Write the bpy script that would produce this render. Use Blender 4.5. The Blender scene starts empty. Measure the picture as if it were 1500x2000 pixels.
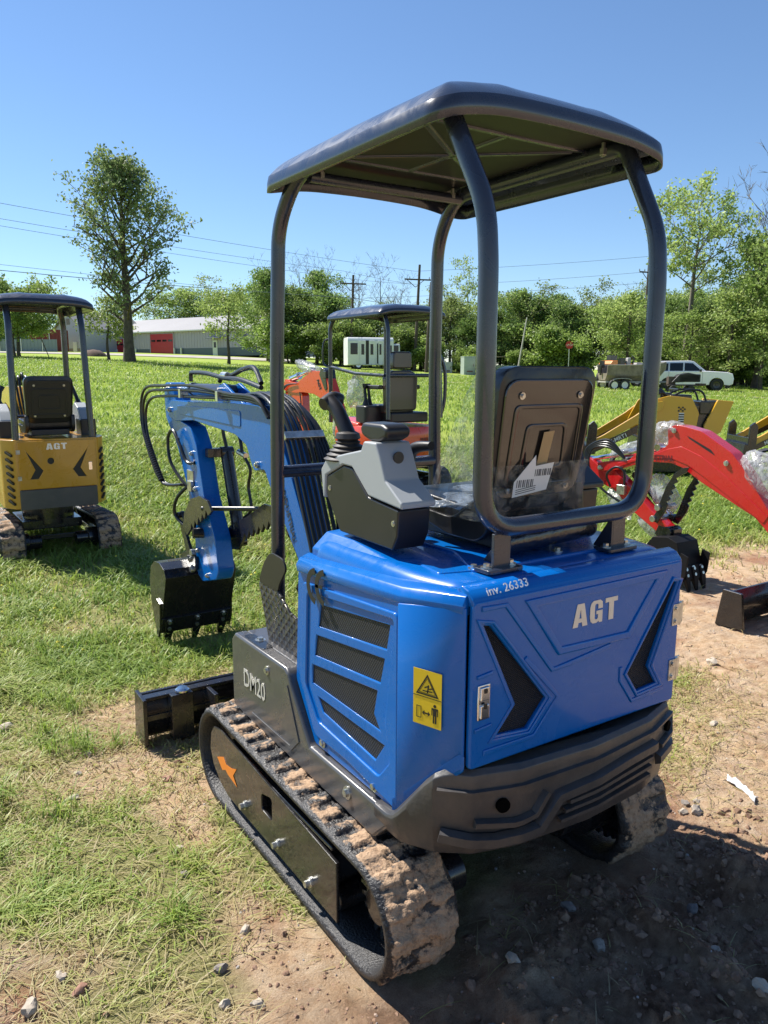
import bpy, bmesh, math, random
import numpy as np
from mathutils import Vector, Matrix, noise
from math import sin, cos, pi, radians, sqrt, atan2

random.seed(7); RNG = np.random.default_rng(7)
C = bpy.context.scene.collection
scene = bpy.context.scene

# ---------------------------------------------------------------- camera, sky, sun, exposure
CAM = Vector((-1.5784, -1.9231, 1.6527))
yaw, pitch, roll, FPX = radians(-33.333), radians(10.308), radians(0.18), 1524.0
cam_d = bpy.data.cameras.new('camera'); cam = bpy.data.objects.new('camera', cam_d); C.objects.link(cam)
fwd = Vector((-sin(yaw)*cos(pitch), cos(yaw)*cos(pitch), -sin(pitch)))
rgt0 = Vector((cos(yaw), sin(yaw), 0)); up0 = rgt0.cross(fwd)
rgt = rgt0*cos(roll) + up0*sin(roll); upv = up0*cos(roll) - rgt0*sin(roll)
cam.matrix_world = Matrix(((rgt.x, upv.x, -fwd.x, CAM.x), (rgt.y, upv.y, -fwd.y, CAM.y), (rgt.z, upv.z, -fwd.z, CAM.z), (0, 0, 0, 1)))
cam_d.sensor_fit = 'VERTICAL'; cam_d.sensor_height = 24.0; cam_d.lens = 24.0*FPX/2000.0
cam_d.clip_start = 0.05; cam_d.clip_end = 3000
scene.camera = cam

SUN_TO = Vector((-0.33, 0.74, 1.0)).normalized()          # direction towards the sun
SUN_EL = math.asin(SUN_TO.z); SUN_AZ = atan2(SUN_TO.x, SUN_TO.y)
world = bpy.data.worlds.new('World'); scene.world = world; world.use_nodes = True
nt = world.node_tree; bg = nt.nodes['Background']
sky = nt.nodes.new('ShaderNodeTexSky'); sky.sky_type = 'NISHITA'; sky.sun_disc = False
sky.sun_elevation = SUN_EL; sky.sun_rotation = SUN_AZ
sky.altitude = 200; sky.air_density = 1.0; sky.dust_density = 0.0; sky.ozone_density = 6.5
nt.links.new(sky.outputs['Color'], bg.inputs['Color']); bg.inputs['Strength'].default_value = 0.086
sun_d = bpy.data.lights.new('sun', 'SUN'); sun_d.energy = 5.0; sun_d.angle = radians(0.5); sun_d.color = (1.0, 0.95, 0.87)
sun = bpy.data.objects.new('sun', sun_d); C.objects.link(sun)
sun.rotation_euler = SUN_TO.to_track_quat('Z', 'Y').to_euler()
scene.view_settings.view_transform = 'Standard'; scene.view_settings.look = 'None'
scene.view_settings.exposure = 0.86; scene.view_settings.gamma = 1.0
scene.render.engine = 'CYCLES'
try:
    scene.cycles.max_bounces = 8; scene.cycles.transparent_max_bounces = 12
except Exception: pass

# field frame: X metres to the right, D metres straight ahead of the photographer
FH = Vector((0.5496, 0.8355, 0)); RH = Vector((0.8355, -0.5496, 0))
def sstep(a, b, x):
    t = min(1, max(0, (x-a)/(b-a))); return t*t*(3-2*t)
def slope(X, D):
    Xc = 34*math.tanh(-X/34)
    return (0.0236*max(D, 0) + 0.0467*Xc) if D < 130 else 0.0236*130 + 0.0467*Xc
def terr_xy(x, y):
    dx, dy = x-CAM.x, y-CAM.y
    X = dx*RH.x + dy*RH.y; D = dx*FH.x + dy*FH.y
    r = sqrt(x*x + (y-0.3)**2)
    return slope(X, D)*sstep(3.2, 11, r)
def fld(X, D, dz=0):
    p = Vector((CAM.x, CAM.y, 0)) + FH*D + RH*X
    return Vector((p.x, p.y, terr_xy(p.x, p.y)+dz))
FIELD_ROT = atan2(RH.y, RH.x)              # z rotation that turns local x to the right of the photographer
TILT = -0.0467

# ---------------------------------------------------------------- helpers
MATS = {}
def mat(name, col, rough=0.5, metal=0.0, coat=0.0, spec=0.5, bump=0.0, bscale=60.0, var=0.0, vscale=6.0, col2=None, dust=0.0, alpha=1.0, trans=0.0):
    if name in MATS: return MATS[name]
    m = bpy.data.materials.new(name); m.use_nodes = True; n = m.node_tree; L = n.links
    b = n.nodes['Principled BSDF']; b.inputs['Base Color'].default_value = (*col, 1)
    b.inputs['Roughness'].default_value = rough; b.inputs['Metallic'].default_value = metal
    b.inputs['Specular IOR Level'].default_value = spec
    if coat: b.inputs['Coat Weight'].default_value = coat; b.inputs['Coat Roughness'].default_value = 0.06
    if alpha < 1: b.inputs['Alpha'].default_value = alpha
    if trans: b.inputs['Transmission Weight'].default_value = trans
    tc = n.nodes.new('ShaderNodeTexCoord')
    if var > 0 or col2 is not None:
        nz = n.nodes.new('ShaderNodeTexNoise'); nz.inputs['Scale'].default_value = vscale; nz.inputs['Detail'].default_value = 6; nz.inputs['Roughness'].default_value = 0.65
        L.new(tc.outputs['Object'], nz.inputs['Vector'])
        cr = n.nodes.new('ShaderNodeValToRGB'); c2 = col2 or tuple(min(1, c*(1+var)) for c in col); c1 = col if col2 else tuple(c*(1-var) for c in col)
        cr.color_ramp.elements[0].position = 0.35; cr.color_ramp.elements[1].position = 0.66
        cr.color_ramp.elements[0].color = (*c1, 1); cr.color_ramp.elements[1].color = (*c2, 1)
        L.new(nz.outputs['Fac'], cr.inputs['Fac']); L.new(cr.outputs['Color'], b.inputs['Base Color'])
        src = cr.outputs['Color']
    else: src = None
    if dust > 0:      # thin uneven film of dust: raises roughness and tints
        n2 = n.nodes.new('ShaderNodeTexNoise'); n2.inputs['Scale'].default_value = 9; n2.inputs['Detail'].default_value = 8; n2.inputs['Roughness'].default_value = 0.7
        L.new(tc.outputs['Object'], n2.inputs['Vector'])
        mr = n.nodes.new('ShaderNodeMapRange'); mr.inputs['From Min'].default_value = 0.4; mr.inputs['From Max'].default_value = 0.75; mr.inputs['To Max'].default_value = dust
        L.new(n2.outputs['Fac'], mr.inputs['Value'])
        mx = n.nodes.new('ShaderNodeMix'); mx.data_type = 'RGBA'; mx.inputs['B'].default_value = (0.36, 0.28, 0.21, 1)
        if src: L.new(src, mx.inputs['A'])
        else: mx.inputs['A'].default_value = (*col, 1)
        L.new(mr.outputs['Result'], mx.inputs['Factor']); L.new(mx.outputs['Result'], b.inputs['Base Color'])
        ma = n.nodes.new('ShaderNodeMath'); ma.operation = 'MULTIPLY_ADD'; ma.inputs[1].default_value = 0.5; ma.inputs[2].default_value = rough
        L.new(mr.outputs['Result'], ma.inputs[0]); L.new(ma.outputs[0], b.inputs['Roughness'])
    if name in ('blue_paint', 'tube_paint', 'counterweight_paint', 'skirt_paint', 'black_paint', 'yellow_paint', 'red_paint', 'orange_red_paint'):
        n4 = n.nodes.new('ShaderNodeTexNoise'); n4.inputs['Scale'].default_value = 7; n4.inputs['Detail'].default_value = 9; n4.inputs['Roughness'].default_value = 0.75; n4.inputs['Distortion'].default_value = 0.8; L.new(tc.outputs['Object'], n4.inputs['Vector'])
        m4 = n.nodes.new('ShaderNodeMapRange'); m4.inputs['From Min'].default_value = 0.35; m4.inputs['From Max'].default_value = 0.7; m4.inputs['To Min'].default_value = rough-0.10; m4.inputs['To Max'].default_value = rough+0.16; L.new(n4.outputs['Fac'], m4.inputs['Value']); L.new(m4.outputs['Result'], b.inputs['Roughness'])
    if bump > 0:
        nb = n.nodes.new('ShaderNodeTexNoise'); nb.inputs['Scale'].default_value = bscale; nb.inputs['Detail'].default_value = 5
        L.new(tc.outputs['Object'], nb.inputs['Vector'])
        bp = n.nodes.new('ShaderNodeBump'); bp.inputs['Strength'].default_value = bump; bp.inputs['Distance'].default_value = 0.01
        L.new(nb.outputs['Fac'], bp.inputs['Height']); L.new(bp.outputs['Normal'], b.inputs['Normal'])
    MATS[name] = m; return m

def mesh_mat(name, dark, light, sx, sz, ax='xz'):
    """expanded-metal grille: diamond lattice over dark depth"""
    m = bpy.data.materials.new(name); m.use_nodes = True; n = m.node_tree; L = n.links
    b = n.nodes['Principled BSDF']; b.inputs['Roughness'].default_value = 0.45
    tc = n.nodes.new('ShaderNodeTexCoord'); sp = n.nodes.new('ShaderNodeSeparateXYZ'); L.new(tc.outputs['Object'], sp.inputs[0])
    def M(op, a, bb=None):
        q = n.nodes.new('ShaderNodeMath'); q.operation = op
        for i, v in enumerate((a, bb)):
            if v is None: continue
            if hasattr(v, 'default_value'): L.new(v, q.inputs[i])
            else: q.inputs[i].default_value = v
        return q.outputs[0]
    u = M('MULTIPLY', sp.outputs['XYZ'.index(ax[0].upper())], sx); w = M('MULTIPLY', sp.outputs['XYZ'.index(ax[1].upper())], sz)
    a = M('ABSOLUTE', M('SINE', M('ADD', u, w))); c = M('ABSOLUTE', M('SINE', M('SUBTRACT', u, w)))
    f = M('MINIMUM', a, c)
    cr = n.nodes.new('ShaderNodeValToRGB'); cr.color_ramp.elements[0].position = 0.25; cr.color_ramp.elements[1].position = 0.4
    cr.color_ramp.elements[0].color = (*light, 1); cr.color_ramp.elements[1].color = (*dark, 1)
    L.new(f, cr.inputs['Fac']); L.new(cr.outputs['Color'], b.inputs['Base Color'])
    bp = n.nodes.new('ShaderNodeBump'); bp.inputs['Distance'].default_value = 0.004; bp.invert = True
    L.new(f, bp.inputs['Height']); L.new(bp.outputs['Normal'], b.inputs['Normal'])
    MATS[name] = m; return m

class MB:
    def __init__(s): s.v = []; s.f = []; s.marks = []
    def mark(s): s.marks.append((len(s.v), len(s.f)))
    def add(s, vs, fs):
        o = len(s.v); s.v += [tuple(v) for v in vs]; s.f += [tuple(i+o for i in f) for f in fs]; return s
    def box(s, c, d, rot=None):
        x, y, z = (q/2 for q in d); vs = [Vector((a*x, b*y, g*z)) for a in (-1, 1) for b in (-1, 1) for g in (-1, 1)]
        if rot is not None: vs = [rot @ v for v in vs]
        c = Vector(c)
        return s.add([v+c for v in vs], [(0, 1, 3, 2), (4, 6, 7, 5), (0, 4, 5, 1), (2, 3, 7, 6), (0, 2, 6, 4), (1, 5, 7, 3)])
    def prism(s, poly, ax, a, b):
        """poly in the plane across axis ax ('x': (y,z), 'y': (x,z), 'z': (x,y)) from a to b"""
        def P(p, t): return {'x': (t, p[0], p[1]), 'y': (p[0], t, p[1]), 'z': (p[0], p[1], t)}[ax]
        n = len(poly)
        return s.add([P(p, a) for p in poly]+[P(p, b) for p in poly], [tuple(range(n)), tuple(range(2*n-1, n-1, -1))]+[(i, (i+1) % n, (i+1) % n+n, i+n) for i in range(n)])
    def loft(s, rings, cap=True, closed=True):
        n = len(rings[0]); o = len(s.v)
        for r in rings: s.v += [tuple(p) for p in r]
        m = n if closed else n-1
        for k in range(len(rings)-1):
            for i in range(m): s.f.append((o+k*n+i, o+k*n+(i+1) % n, o+(k+1)*n+(i+1) % n, o+(k+1)*n+i))
        if cap: s.f.append(tuple(range(o+n-1, o-1, -1))); s.f.append(tuple(range(o+(len(rings)-1)*n, o+len(rings)*n)))
        return s
    def tube(s, pts, r, n=12, smooth=0, cap=True, flat=None):
        pts = [Vector(p) for p in pts]
        rad = list(r) if hasattr(r, '__len__') else [r]*len(pts)
        if smooth:
            q = []; rr = []
            for i in range(len(pts)-1):
                p0 = pts[max(i-1, 0)]; p1 = pts[i]; p2 = pts[i+1]; p3 = pts[min(i+2, len(pts)-1)]
                for k in range(smooth):
                    t = k/smooth
                    q.append(0.5*((2*p1)+(p2-p0)*t+(2*p0-5*p1+4*p2-p3)*t*t+(3*p1-p0-3*p2+p3)*t**3)); rr.append(rad[i]*(1-t)+rad[i+1]*t)
            q.append(pts[-1]); rr.append(rad[-1]); pts, rad = q, rr
        T = []
        for i in range(len(pts)):
            a = pts[max(i-1, 0)]; b = pts[min(i+1, len(pts)-1)]; d = (b-a); T.append(d.normalized() if d.length > 1e-9 else Vector((0, 0, 1)))
        u = T[0].orthogonal().normalized(); rings = []
        for i, p in enumerate(pts):
            u = (u - T[i]*u.dot(T[i])); u = u.normalized() if u.length > 1e-6 else T[i].orthogonal().normalized()
            w = T[i].cross(u); rings.append([p+(u*cos(2*pi*k/n)+w*sin(2*pi*k/n))*rad[i] for k in range(n)])
        return s.loft(rings, cap)
    def rod(s, a, b, r, n=16): return s.tube([a, b], r, n)
    def lathe(s, prof, c, ax='z', n=24, cap=True):
        """prof: (radius, height) pairs along ax"""
        rings = []
        for r, h in prof:
            ring = []
            for k in range(n):
                a = 2*pi*k/n; x, y = r*cos(a), r*sin(a)
                ring.append({'z': (x, y, h), 'x': (h, x, y), 'y': (x, h, y)}[ax])
            rings.append([Vector(p)+Vector(c) for p in ring])
        return s.loft(rings, cap)
    def build(s, name, m, parent=None, bevel=0.0, seg=2, sharp=35, smooth=True, subd=0):
        if len(s.marks) > 1:
            mk = s.marks+[(len(s.v), len(s.f))]; o = None
            if mk[0] != (0, 0): mk = [(0, 0)]+mk
            for (a, fa), (b_, fb) in zip(mk, mk[1:]):
                q = MB(); q.v = s.v[a:b_]; q.f = [tuple(i-a for i in f) for f in s.f[fa:fb]]; o = q.build(name, m, parent, bevel, seg, sharp, smooth, subd)
            return o
        me = bpy.data.meshes.new(name); me.from_pydata(s.v, [], s.f); me.update()
        bm = bmesh.new(); bm.from_mesh(me); bmesh.ops.recalc_face_normals(bm, faces=bm.faces[:]); bm.to_mesh(me); bm.free()
        return link(name, me, m, parent, bevel, seg, sharp, smooth, subd)

def link(name, me, m, parent=None, bevel=0.0, seg=2, sharp=35, smooth=True, subd=0):
    o = bpy.data.objects.new(name, me); C.objects.link(o)
    for q in (m if isinstance(m, (list, tuple)) else [m]): me.materials.append(q)
    if smooth:
        me.polygons.foreach_set('use_smooth', [True]*len(me.polygons))
        try: me.set_sharp_from_angle(angle=radians(sharp))
        except Exception: pass
    if bevel > 0:
        b = o.modifiers.new('bevel', 'BEVEL'); b.width = bevel; b.segments = seg; b.limit_method = 'ANGLE'; b.angle_limit = radians(30); b.harden_normals = True
    if subd:
        b = o.modifiers.new('subd', 'SUBSURF'); b.levels = b.render_levels = subd
    if parent is not None: o.parent = parent
    return o

def frame_m(o, xd, yd):
    x = Vector(xd).normalized(); z = x.cross(Vector(yd)).normalized(); y = z.cross(x); o = Vector(o)
    return Matrix(((x.x, y.x, z.x, o.x), (x.y, y.y, z.y, o.y), (x.z, y.z, z.z, o.z), (0, 0, 0, 1)))

def curve_mesh(cd, M):
    o = bpy.data.objects.new('tmp', cd); C.objects.link(o)
    dg = bpy.context.evaluated_depsgraph_get(); me = bpy.data.meshes.new_from_object(o.evaluated_get(dg))
    bpy.data.objects.remove(o); bpy.data.curves.remove(cd); me.transform(M); me.materials.clear(); return me

def sheet_mesh(loops, M, thick=0.004, bevel=0.0, res=1):
    """flat plate with holes: loops[0] is the outline, the others are holes; local xy, extruded along local z (+/- thick/2)"""
    cd = bpy.data.curves.new('sheet', 'CURVE'); cd.dimensions = '2D'; cd.fill_mode = 'BOTH'; cd.extrude = max(thick/2-bevel, 0); cd.bevel_depth = bevel; cd.bevel_resolution = res; cd.offset = -bevel
    for lp in loops:
        sp = cd.splines.new('POLY'); sp.points.add(len(lp)-1); sp.use_cyclic_u = True
        for i, p in enumerate(lp): sp.points[i].co = (p[0], p[1], 0, 1)
    return curve_mesh(cd, M)

def text_mesh(txt, M, size, extr=0.0004, bold=0.0, shear=0.0, space=1.0):
    cd = bpy.data.curves.new('text', 'FONT'); cd.body = txt; cd.size = size; cd.extrude = extr; cd.offset = bold; cd.shear = shear; cd.space_character = space
    cd.align_x = 'LEFT'; cd.resolution_u = 2
    return curve_mesh(cd, M)

def agt_mesh(M, h, sx):
    A = [[(0, 0), (.17, 1), (.47, 1), (.64, 0), (.42, 0), (.395, .18), (.245, .18), (.22, 0)], [(.27, .36), (.37, .36), (.32, .78)]]
    G = [[(.14, 0), (.04, .10), (0, .3), (0, .7), (.04, .9), (.14, 1), (.44, 1), (.54, .9), (.56, .72), (.56, .62), (.36, .62), (.36, .78), (.33, .84), (.24, .84), (.21, .78), (.21, .22), (.24, .16), (.33, .16), (.36, .22), (.36, .38), (.28, .38), (.28, .53), (.56, .53), (.56, 0), (.42, 0), (.40, .07), (.30, 0)]]
    T = [[(0, .8), (0, 1), (.56, 1), (.56, .8), (.39, .8), (.39, 0), (.17, 0), (.17, .8)]]
    mes = []
    for k, (L_, ox) in enumerate(((A, 0), (G, .74), (T, 1.42))):
        mes.append(sheet_mesh([[((x+ox)*h*sx, y*h) for x, y in lp] for lp in L_], M, 0.0016))
    return join_me('lettering', mes)

def join_me(name, mes):
    bm = bmesh.new()
    for me in mes: bm.from_mesh(me)
    out = bpy.data.meshes.new(name); bm.to_mesh(out); bm.free(); return out

def round_poly(poly, r, n=4):
    out = []; m = len(poly)
    for i in range(m):
        p = Vector(poly[i]).to_2d() if len(poly[i]) > 2 else Vector(poly[i]); a = Vector(poly[i-1]); b = Vector(poly[(i+1) % m])
        da = (a-p); db = (b-p); t = min(r, da.length*0.45, db.length*0.45); p1 = p+da.normalized()*t; p2 = p+db.normalized()*t
        for k in range(n+1):
            s = k/n; out.append(tuple((1-s)**2*p1+2*s*(1-s)*p+s*s*p2))
    return out

def empty(name, loc, rz=0.0, label=None, cat=None, group=None):
    o = bpy.data.objects.new(name, None); C.objects.link(o); o.location = loc; o.rotation_euler = (0, 0, rz); o.empty_display_size = 0.2
    tag(o, label, cat, group); return o
def tag(o, label=None, cat=None, group=None, kind=None):
    if label: o['label'] = label
    if cat: o['category'] = cat
    if group: o['group'] = group
    if kind: o['kind'] = kind
    return o
def np_mesh(name, V, F, m, parent=None, attr=None, smooth=False, mi=None):
    """V (n,3), F (m,k) all same k"""
    me = bpy.data.meshes.new(name); k = F.shape[1]
    me.vertices.add(len(V)); me.vertices.foreach_set('co', V.astype(np.float32).ravel())
    me.loops.add(F.size); me.loops.foreach_set('vertex_index', F.astype(np.int32).ravel())
    me.polygons.add(len(F)); me.polygons.foreach_set('loop_start', np.arange(0, F.size, k, dtype=np.int32))
    try: me.polygons.foreach_set('loop_total', np.full(len(F), k, dtype=np.int32))
    except Exception: pass
    me.update(calc_edges=True)
    if attr:
        for an, av in attr.items():
            a = me.attributes.new(an, 'FLOAT', 'POINT'); a.data.foreach_set('value', av.astype(np.float32).ravel())
    o = bpy.data.objects.new(name, me); C.objects.link(o)
    for q in (m if isinstance(m, (list, tuple)) else [m]): me.materials.append(q)
    if mi is not None: me.polygons.foreach_set('material_index', mi.astype(np.int32))
    if smooth: me.polygons.foreach_set('use_smooth', [True]*len(F))
    if parent is not None: o.parent = parent
    return o

# ---------------------------------------------------------------- shared materials
M_BLUE = mat('blue_paint', (0.0001, 0.108, 0.41), 0.28, coat=0.38, spec=0.25, bump=0.012, bscale=9)
M_NAVY = mat('tube_paint', (0.018, 0.023, 0.04), 0.28, coat=0.5, bump=0.03, bscale=30)
M_CAST = mat('counterweight_paint', (0.034, 0.034, 0.037), 0.42, coat=0.15, bump=0.12, bscale=90, dust=0.12)
M_SKIRT = mat('skirt_paint', (0.055, 0.056, 0.060), 0.33, coat=0.5, dust=0.07, bump=0.03, bscale=20)
M_BLACK = mat('black_paint', (0.010, 0.010, 0.012), 0.26, coat=0.4, dust=0.03)
M_RUB = mat('black_rubber', (0.014, 0.014, 0.016), 0.5, dust=0.12)
M_HOSE = mat('hose_rubber', (0.008, 0.009, 0.012), 0.32, bump=0.1, bscale=200)
M_PLAST = mat('black_plastic', (0.012, 0.012, 0.014), 0.38, bump=0.05, bscale=400, dust=0.02)
M_GREY = mat('grey_plastic', (0.31, 0.33, 0.345), 0.42, bump=0.04, bscale=300)
M_STEEL = mat('zinc_steel', (0.55, 0.55, 0.52), 0.28, metal=0.9, var=0.25, vscale=30)
M_CHROME = mat('chrome', (0.72, 0.72, 0.72), 0.12, metal=1.0)
M_YLAB = mat('yellow_label', (0.72, 0.50, 0.02), 0.35)
M_INK = mat('black_ink', (0.012, 0.012, 0.012), 0.5)
M_WHITE = mat('white_print', (0.75, 0.75, 0.74), 0.45)
M_SILVER = mat('silver_print', (0.62, 0.60, 0.56), 0.35, metal=0.3)
M_ORANGE = mat('orange_decal', (0.75, 0.22, 0.02), 0.45)
M_SEAT = mat('black_vinyl', (0.012, 0.012, 0.014), 0.3, bump=0.25, bscale=22)
M_FILM = None
M_YELL = mat('loader_yellow', (0.62, 0.34, 0.012), 0.3, coat=0.5)
M_YEL = mat('yellow_paint', (0.50, 0.24, 0.008), 0.3, coat=0.7, dust=0.08)
M_ORG = mat('orange_red_paint', (0.66, 0.05, 0.012), 0.3, coat=0.6, dust=0.06)
M_RED = mat('red_paint', (0.48, 0.008, 0.012), 0.28, coat=0.8, bump=0.02, bscale=12, dust=0.04)
M_TAG = mat('tag_paper', (0.55, 0.52, 0.46), 0.7, var=0.1)
M_KRAFT = mat('kraft_tag', (0.42, 0.28, 0.13), 0.75, var=0.12)

def film_mat(name, frost, dens=0.45):
    m = bpy.data.materials.new(name); m.use_nodes = True; n = m.node_tree; L = n.links
    for q in list(n.nodes): n.nodes.remove(q)
    out = n.nodes.new('ShaderNodeOutputMaterial'); tr = n.nodes.new('ShaderNodeBsdfTransparent'); gl = n.nodes.new('ShaderNodeBsdfPrincipled')
    gl.inputs['Base Color'].default_value = (*frost, 1); gl.inputs['Roughness'].default_value = 0.2; gl.inputs['Specular IOR Level'].default_value = 1.0
    tc = n.nodes.new('ShaderNodeTexCoord'); nz = n.nodes.new('ShaderNodeTexNoise'); nz.inputs['Scale'].default_value = 16; nz.inputs['Detail'].default_value = 6; nz.inputs['Distortion'].default_value = 1.6
    L.new(tc.outputs['Object'], nz.inputs['Vector'])
    bp = n.nodes.new('ShaderNodeBump'); bp.inputs['Strength'].default_value = 0.45; bp.inputs['Distance'].default_value = 0.02
    L.new(nz.outputs['Fac'], bp.inputs['Height']); L.new(bp.outputs['Normal'], gl.inputs['Normal'])
    mr = n.nodes.new('ShaderNodeMapRange'); mr.inputs['From Min'].default_value = 0.35; mr.inputs['From Max'].default_value = 0.7
    mr.inputs['To Min'].default_value = max(0.05, dens-0.25); mr.inputs['To Max'].default_value = min(1, dens+0.3)
    L.new(nz.outputs['Fac'], mr.inputs['Value'])
    mx = n.nodes.new('ShaderNodeMixShader'); L.new(mr.outputs['Result'], mx.inputs[0]); L.new(tr.outputs[0], mx.inputs[1]); L.new(gl.outputs[0], mx.inputs[2]); L.new(mx.outputs[0], out.inputs['Surface'])
    return m
M_FILM = film_mat('clear_film', (0.30, 0.31, 0.29), 0.16)
M_BUB = film_mat('bubble_wrap', (0.50, 0.51, 0.52), 0.42)
# ---------------------------------------------------------------- mud-caked rubber material (driven by the modelled mud height)
def mud_mat():
    m = bpy.data.materials.new('muddy_rubber'); m.use_nodes = True; n = m.node_tree; L = n.links
    b = n.nodes['Principled BSDF']; at = n.nodes.new('ShaderNodeAttribute'); at.attribute_name = 'mud'
    tc = n.nodes.new('ShaderNodeTexCoord'); nz = n.nodes.new('ShaderNodeTexNoise'); nz.inputs['Scale'].default_value = 42; nz.inputs['Detail'].default_value = 8; nz.inputs['Roughness'].default_value = 0.72
    L.new(tc.outputs['Object'], nz.inputs['Vector'])
    cr = n.nodes.new('ShaderNodeValToRGB'); e = cr.color_ramp.elements; e[0].position = 0.3; e[0].color = (0.15, 0.09, 0.055, 1); e[1].position = 0.72; e[1].color = (0.50, 0.35, 0.23, 1)
    x = cr.color_ramp.elements.new(0.48); x.color = (0.34, 0.225, 0.14, 1)
    L.new(nz.outputs['Fac'], cr.inputs['Fac'])
    ad = n.nodes.new('ShaderNodeMath'); ad.operation = 'MULTIPLY_ADD'; ad.inputs[1].default_value = 0.9; L.new(nz.outputs['Fac'], ad.inputs[0]); L.new(at.outputs['Fac'], ad.inputs[2])
    mr = n.nodes.new('ShaderNodeMapRange'); mr.inputs['From Min'].default_value = 0.80; mr.inputs['From Max'].default_value = 0.92; L.new(ad.outputs[0], mr.inputs['Value'])
    mx = n.nodes.new('ShaderNodeMix'); mx.data_type = 'RGBA'; mx.inputs['A'].default_value = (0.022, 0.021, 0.022, 1); L.new(cr.outputs['Color'], mx.inputs['B']); L.new(mr.outputs['Result'], mx.inputs['Factor'])
    L.new(mx.outputs['Result'], b.inputs['Base Color'])
    ro = n.nodes.new('ShaderNodeMapRange'); ro.inputs['To Min'].default_value = 0.42; ro.inputs['To Max'].default_value = 0.95; L.new(mr.outputs['Result'], ro.inputs['Value']); L.new(ro.outputs['Result'], b.inputs['Roughness'])
    n3 = n.nodes.new('ShaderNodeTexNoise'); n3.inputs['Scale'].default_value = 130; n3.inputs['Detail'].default_value = 6; L.new(tc.outputs['Object'], n3.inputs['Vector'])
    bp = n.nodes.new('ShaderNodeBump'); bp.inputs['Strength'].default_value = 0.7; bp.inputs['Distance'].default_value = 0.008; L.new(n3.outputs['Fac'], bp.inputs['Height']); L.new(bp.outputs['Normal'], b.inputs['Normal'])
    return m
M_MUD = mud_mat()
def grille_mat(name, ax, s1, s2): return mesh_mat(name, (0.004, 0.004, 0.005), (0.05, 0.052, 0.056), s1, s2, ax)
M_GRX = grille_mat('rear_grille_mesh', 'xz', 300, 520)
M_GRY = grille_mat('side_grille_mesh', 'yz', 330, 240)

def track_path(yf, rf, yr, rr, n=200):
    """closed loop in (y, z): bottom flat at z=0, front idler radius rf at yf, rear sprocket radius rr at yr"""
    cf = Vector((yf, rf)); cr_ = Vector((yr, rr)); pts = []
    d = cr_-cf; L = d.length; base = atan2(d.y, d.x); off = math.acos(max(-1, min(1, (rf-rr)/L)))
    a_top = base - off                      # direction of top tangent normal
    # go: bottom rear -> bottom front -> around front -> top -> around rear
    P = []
    a0, a1 = -pi/2, (a_top if a_top > -pi/2 else a_top+2*pi)
    k = 40
    for i in range(k+1):
        a = a0+(a1-a0)*i/k; P.append(cf+Vector((cos(a), sin(a)))*rf)
    a0, a1 = a1, 3*pi/2
    for i in range(k+1):
        a = a0+(a1-a0)*i/k; P.append(cr_+Vector((cos(a), sin(a)))*rr)
    P.append(P[0].copy())
    cum = [0]
    for i in range(1, len(P)): cum.append(cum[-1]+(P[i]-P[i-1]).length)
    out = []; T = cum[-1]; j = 0
    for i in range(n):
        s = T*i/n
        while cum[j+1] < s: j += 1
        t = (s-cum[j])/max(1e-9, cum[j+1]-cum[j]); p = P[j].lerp(P[j+1], t); out.append(p)
    return out, T

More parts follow.
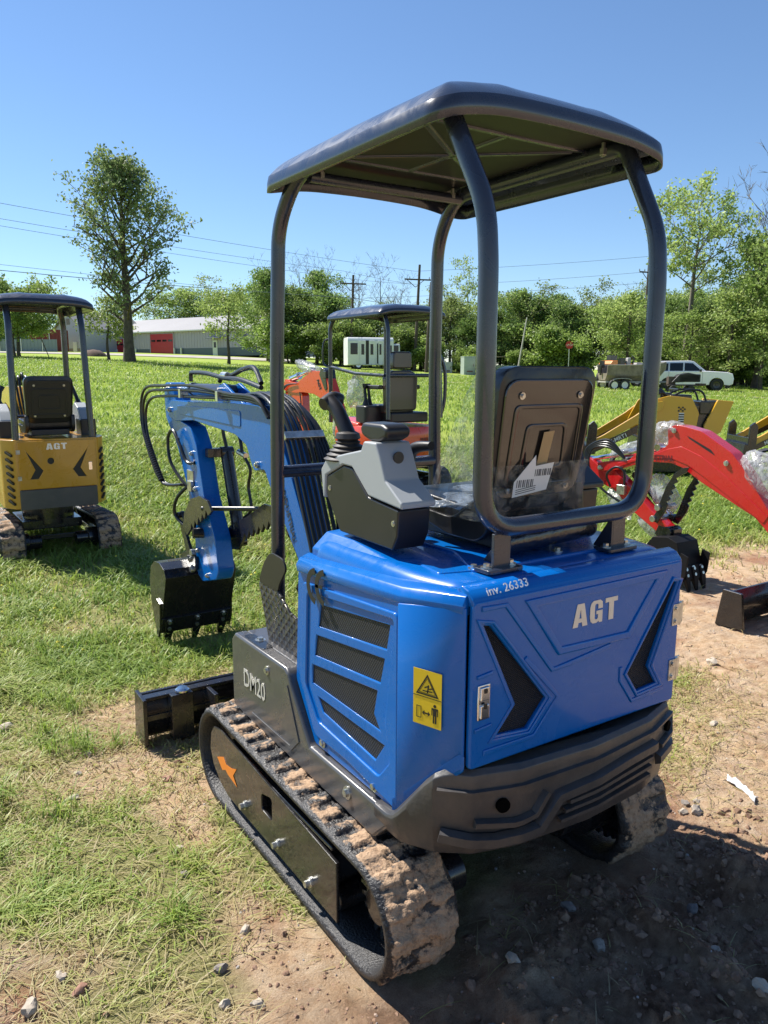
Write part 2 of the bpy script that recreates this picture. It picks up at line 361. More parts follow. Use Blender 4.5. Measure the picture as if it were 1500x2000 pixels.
def make_track(root, side, xc, w, yf, rf, yr, rr, mud=1.0, seed=0, detail=1.0, arrow=False, plate=True, name='track'):
    """rubber crawler track: belt, side frame plate, sprocket, idler, rollers, bolts"""
    n = int(620*detail); m = int(30*detail)
    pts, T = track_path(yf, rf, yr, rr, n)
    lugs = max(10, round(T/0.078)); V = np.zeros((n, m+5, 3)); A = np.zeros((n, m+5)); thick = 0.022
    for i in range(n):
        p = pts[i]; a = pts[i-1]; b = pts[(i+1) % n]; t = (b-a).normalized(); nn = Vector((t.y, -t.x))
        s = i/n*lugs; ph = s % 1
        wear = 1.0
        rear = max(0, min(1, (yr+0.12-p.x)/0.2))
        for j in range(m+1):
            u = j/m; x = (u-0.5)*w; ou = (0.5-u) if side < 0 else (u-0.5)      # ou>0 towards inner edge? (side -1: left track)
            phs = (s + (0.18 if abs(u-0.5) < 0.16 else 0) + 0.12*abs(u-0.5)) % 1
            lug = max(0, min(1, (0.5-abs(phs-0.5)*1.0-0.22)*14)) if abs(u-0.5) < 0.46 else 0
            q = Vector((x*6, p.x*6, p.y*6+seed*7.3))
            nz = noise.noise(q*1.6)*0.5+noise.noise(q*4.5)*0.4+noise.noise(q*12)*0.25
            mudv = max(0, min(1, (nz*0.9+0.50+rear*0.25)))*mud
            edge = min(1, (0.5-abs(u-0.5))*14)
            h = 0.015*lug*(1-0.30*mudv) + edge*mudv*(0.007+0.009*nz+0.011*rear*(0.5+noise.noise(q*3+Vector((5, 0, 0))))) + 0.0045*mudv*noise.noise(q*20) + 0.0045*mudv*noise.noise(q*48)
            if p.y < 0.02: h *= 0.4
            V[i, j] = (xc+x, p.x+nn.x*h, p.y+nn.y*h); A[i, j] = mudv*edge*0.6+0.12*lug
        for k, (dx, dr) in enumerate(((0.5*w, -thick*0.5), (0.46*w, -thick), (-0.46*w, -thick), (-0.5*w, -thick*0.5))):
            V[i, m+1+k] = (xc+dx, p.x+nn.x*dr, p.y+nn.y*dr); A[i, m+1+k] = 0.0
    M = m+5; idx = np.arange(n*M).reshape(n, M); nx = np.roll(idx, -1, axis=0)
    ii = idx; F = np.stack([ii, np.roll(ii, -1, 1), np.roll(nx, -1, 1), nx], -1).reshape(-1, 4)
    tr = bpy.data.objects.new(name, None); C.objects.link(tr); tr.parent = root; tr.empty_display_size = 0.1
    belt = np_mesh('belt', V.reshape(-1, 3), F, M_MUD, tr, {'mud': A.ravel()}, smooth=True)
    sx = side*1.0; xo = xc+side*w*0.44
    if plate:
        k = 24; ring = []
        cf = (yf-0.005, rf); r1 = rf-0.055
        for i in range(13):
            a = pi/2+0.25 - (pi+0.2)*i/12*0.62; ring.append((cf[0]+r1*cos(a)*0.75, cf[1]+0.005+r1*sin(a)*0.95))
        y0 = yr+0.09+(0.027 if arrow else 0)
        poly = [(y0, 0.262*rf/0.185), (y0, 0.062)] + [(yf-0.10, 0.062)] + [(yf-0.02, 0.085), (yf+0.045, 0.13), (yf+0.075, 0.19), (yf+0.06, 0.26), (yf+0.03, 0.303*rf/0.185), (yf-0.05, 0.318*rf/0.185)]
        hole = [(0.36, 0.224), (0.278, 0.244), (0.278, 0.162), (0.36, 0.166)]
        if not arrow: me = sheet_mesh([poly], frame_m((xo, 0, 0), (0, 1, 0), (0, 0, 1)), 0.012, 0.003)
        else: me = sheet_mesh([poly, round_poly(hole, 0.015)], frame_m((xo, 0, 0), (0, 1, 0), (0, 0, 1)), 0.012, 0.003)
        fr = link('side_plate', me, M_BLACK, tr)
        b = MB(); inw = -side
        b.box((xc, (yf+yr)/2+0.02, 0.165), (w*0.62, (yf-yr)*0.62, 0.13)); b.box((xo-side*0.03, (y0+yf-0.05)/2, 0.285*rf/0.185), (0.06, yf-y0-0.12, 0.012))
        b.build('track_frame', M_BLACK, tr, bevel=0.004)
        bb = MB()
        for (y, z) in ((0.503, 0.109), (0.234, 0.103), (0.003, 0.101)):
            bb.mark()
            bb.lathe([(0.0, 0), (0.016, 0), (0.016, 0.006), (0.011, 0.006), (0.011, 0.022), (0.0, 0.022)] if side > 0 else [(0.0, 0), (0.016, 0), (0.016, -0.006), (0.011, -0.006), (0.011, -0.022), (0.0, -0.022)], (xo+side*0.006, y, z), 'x', 10)
        bb.build('plate_bolt', M_STEEL, tr)
        if arrow:
            ar = [(0.752, 0.182), (0.698, 0.212), (0.690, 0.196), (0.600, 0.205), (0.545, 0.235), (0.575, 0.190), (0.572, 0.150), (0.625, 0.176), (0.695, 0.165), (0.705, 0.150)]
            ar = [(0.762, 0.183), (0.699, 0.210), (0.675, 0.190), (0.621, 0.198), (0.572, 0.217), (0.607, 0.176), (0.571, 0.146), (0.660, 0.157), (0.680, 0.166), (0.713, 0.150)]
            link('direction_arrow', sheet_mesh([ar], frame_m((xo+side*0.0075, 0, 0), (0, 1, 0), (0, 0, 1)), 0.001), M_ORANGE, tr, smooth=False)
    sp = MB(); R = rr-0.035
    pr = []
    for i in range(22):
        a = 2*pi*i/22
        for da, rr_ in ((-0.06, R), (0.06, R), (0.10, R-0.03), (0.18, R-0.03)): pr.append((yr+rr_*cos(a+da), rr+rr_*sin(a+da)))
    sp.prism(pr, 'x', xc-0.018, xc+0.018); sp.lathe([(0, -0.05), (0.05, -0.05), (0.05, 0.0), (0.08, 0.0), (0.08, 0.05), (0, 0.05)], (xc, yr, rr), 'x', 24)
    sp.build('sprocket', M_BLACK, tr, bevel=0.002)
    dm = MB(); inn = -side; a, b_ = xc+inn*0.05, xc+inn*(w/2+0.13)
    dm.lathe([(0, 0), (0.085, 0), (0.085, inn*0.10), (0.06, inn*0.11), (0.06, inn*0.2), (0, inn*0.2)], (a, yr+0.02, rr), 'x', 24)
    dm.box((b_-inn*0.02, yr+0.03, rr), (0.05, 0.09, 0.09)); dm.build('drive_motor', M_BLACK, tr, bevel=0.003)
    ro = MB(); ro.mark(); ro.lathe([(0, -0.05), (rf-0.03, -0.05), (rf-0.03, -0.02), (rf-0.05, -0.02), (rf-0.05, 0.02), (rf-0.03, 0.02), (rf-0.03, 0.05), (0, 0.05)], (xc, yf, rf), 'x', 32)
    for y in np.linspace(yr+0.22, yf-0.2, 4): ro.mark(); ro.lathe([(0, -0.06), (0.045, -0.06), (0.045, 0.06), (0, 0.06)], (xc, y, 0.065), 'x', 16)
    ro.build('roller', M_BLACK, tr, bevel=0.003)
    return tr

def bolt(mb, p, n_, r=0.009, h=0.007):
    """hex bolt with washer, head towards direction n_"""
    mb.mark(); n_ = Vector(n_).normalized(); p = Vector(p)
    mb.tube([p, p+n_*h*0.35], r*1.7, 16); mb.tube([p+n_*h*0.35, p+n_*h*1.3], r, 6)

def make_seat(root, cx, yb, z0, w=0.38, tilt=0.0, fancy=False, mseat=None, zt=None):
    ms = mseat or M_SEAT; s = bpy.data.objects.new('seat', None); C.objects.link(s); s.parent = root; s.empty_display_size = 0.1
    h = w/2; top = zt or z0+0.40
    # back cushion outline (x, z), slightly narrower at the base
    prof = round_poly([(-h*0.92, z0-0.02), (h*0.92, z0-0.02), (h, top), (-h, top)], 0.07, 6)
    lean = 0.16
    b = MB()
    def L(x, d, z): return (cx+x, yb-(z-z0)*lean+d, z)
    rings = []
    for d, sc in ((-0.002, 0.985), (0.0, 1.0), (0.05, 1.0), (0.075, 0.94), (0.085, 0.8)):
        rings.append([L(x*sc, d, z0+0.2+(z-z0-0.2)*sc) for x, z in prof])
    b.loft(rings, True); b.build('back_cushion', ms, s, bevel=0)
    # back panel with raised borders
    ang = math.atan(lean); M = frame_m(L(0, -0.006, z0), (1, 0, 0), (0, -sin(ang), cos(ang)))
    H = top-z0
    pl = [round_poly([(-h*0.86, 0.02), (h*0.86, 0.02), (h*0.91, H-0.03), (-h*0.91, H-0.03)], 0.05, 5)]
    mes = [sheet_mesh(pl, M, 0.012, 0.004)]
    def ringp(a, t, dz0, dz1, w0, w1):
        o = round_poly([(-w0, dz0), (w0, dz0), (w1, dz1), (-w1, dz1)], 0.02, 3); i = round_poly([(-w0+t, dz0+t), (w0-t, dz0+t), (w1-t, dz1-t), (-w1+t, dz1-t)], 0.015, 3)
        return sheet_mesh([o, i], M @ Matrix.Translation((0, 0, 0.0075)), 0.006, 0.0025)
    mes += [ringp(0, 0.012, 0.05, H-0.10, h*0.72, h*0.70), ringp(0, 0.010, 0.10, H-0.155, h*0.46, h*0.42)]
    link('back_panel', join_me('back_panel', mes), mat('seat_back_panel' if fancy else 'seat_back_black', (0.022, 0.019, 0.017) if fancy else (0.008, 0.009, 0.010), 0.16 if fancy else 0.4, coat=0.9 if fancy else 0.1, bump=0.05, bscale=8), s)
    bb = MB()
    for x in (-h*0.6, h*0.6):
        for z in (H-0.075, 0.045): bolt(bb, M @ Vector((x, z, 0.008)), (0, -1, -lean), 0.006, 0.006)
    bb.build('panel_screw', M_STEEL, s)
    c = MB(); pr = round_poly([(yb+0.03, z0-0.08), (yb+0.42, z0-0.06), (yb+0.43, z0+0.005), (yb+0.30, z0+0.005), (yb+0.10, z0-0.01), (yb+0.03, z0+0.03)], 0.035, 4)
    c.prism(pr, 'x', cx-h*0.95, cx+h*0.95); c.build('seat_cushion', ms, s, bevel=0.02, seg=3)
    # side shell brackets and base
    g = MB()
    for sg in (-1, 1):
        pr = round_poly([(yb-0.02, z0+0.06), (yb-0.03, z0-0.06), (yb+0.02, z0-0.105), (yb+0.16, z0-0.105), (yb+0.36, z0-0.06), (yb+0.36, z0-0.035), (yb+0.14, z0-0.05), (yb+0.06, z0)], 0.03, 4)
        g.prism(pr, 'x', cx+sg*h*0.86, cx+sg*(h*0.86+0.03))
    g.box((cx, yb+0.17, z0-0.10), (w*0.78, 0.34, 0.05)); g.build('seat_base', M_PLAST, s, bevel=0.006)
    return s, M

def canopy_posts(root, m, pts_rear, rear_bar_z, y_r, w_r, y_f, w_f, zf0, ztop, r=0.027, cross_z=1.29):
    cf = bpy.data.objects.new('canopy_frame', None); C.objects.link(cf); cf.parent = root; cf.empty_display_size = 0.1
    return cf

def roof_mesh(x0, x1, y0, y1, zt, lip, crown, nx=56, ny=70, ribs=True):
    """pressed roof skin: gently crowned sheet with rounded shoulders and a deep turned-down rim"""
    hx, hy = (x1-x0)/2, (y1-y0)/2; cx, cy = (x0+x1)/2, (y0+y1)/2; V = []; F = []
    us = [-1+2*(0.5-0.5*cos(pi*i/nx)) for i in range(nx+1)]; vs = [-1+2*(0.5-0.5*cos(pi*j/ny)) for j in range(ny+1)]
    def P(u, v):
        # square parameter mapped onto a rounded rectangle
        r = 0.065; ax, ay = abs(u)*hx, abs(v)*hy; X, Y = u*hx, v*hy
        ox, oy = ax-(hx-r), ay-(hy-r)
        if ox > 0 and oy > 0:
            m = max(ox, oy); l = sqrt(ox*ox+oy*oy); k = m/l; X = math.copysign(hx-r+ox*k, u); Y = math.copysign(hy-r+oy*k, v); d = r-m
        else: d = min(hx-ax, hy-ay)
        sh = 0.13; t = max(0, 1-d/sh); z = zt-lip*t**2.2
        z += crown*(1-(X/hx)**2)*0.9*(0.55+0.45*(1-(Y/hy)**2))
        sx = max(0, 1-(hx-abs(X))/0.22); z -= 0.022*sx*sx
        if ribs:
            for uc in (-0.42, 0.42): z += 0.008*math.exp(-((X/hx-uc)/0.09)**2)*min(1, d/0.15)
        return (cx+X, cy+Y, z)
    for v in vs:
        for u in us: V.append(P(u, v))
    for j in range(ny):
        for i in range(nx): a = j*(nx+1)+i; F.append((a, a+1, a+nx+2, a+nx+1))
    rim = [i for i in range(nx+1)]+[(j+1)*(nx+1)-1 for j in range(1, ny+1)]+[ny*(nx+1)+i for i in range(nx-1, -1, -1)]+[j*(nx+1) for j in range(ny-1, 0, -1)]
    for lv, (dz, o) in enumerate(((0.022, 0.005), (0.050, 0.006))):
        base = len(V); prev = rim if lv == 0 else list(range(base-len(rim), base))
        for k in rim:
            x, y, z = V[k]; n_ = Vector(((x-cx)/hx, (y-cy)/hy)); n_ = n_.normalized()*o; V.append((x+n_.x, y+n_.y, z-dz))
        for k in range(len(rim)): l = (k+1) % len(rim); F.append((prev[k], prev[l], base+l, base+k))
    mb = MB(); mb.add(V, F); return mb

# ================================================================ BLUE MINI EXCAVATOR
BX = empty('mini_excavator', (0, 0, 0), 0, 'glossy blue mini excavator with open seat, navy canopy and muddy rubber tracks standing in front', 'excavator')
make_track(BX, -1, -0.4675, 0.235, 0.765, 0.180, -0.272, 0.163, 1.0, 1, 1.0, arrow=True)
make_track(BX, 1, 0.4675, 0.235, 0.765, 0.180, -0.245, 0.165, 1.05, 2, 0.8)
b = MB(); b.box((0, 0.25, 0.24), (0.62, 0.42, 0.12)); b.prism([(0.0, 0.14), (0.5, 0.14), (0.42, 0.34), (0.08, 0.34)], 'x', -0.3, 0.3); b.lathe([(0, 0.34), (0.25, 0.34), (0.25, 0.40), (0, 0.40)], (0, 0.2, 0), 'z', 40)
b.rod((-0.3, 0.38, 0.22), (0.3, 0.38, 0.22), 0.035); b.rod((-0.3, 0.06, 0.22), (0.3, 0.06, 0.22), 0.035)
b.build('undercarriage', M_BLACK, BX, bevel=0.006)
# dozer blade
b = MB(); n = 9; prof = []
for i in range(n):
    t = i/(n-1); z = 0.012+0.225*t; prof.append((1.385+0.055*(2*t-1)**2-0.03*t, z))
outer = prof+[(y-0.018, z) for y, z in reversed(prof)]
b.prism(outer, 'x', -0.70, 0.70); b.box((0, 1.352, 0.228), (1.40, 0.05, 0.016)); b.box((0, 1.36, 0.13), (1.36, 0.03, 0.03))
for x in (-0.692, 0.692): b.prism([(1.31, 0.02), (1.46, 0.015), (1.44, 0.24), (1.31, 0.235)], 'x', x-0.009, x+0.009)
bl = b.build('dozer_blade', M_BLACK, BX, bevel=0.004)
b = MB()
for s in (-1, 1):
    b.prism([(0.62, 0.15), (0.62, 0.24), (1.0, 0.22), (1.37, 0.16), (1.37, 0.07), (1.0, 0.12)], 'x', s*0.22-0.03, s*0.22+0.03)
    b.box((s*0.40, 1.30, 0.13), (0.02, 0.16, 0.2)); b.box((s*0.53, 1.325, 0.13), (0.10, 0.06, 0.21))
b.rod((0, 0.62, 0.30), (0, 1.34, 0.19), 0.03); b.build('blade_arm', M_BLACK, BX, bevel=0.004)
b = MB(); b.lathe([(0, 0.0), (0.032, 0.0), (0.032, 0.008), (0.022, 0.016), (0, 0.016)], (-0.52, 1.325, 0.238), 'z', 24); b.build('blade_pin', M_CHROME, bl)

# --- revolving house
foot = [(-0.465, 0.25), (-0.452, -0.315), (-0.402, -0.498), (0.402, -0.498), (0.452, -0.315), (0.465, 0.25)]
b = MB(); b.prism([(x*0.985, y*0.985) for x, y in foot], 'z', 0.47, 1.07); b.build('engine_housing', M_BLACK, BX, bevel=0.006)
# counterweight / bumper
bf = [(-0.505, -0.235), (-0.508, -0.36), (-0.470, -0.462), (-0.395, -0.530), (-0.26, -0.572), (0.0, -0.592), (0.26, -0.572), (0.395, -0.530), (0.470, -0.462), (0.500, -0.36), (0.500, -0.10), (0.43, 0.10), (-0.35, 0.0), (-0.43, -0.235)]
def dense(fp):
    out = []
    for i in range(len(fp)):
        a = Vector(fp[i-1]); p = Vector(fp[i]); c = Vector(fp[(i+1) % len(fp)])
        for k in range(4):
            t = k/4; out.append(tuple(p.lerp(c, t)))
    return out
bfd = dense(bf)
def topz(x, y):      # upper edge follows the sloping foot of the blue covers
    t = sstep(-0.30, -0.50, y) if y > -0.5 else 1
    return 0.462+0.192*t
rings = []
levels = [(0.0, 0.90), (0.015, 0.965), (0.035, 0.99), (0.07, 1.0), (0.45, 1.0), (0.85, 0.992), (0.95, 0.982), (1.0, 0.955)]
for t, sc in levels:
    ring = []
    for x, y in bfd:
        zb = 0.385+0.03*max(0, -y-0.35)*2+0.005; zt_ = topz(x, y); z = zb+(zt_-zb)*t
        under = (1-t)**2*0.05
        ring.append((x*sc*(1-under), (y+0.15)*sc*(1-under)-0.15, z))
    rings.append(ring)
b = MB(); b.loft(rings); cw = b.build('counterweight', M_CAST, BX, bevel=0.004, sharp=50)
# raised mouldings on the counterweight, laid along its curved face
def cw_pt(s, z, d):
    """s along the rear outline (x coordinate), z height, d outwards"""
    fp = bf[1:10]
    for i in range(len(fp)-1):
        (x0, y0), (x1, y1) = fp[i], fp[i+1]
        if x0 <= s <= x1 and x1 > x0:
            t = (s-x0)/(x1-x0); p = Vector((s, y0+(y1-y0)*t)); q = Vector((x1-x0, y1-y0)).normalized(); nn = Vector((q.y, -q.x)); 
            return (p.x+nn.x*d, p.y+nn.y*d, z)
    return (s, fp[-1][1], z)
def ridge(mb, pts, wdt, d=0.012):
    P = []
    for i in range(len(pts)-1):
        for k in range(12):
            t = k/12; P.append((pts[i][0]*(1-t)+pts[i+1][0]*t, pts[i][1]*(1-t)+pts[i+1][1]*t))
    P.append(pts[-1]); rings = []
    for i, (s, z) in enumerate(P):
        a = P[max(0, i-1)]; c = P[min(len(P)-1, i+1)]; tx, tz = c[0]-a[0], c[1]-a[1]; l = sqrt(tx*tx+tz*tz) or 1; nx_, nz_ = -tz/l*wdt/2, tx/l*wdt/2
        rings.append([cw_pt(s+nx_*1.3, z+nz_*1.3, -0.006), cw_pt(s+nx_*0.75, z+nz_*0.75, d), cw_pt(s-nx_*0.75, z-nz_*0.75, d), cw_pt(s-nx_*1.3, z-nz_*1.3, -0.006)])
    mb.loft(rings)
b = MB()
ridge(b, [(-0.455, 0.475), (-0.33, 0.455), (-0.20, 0.462), (-0.135, 0.535), (0.14, 0.560), (0.27, 0.566)], 0.030, 0.014)
ridge(b, [(-0.385, 0.512), (-0.28, 0.498), (-0.215, 0.508), (-0.175, 0.56)], 0.018, 0.011)
ridge(b, [(-0.10, 0.512), (0.255, 0.534)], 0.014, 0.010)
ridge(b, [(-0.115, 0.488), (0.25, 0.508)], 0.012, 0.009)
ridge(b, [(-0.13, 0.464), (0.245, 0.482)], 0.012, 0.009)
ridge(b, [(-0.46, 0.60), (-0.30, 0.598), (0.25, 0.612), (0.40, 0.62)], 0.010, 0.007)
ridge(b, [(0.305, 0.505), (0.42, 0.515)], 0.030, 0.012)
ridge(b, [(0.315, 0.545), (0.405, 0.558), (0.425, 0.60)], 0.014, 0.010)
b.build('moulding', M_CAST, cw)
b = MB()
for s, z, r in ((-0.31, 0.552, 0.019), (0.375, 0.585, 0.017)):
    p = Vector(cw_pt(s, z, 0.0035)); q = Vector(cw_pt(s, z, -0.01)); b.tube([q, p], r, 24)
b.build('light_recess', mat('deep_black', (0.001, 0.001, 0.001), 0.9, spec=0.05), cw)

# grey skirt with step platform
poly = [(0.785, 0.372), (0.785, 0.64), (0.755, 0.672), (0.325, 0.672), (0.30, 0.66), (0.285, 0.63), (0.155, 0.462), (-0.315, 0.458), (-0.335, 0.45), (-0.225, 0.345), (0.0, 0.352), (0.68, 0.366)]
b = MB(); b.prism(poly, 'x', -0.497, -0.44); sk = b.build('side_skirt', M_SKIRT, BX, bevel=0.014, seg=3)
b = MB(); b.prism([(-0.335, 0.452), (0.02, 0.452), (0.02, 0.40), (-0.24, 0.38)], 'x', -0.503, -0.47); 
poly2 = [(0.60, 0.395), (0.28, 0.395), (0.22, 0.45), (0.30, 0.62), (0.31, 0.60), (0.245, 0.455), (0.29, 0.41), (0.60, 0.41)]
me = sheet_mesh([[(y, z) for y, z in poly2]], frame_m((-0.4985, 0, 0), (0, 1, 0), (0, 0, 1)), 0.005, 0.0015)
link('skirt_rib', me, M_SKIRT, sk)
b = MB(); b.prism([(-0.44, 0.30), (-0.44, 0.775), (0.42, 0.775), (0.42, 0.30)], 'z', 0.60, 0.664); b.prism([(-0.44, 0.22), (-0.44, 0.80), (0.30, 0.80), (0.30, 0.22)], 'z', 0.40, 0.60)
pf = b.build('floor_platform', M_SKIRT, BX, bevel=0.01)
b = MB(); b.prism([(0.785, 0.38), (0.785, 0.66), (0.20, 0.66), (0.20, 0.38)], 'x', 0.44, 0.497); b.build('side_skirt', M_SKIRT, BX, bevel=0.014, seg=3)
M = frame_m((-0.4985, 0.672, 0.492), (0, -1, 0), (0, 0, 1))
t = text_mesh('DM20', M, 0.096, 0.0006, 0.0008, 0, 0.93); t.transform(Matrix.Translation((0, 0.672, 0)) @ Matrix.Scale(0.83, 4, (0, 1, 0)) @ Matrix.Translation((0, -0.672, 0)))
link('lettering', t, M_SILVER, sk, smooth=False)
b = MB(); bolt(b, (-0.497, 0.463, 0.617), (-1, 0, 0), 0.010); bolt(b, (-0.497, -0.086, 0.419), (-1, 0, 0), 0.012, 0.009)
b.lathe([(0, 0), (0.022, 0), (0.022, 0.004), (0, 0.004)], (-0.47, 0.56, 0.664), 'z', 16); bolt(b, (-0.45, 0.62, 0.672), (0, 0, 1), 0.012, 0.008); b.build('skirt_bolt', M_STEEL, sk)
b = MB(); b.prism(round_poly([(-0.485, 0.52), (-0.485, 0.70), (-0.44, 0.70), (-0.44, 0.52)], 0.02), 'z', 0.664, 0.674); b.build('latch_bar', M_BLACK, sk, bevel=0.002)

# blue side cover with four mesh louvres
Mx = frame_m((-0.466, 0, 0), (0, 1, 0), (0, 0, 1)); Mx = Matrix.Translation((0, 0, 0)) @ Mx
side = [(0.255, 1.055), (0.285, 0.645), (0.158, 0.466), (-0.318, 0.460), (-0.322, 1.07), (0.0, 1.075)]
L1 = [(0.112, 0.942), (-0.272, 0.985), (-0.256, 0.912), (0.128, 0.868)]
L2 = [(0.140, 0.836), (-0.246, 0.882), (-0.225, 0.806), (0.155, 0.766)]
L3 = [(0.170, 0.730), (-0.210, 0.778), (-0.192, 0.705), (-0.226, 0.664), (0.174, 0.668)]
L4 = [(0.133, 0.634), (-0.246, 0.630), (-0.200, 0.567), (0.103, 0.593)]
shear = Matrix(((1, 0, 0, 0), (0, 1, 0, 0), (0, 0, 1, 0), (0, 0, 0, 1)))
mes = [sheet_mesh([round_poly(side, 0.012, 3), L1, L2, L3, L4], Mx, 0.014, 0.004, 2)]
outer = [(0.215, 0.995), (-0.318, 1.03), (-0.318, 0.47), (-0.05, 0.50), (0.15, 0.50), (0.245, 0.66)]
inner = [(0.185, 0.965), (-0.300, 1.008), (-0.258, 0.70), (-0.285, 0.60), (-0.225, 0.53), (0.125, 0.555), (0.205, 0.655)]
mes.append(sheet_mesh([round_poly(outer, 0.02, 3), round_poly(inner, 0.015, 3)], Matrix.Translation((-0.008, 0, 0)) @ Mx, 0.012, 0.0045, 2))
# chamfer panel at the rear corner, sloping foot
def quad_plate(p, th, ins=0.0):
    p = [Vector(q) for q in p]; nn = (p[1]-p[0]).cross(p[2]-p[0]).normalized(); mb = MB(); mb.loft([[q-nn*th/2 for q in p], [q+nn*th/2 for q in p]]); return mb
ch = quad_plate([(-0.474, -0.312, 0.458), (-0.408, -0.512, 0.655), (-0.408, -0.512, 1.085), (-0.476, -0.318, 1.06)], 0.012)
tmp = ch.build('tmp', M_BLUE, None, bevel=0.004); dg = bpy.context.evaluated_depsgraph_get(); mch = bpy.data.meshes.new_from_object(tmp.evaluated_get(dg)); mch.materials.clear(); bpy.data.objects.remove(tmp); mes.append(mch)
# raised foot band of the chamfer and top rolls
b = MB(); b.loft([[(-0.484, -0.300, 0.462), (-0.418, -0.505, 0.665), (-0.410, -0.52, 0.665), (-0.470, -0.32, 0.455)], [(-0.484, -0.300, 0.500), (-0.418, -0.505, 0.705), (-0.410, -0.52, 0.700), (-0.470, -0.32, 0.495)]])
tmp = b.build('tmp', M_BLUE, None, bevel=0.004); dg = bpy.context.evaluated_depsgraph_get(); mch = bpy.data.meshes.new_from_object(tmp.evaluated_get(dg)); mch.materials.clear(); bpy.data.objects.remove(tmp); mes.append(mch)
# top roll running back along the side and round the corner
tp = [(-0.470, 0.245), (-0.462, -0.318), (-0.402, -0.505)]
def roll(pts, prof):
    rings = []
    for i, (x, y) in enumerate(pts):
        a = Vector(pts[max(0, i-1)]); c = Vector(pts[min(len(pts)-1, i+1)]); t_ = (c-a).normalized(); nn = Vector((t_.y, -t_.x))
        rings.append([(x+nn.x*o*(1 if True else 1), y+nn.y*o, z+zz(i)) for o, z in prof])
    mb = MB(); mb.loft(rings); return mb
zz = lambda i: (0.0, 0.035, 0.045)[i]
prof = [(-0.0, 1.015), (0.014, 1.022), (0.018, 1.045), (0.004, 1.066), (-0.03, 1.078), (-0.05, 1.07), (-0.03, 1.02)]
b = roll(tp, [(-o if False else o, z) for o, z in prof]); tmp = b.build('tmp', M_BLUE, None, bevel=0.003); dg = bpy.context.evaluated_depsgraph_get(); mch = bpy.data.meshes.new_from_object(tmp.evaluated_get(dg)); mch.materials.clear(); bpy.data.objects.remove(tmp); mes.append(mch)
sc = link('side_cover', join_me('side_cover', mes), M_BLUE, BX, sharp=40)
link('louvre_mesh', sheet_mesh([[(0.20, 0.98), (-0.30, 1.01), (-0.30, 0.54), (0.12, 0.54), (0.21, 0.66)]], frame_m((-0.4665, 0, 0), (0, 1, 0), (0, 0, 1)), 0.003), M_GRY, sc, smooth=False)
b = MB(); bolt(b, (-0.476, 0.1, 0.493), (-1, 0, 0), 0.010); bolt(b, (-0.476, -0.2, 0.487), (-1, 0, 0), 0.010); b.build('cover_bolt', M_STEEL, sc)
# peeling dark emblem on the side cover (two open arcs)
def arc_poly(cy, cz, r0, r1, a0, a1, n=12, sy=1.0):
    o = [(cy+cos(a0+(a1-a0)*i/n)*r1*sy, cz+sin(a0+(a1-a0)*i/n)*r1) for i in range(n+1)]; i_ = [(cy+cos(a0+(a1-a0)*i/n)*r0*sy, cz+sin(a0+(a1-a0)*i/n)*r0) for i in range(n, -1, -1)]
    return o+i_
Me = frame_m((-0.4885, 0, 0), (0, 1, 0), (0, 0, 1))
me1 = sheet_mesh([arc_poly(0.10, 1.002, 0.042, 0.060, radians(-75), radians(75), 12, 1.2)], Me, 0.0012); me2 = sheet_mesh([arc_poly(0.045, 1.008, 0.042, 0.060, radians(-75), radians(75), 12, 1.2)], Me, 0.0012); me3 = sheet_mesh([[(0.115, 1.0), (0.07, 1.004), (0.07, 1.014), (0.115, 1.010)]], Me, 0.0012)
link('emblem_decal', join_me('emblem', [me1, me2, me3]), M_INK, sc, smooth=False)
# warning label on the chamfer
o_ = Vector((-0.4592, -0.372, 0.752)); xd = Vector((0.066, -0.197, 0.0)).normalized(); nrm = xd.cross(Vector((0, 0, 1)))
Ml = frame_m(o_+nrm*0.0085, xd, (0, 0, 1))
wl = link('warning_label', sheet_mesh([[(0, 0), (0.088, 0), (0.088, 0.150), (0, 0.150)]], Ml, 0.0008), M_YLAB, sc, smooth=False)
Mi = Ml @ Matrix.Translation((0, 0, 0.0008)); ink = []
tri = lambda cx, cy, r: [(cx-r*0.95, cy-r*0.55), (cx+r*0.95, cy-r*0.55), (cx, cy+r)]
ink.append(sheet_mesh([tri(0.044, 0.103, 0.037), tri(0.044, 0.103, 0.030)], Mi, 0.0006)); ink.append(sheet_mesh([tri(0.044, 0.103, 0.0275), tri(0.044, 0.103, 0.0255)], Mi, 0.0006))
ink.append(sheet_mesh([[(0.0, 0.077), (0.088, 0.077), (0.088, 0.0785), (0, 0.0785)]], Mi, 0.0006))
for q in ([(0.030, 0.092), (0.060, 0.094), (0.060, 0.097), (0.030, 0.095)], [(0.043, 0.090), (0.047, 0.090), (0.050, 0.112), (0.046, 0.112)], [(0.036, 0.101), (0.046, 0.106), (0.045, 0.109), (0.035, 0.104)], [(0.050, 0.100), (0.062, 0.104), (0.061, 0.107), (0.049, 0.103)]): ink.append(sheet_mesh([q], Mi, 0.0006))
ink.append(sheet_mesh([[(0.011, 0.018), (0.026, 0.018), (0.026, 0.050), (0.011, 0.050)], [(0.0125, 0.0195), (0.0245, 0.0195), (0.0245, 0.0485), (0.0125, 0.0485)]], Mi, 0.0006))
ink.append(sheet_mesh([[(0.029, 0.034), (0.036, 0.041), (0.036, 0.036), (0.047, 0.036), (0.047, 0.041), (0.054, 0.034), (0.047, 0.027), (0.047, 0.032), (0.036, 0.032), (0.036, 0.027)]], Mi, 0.0006))
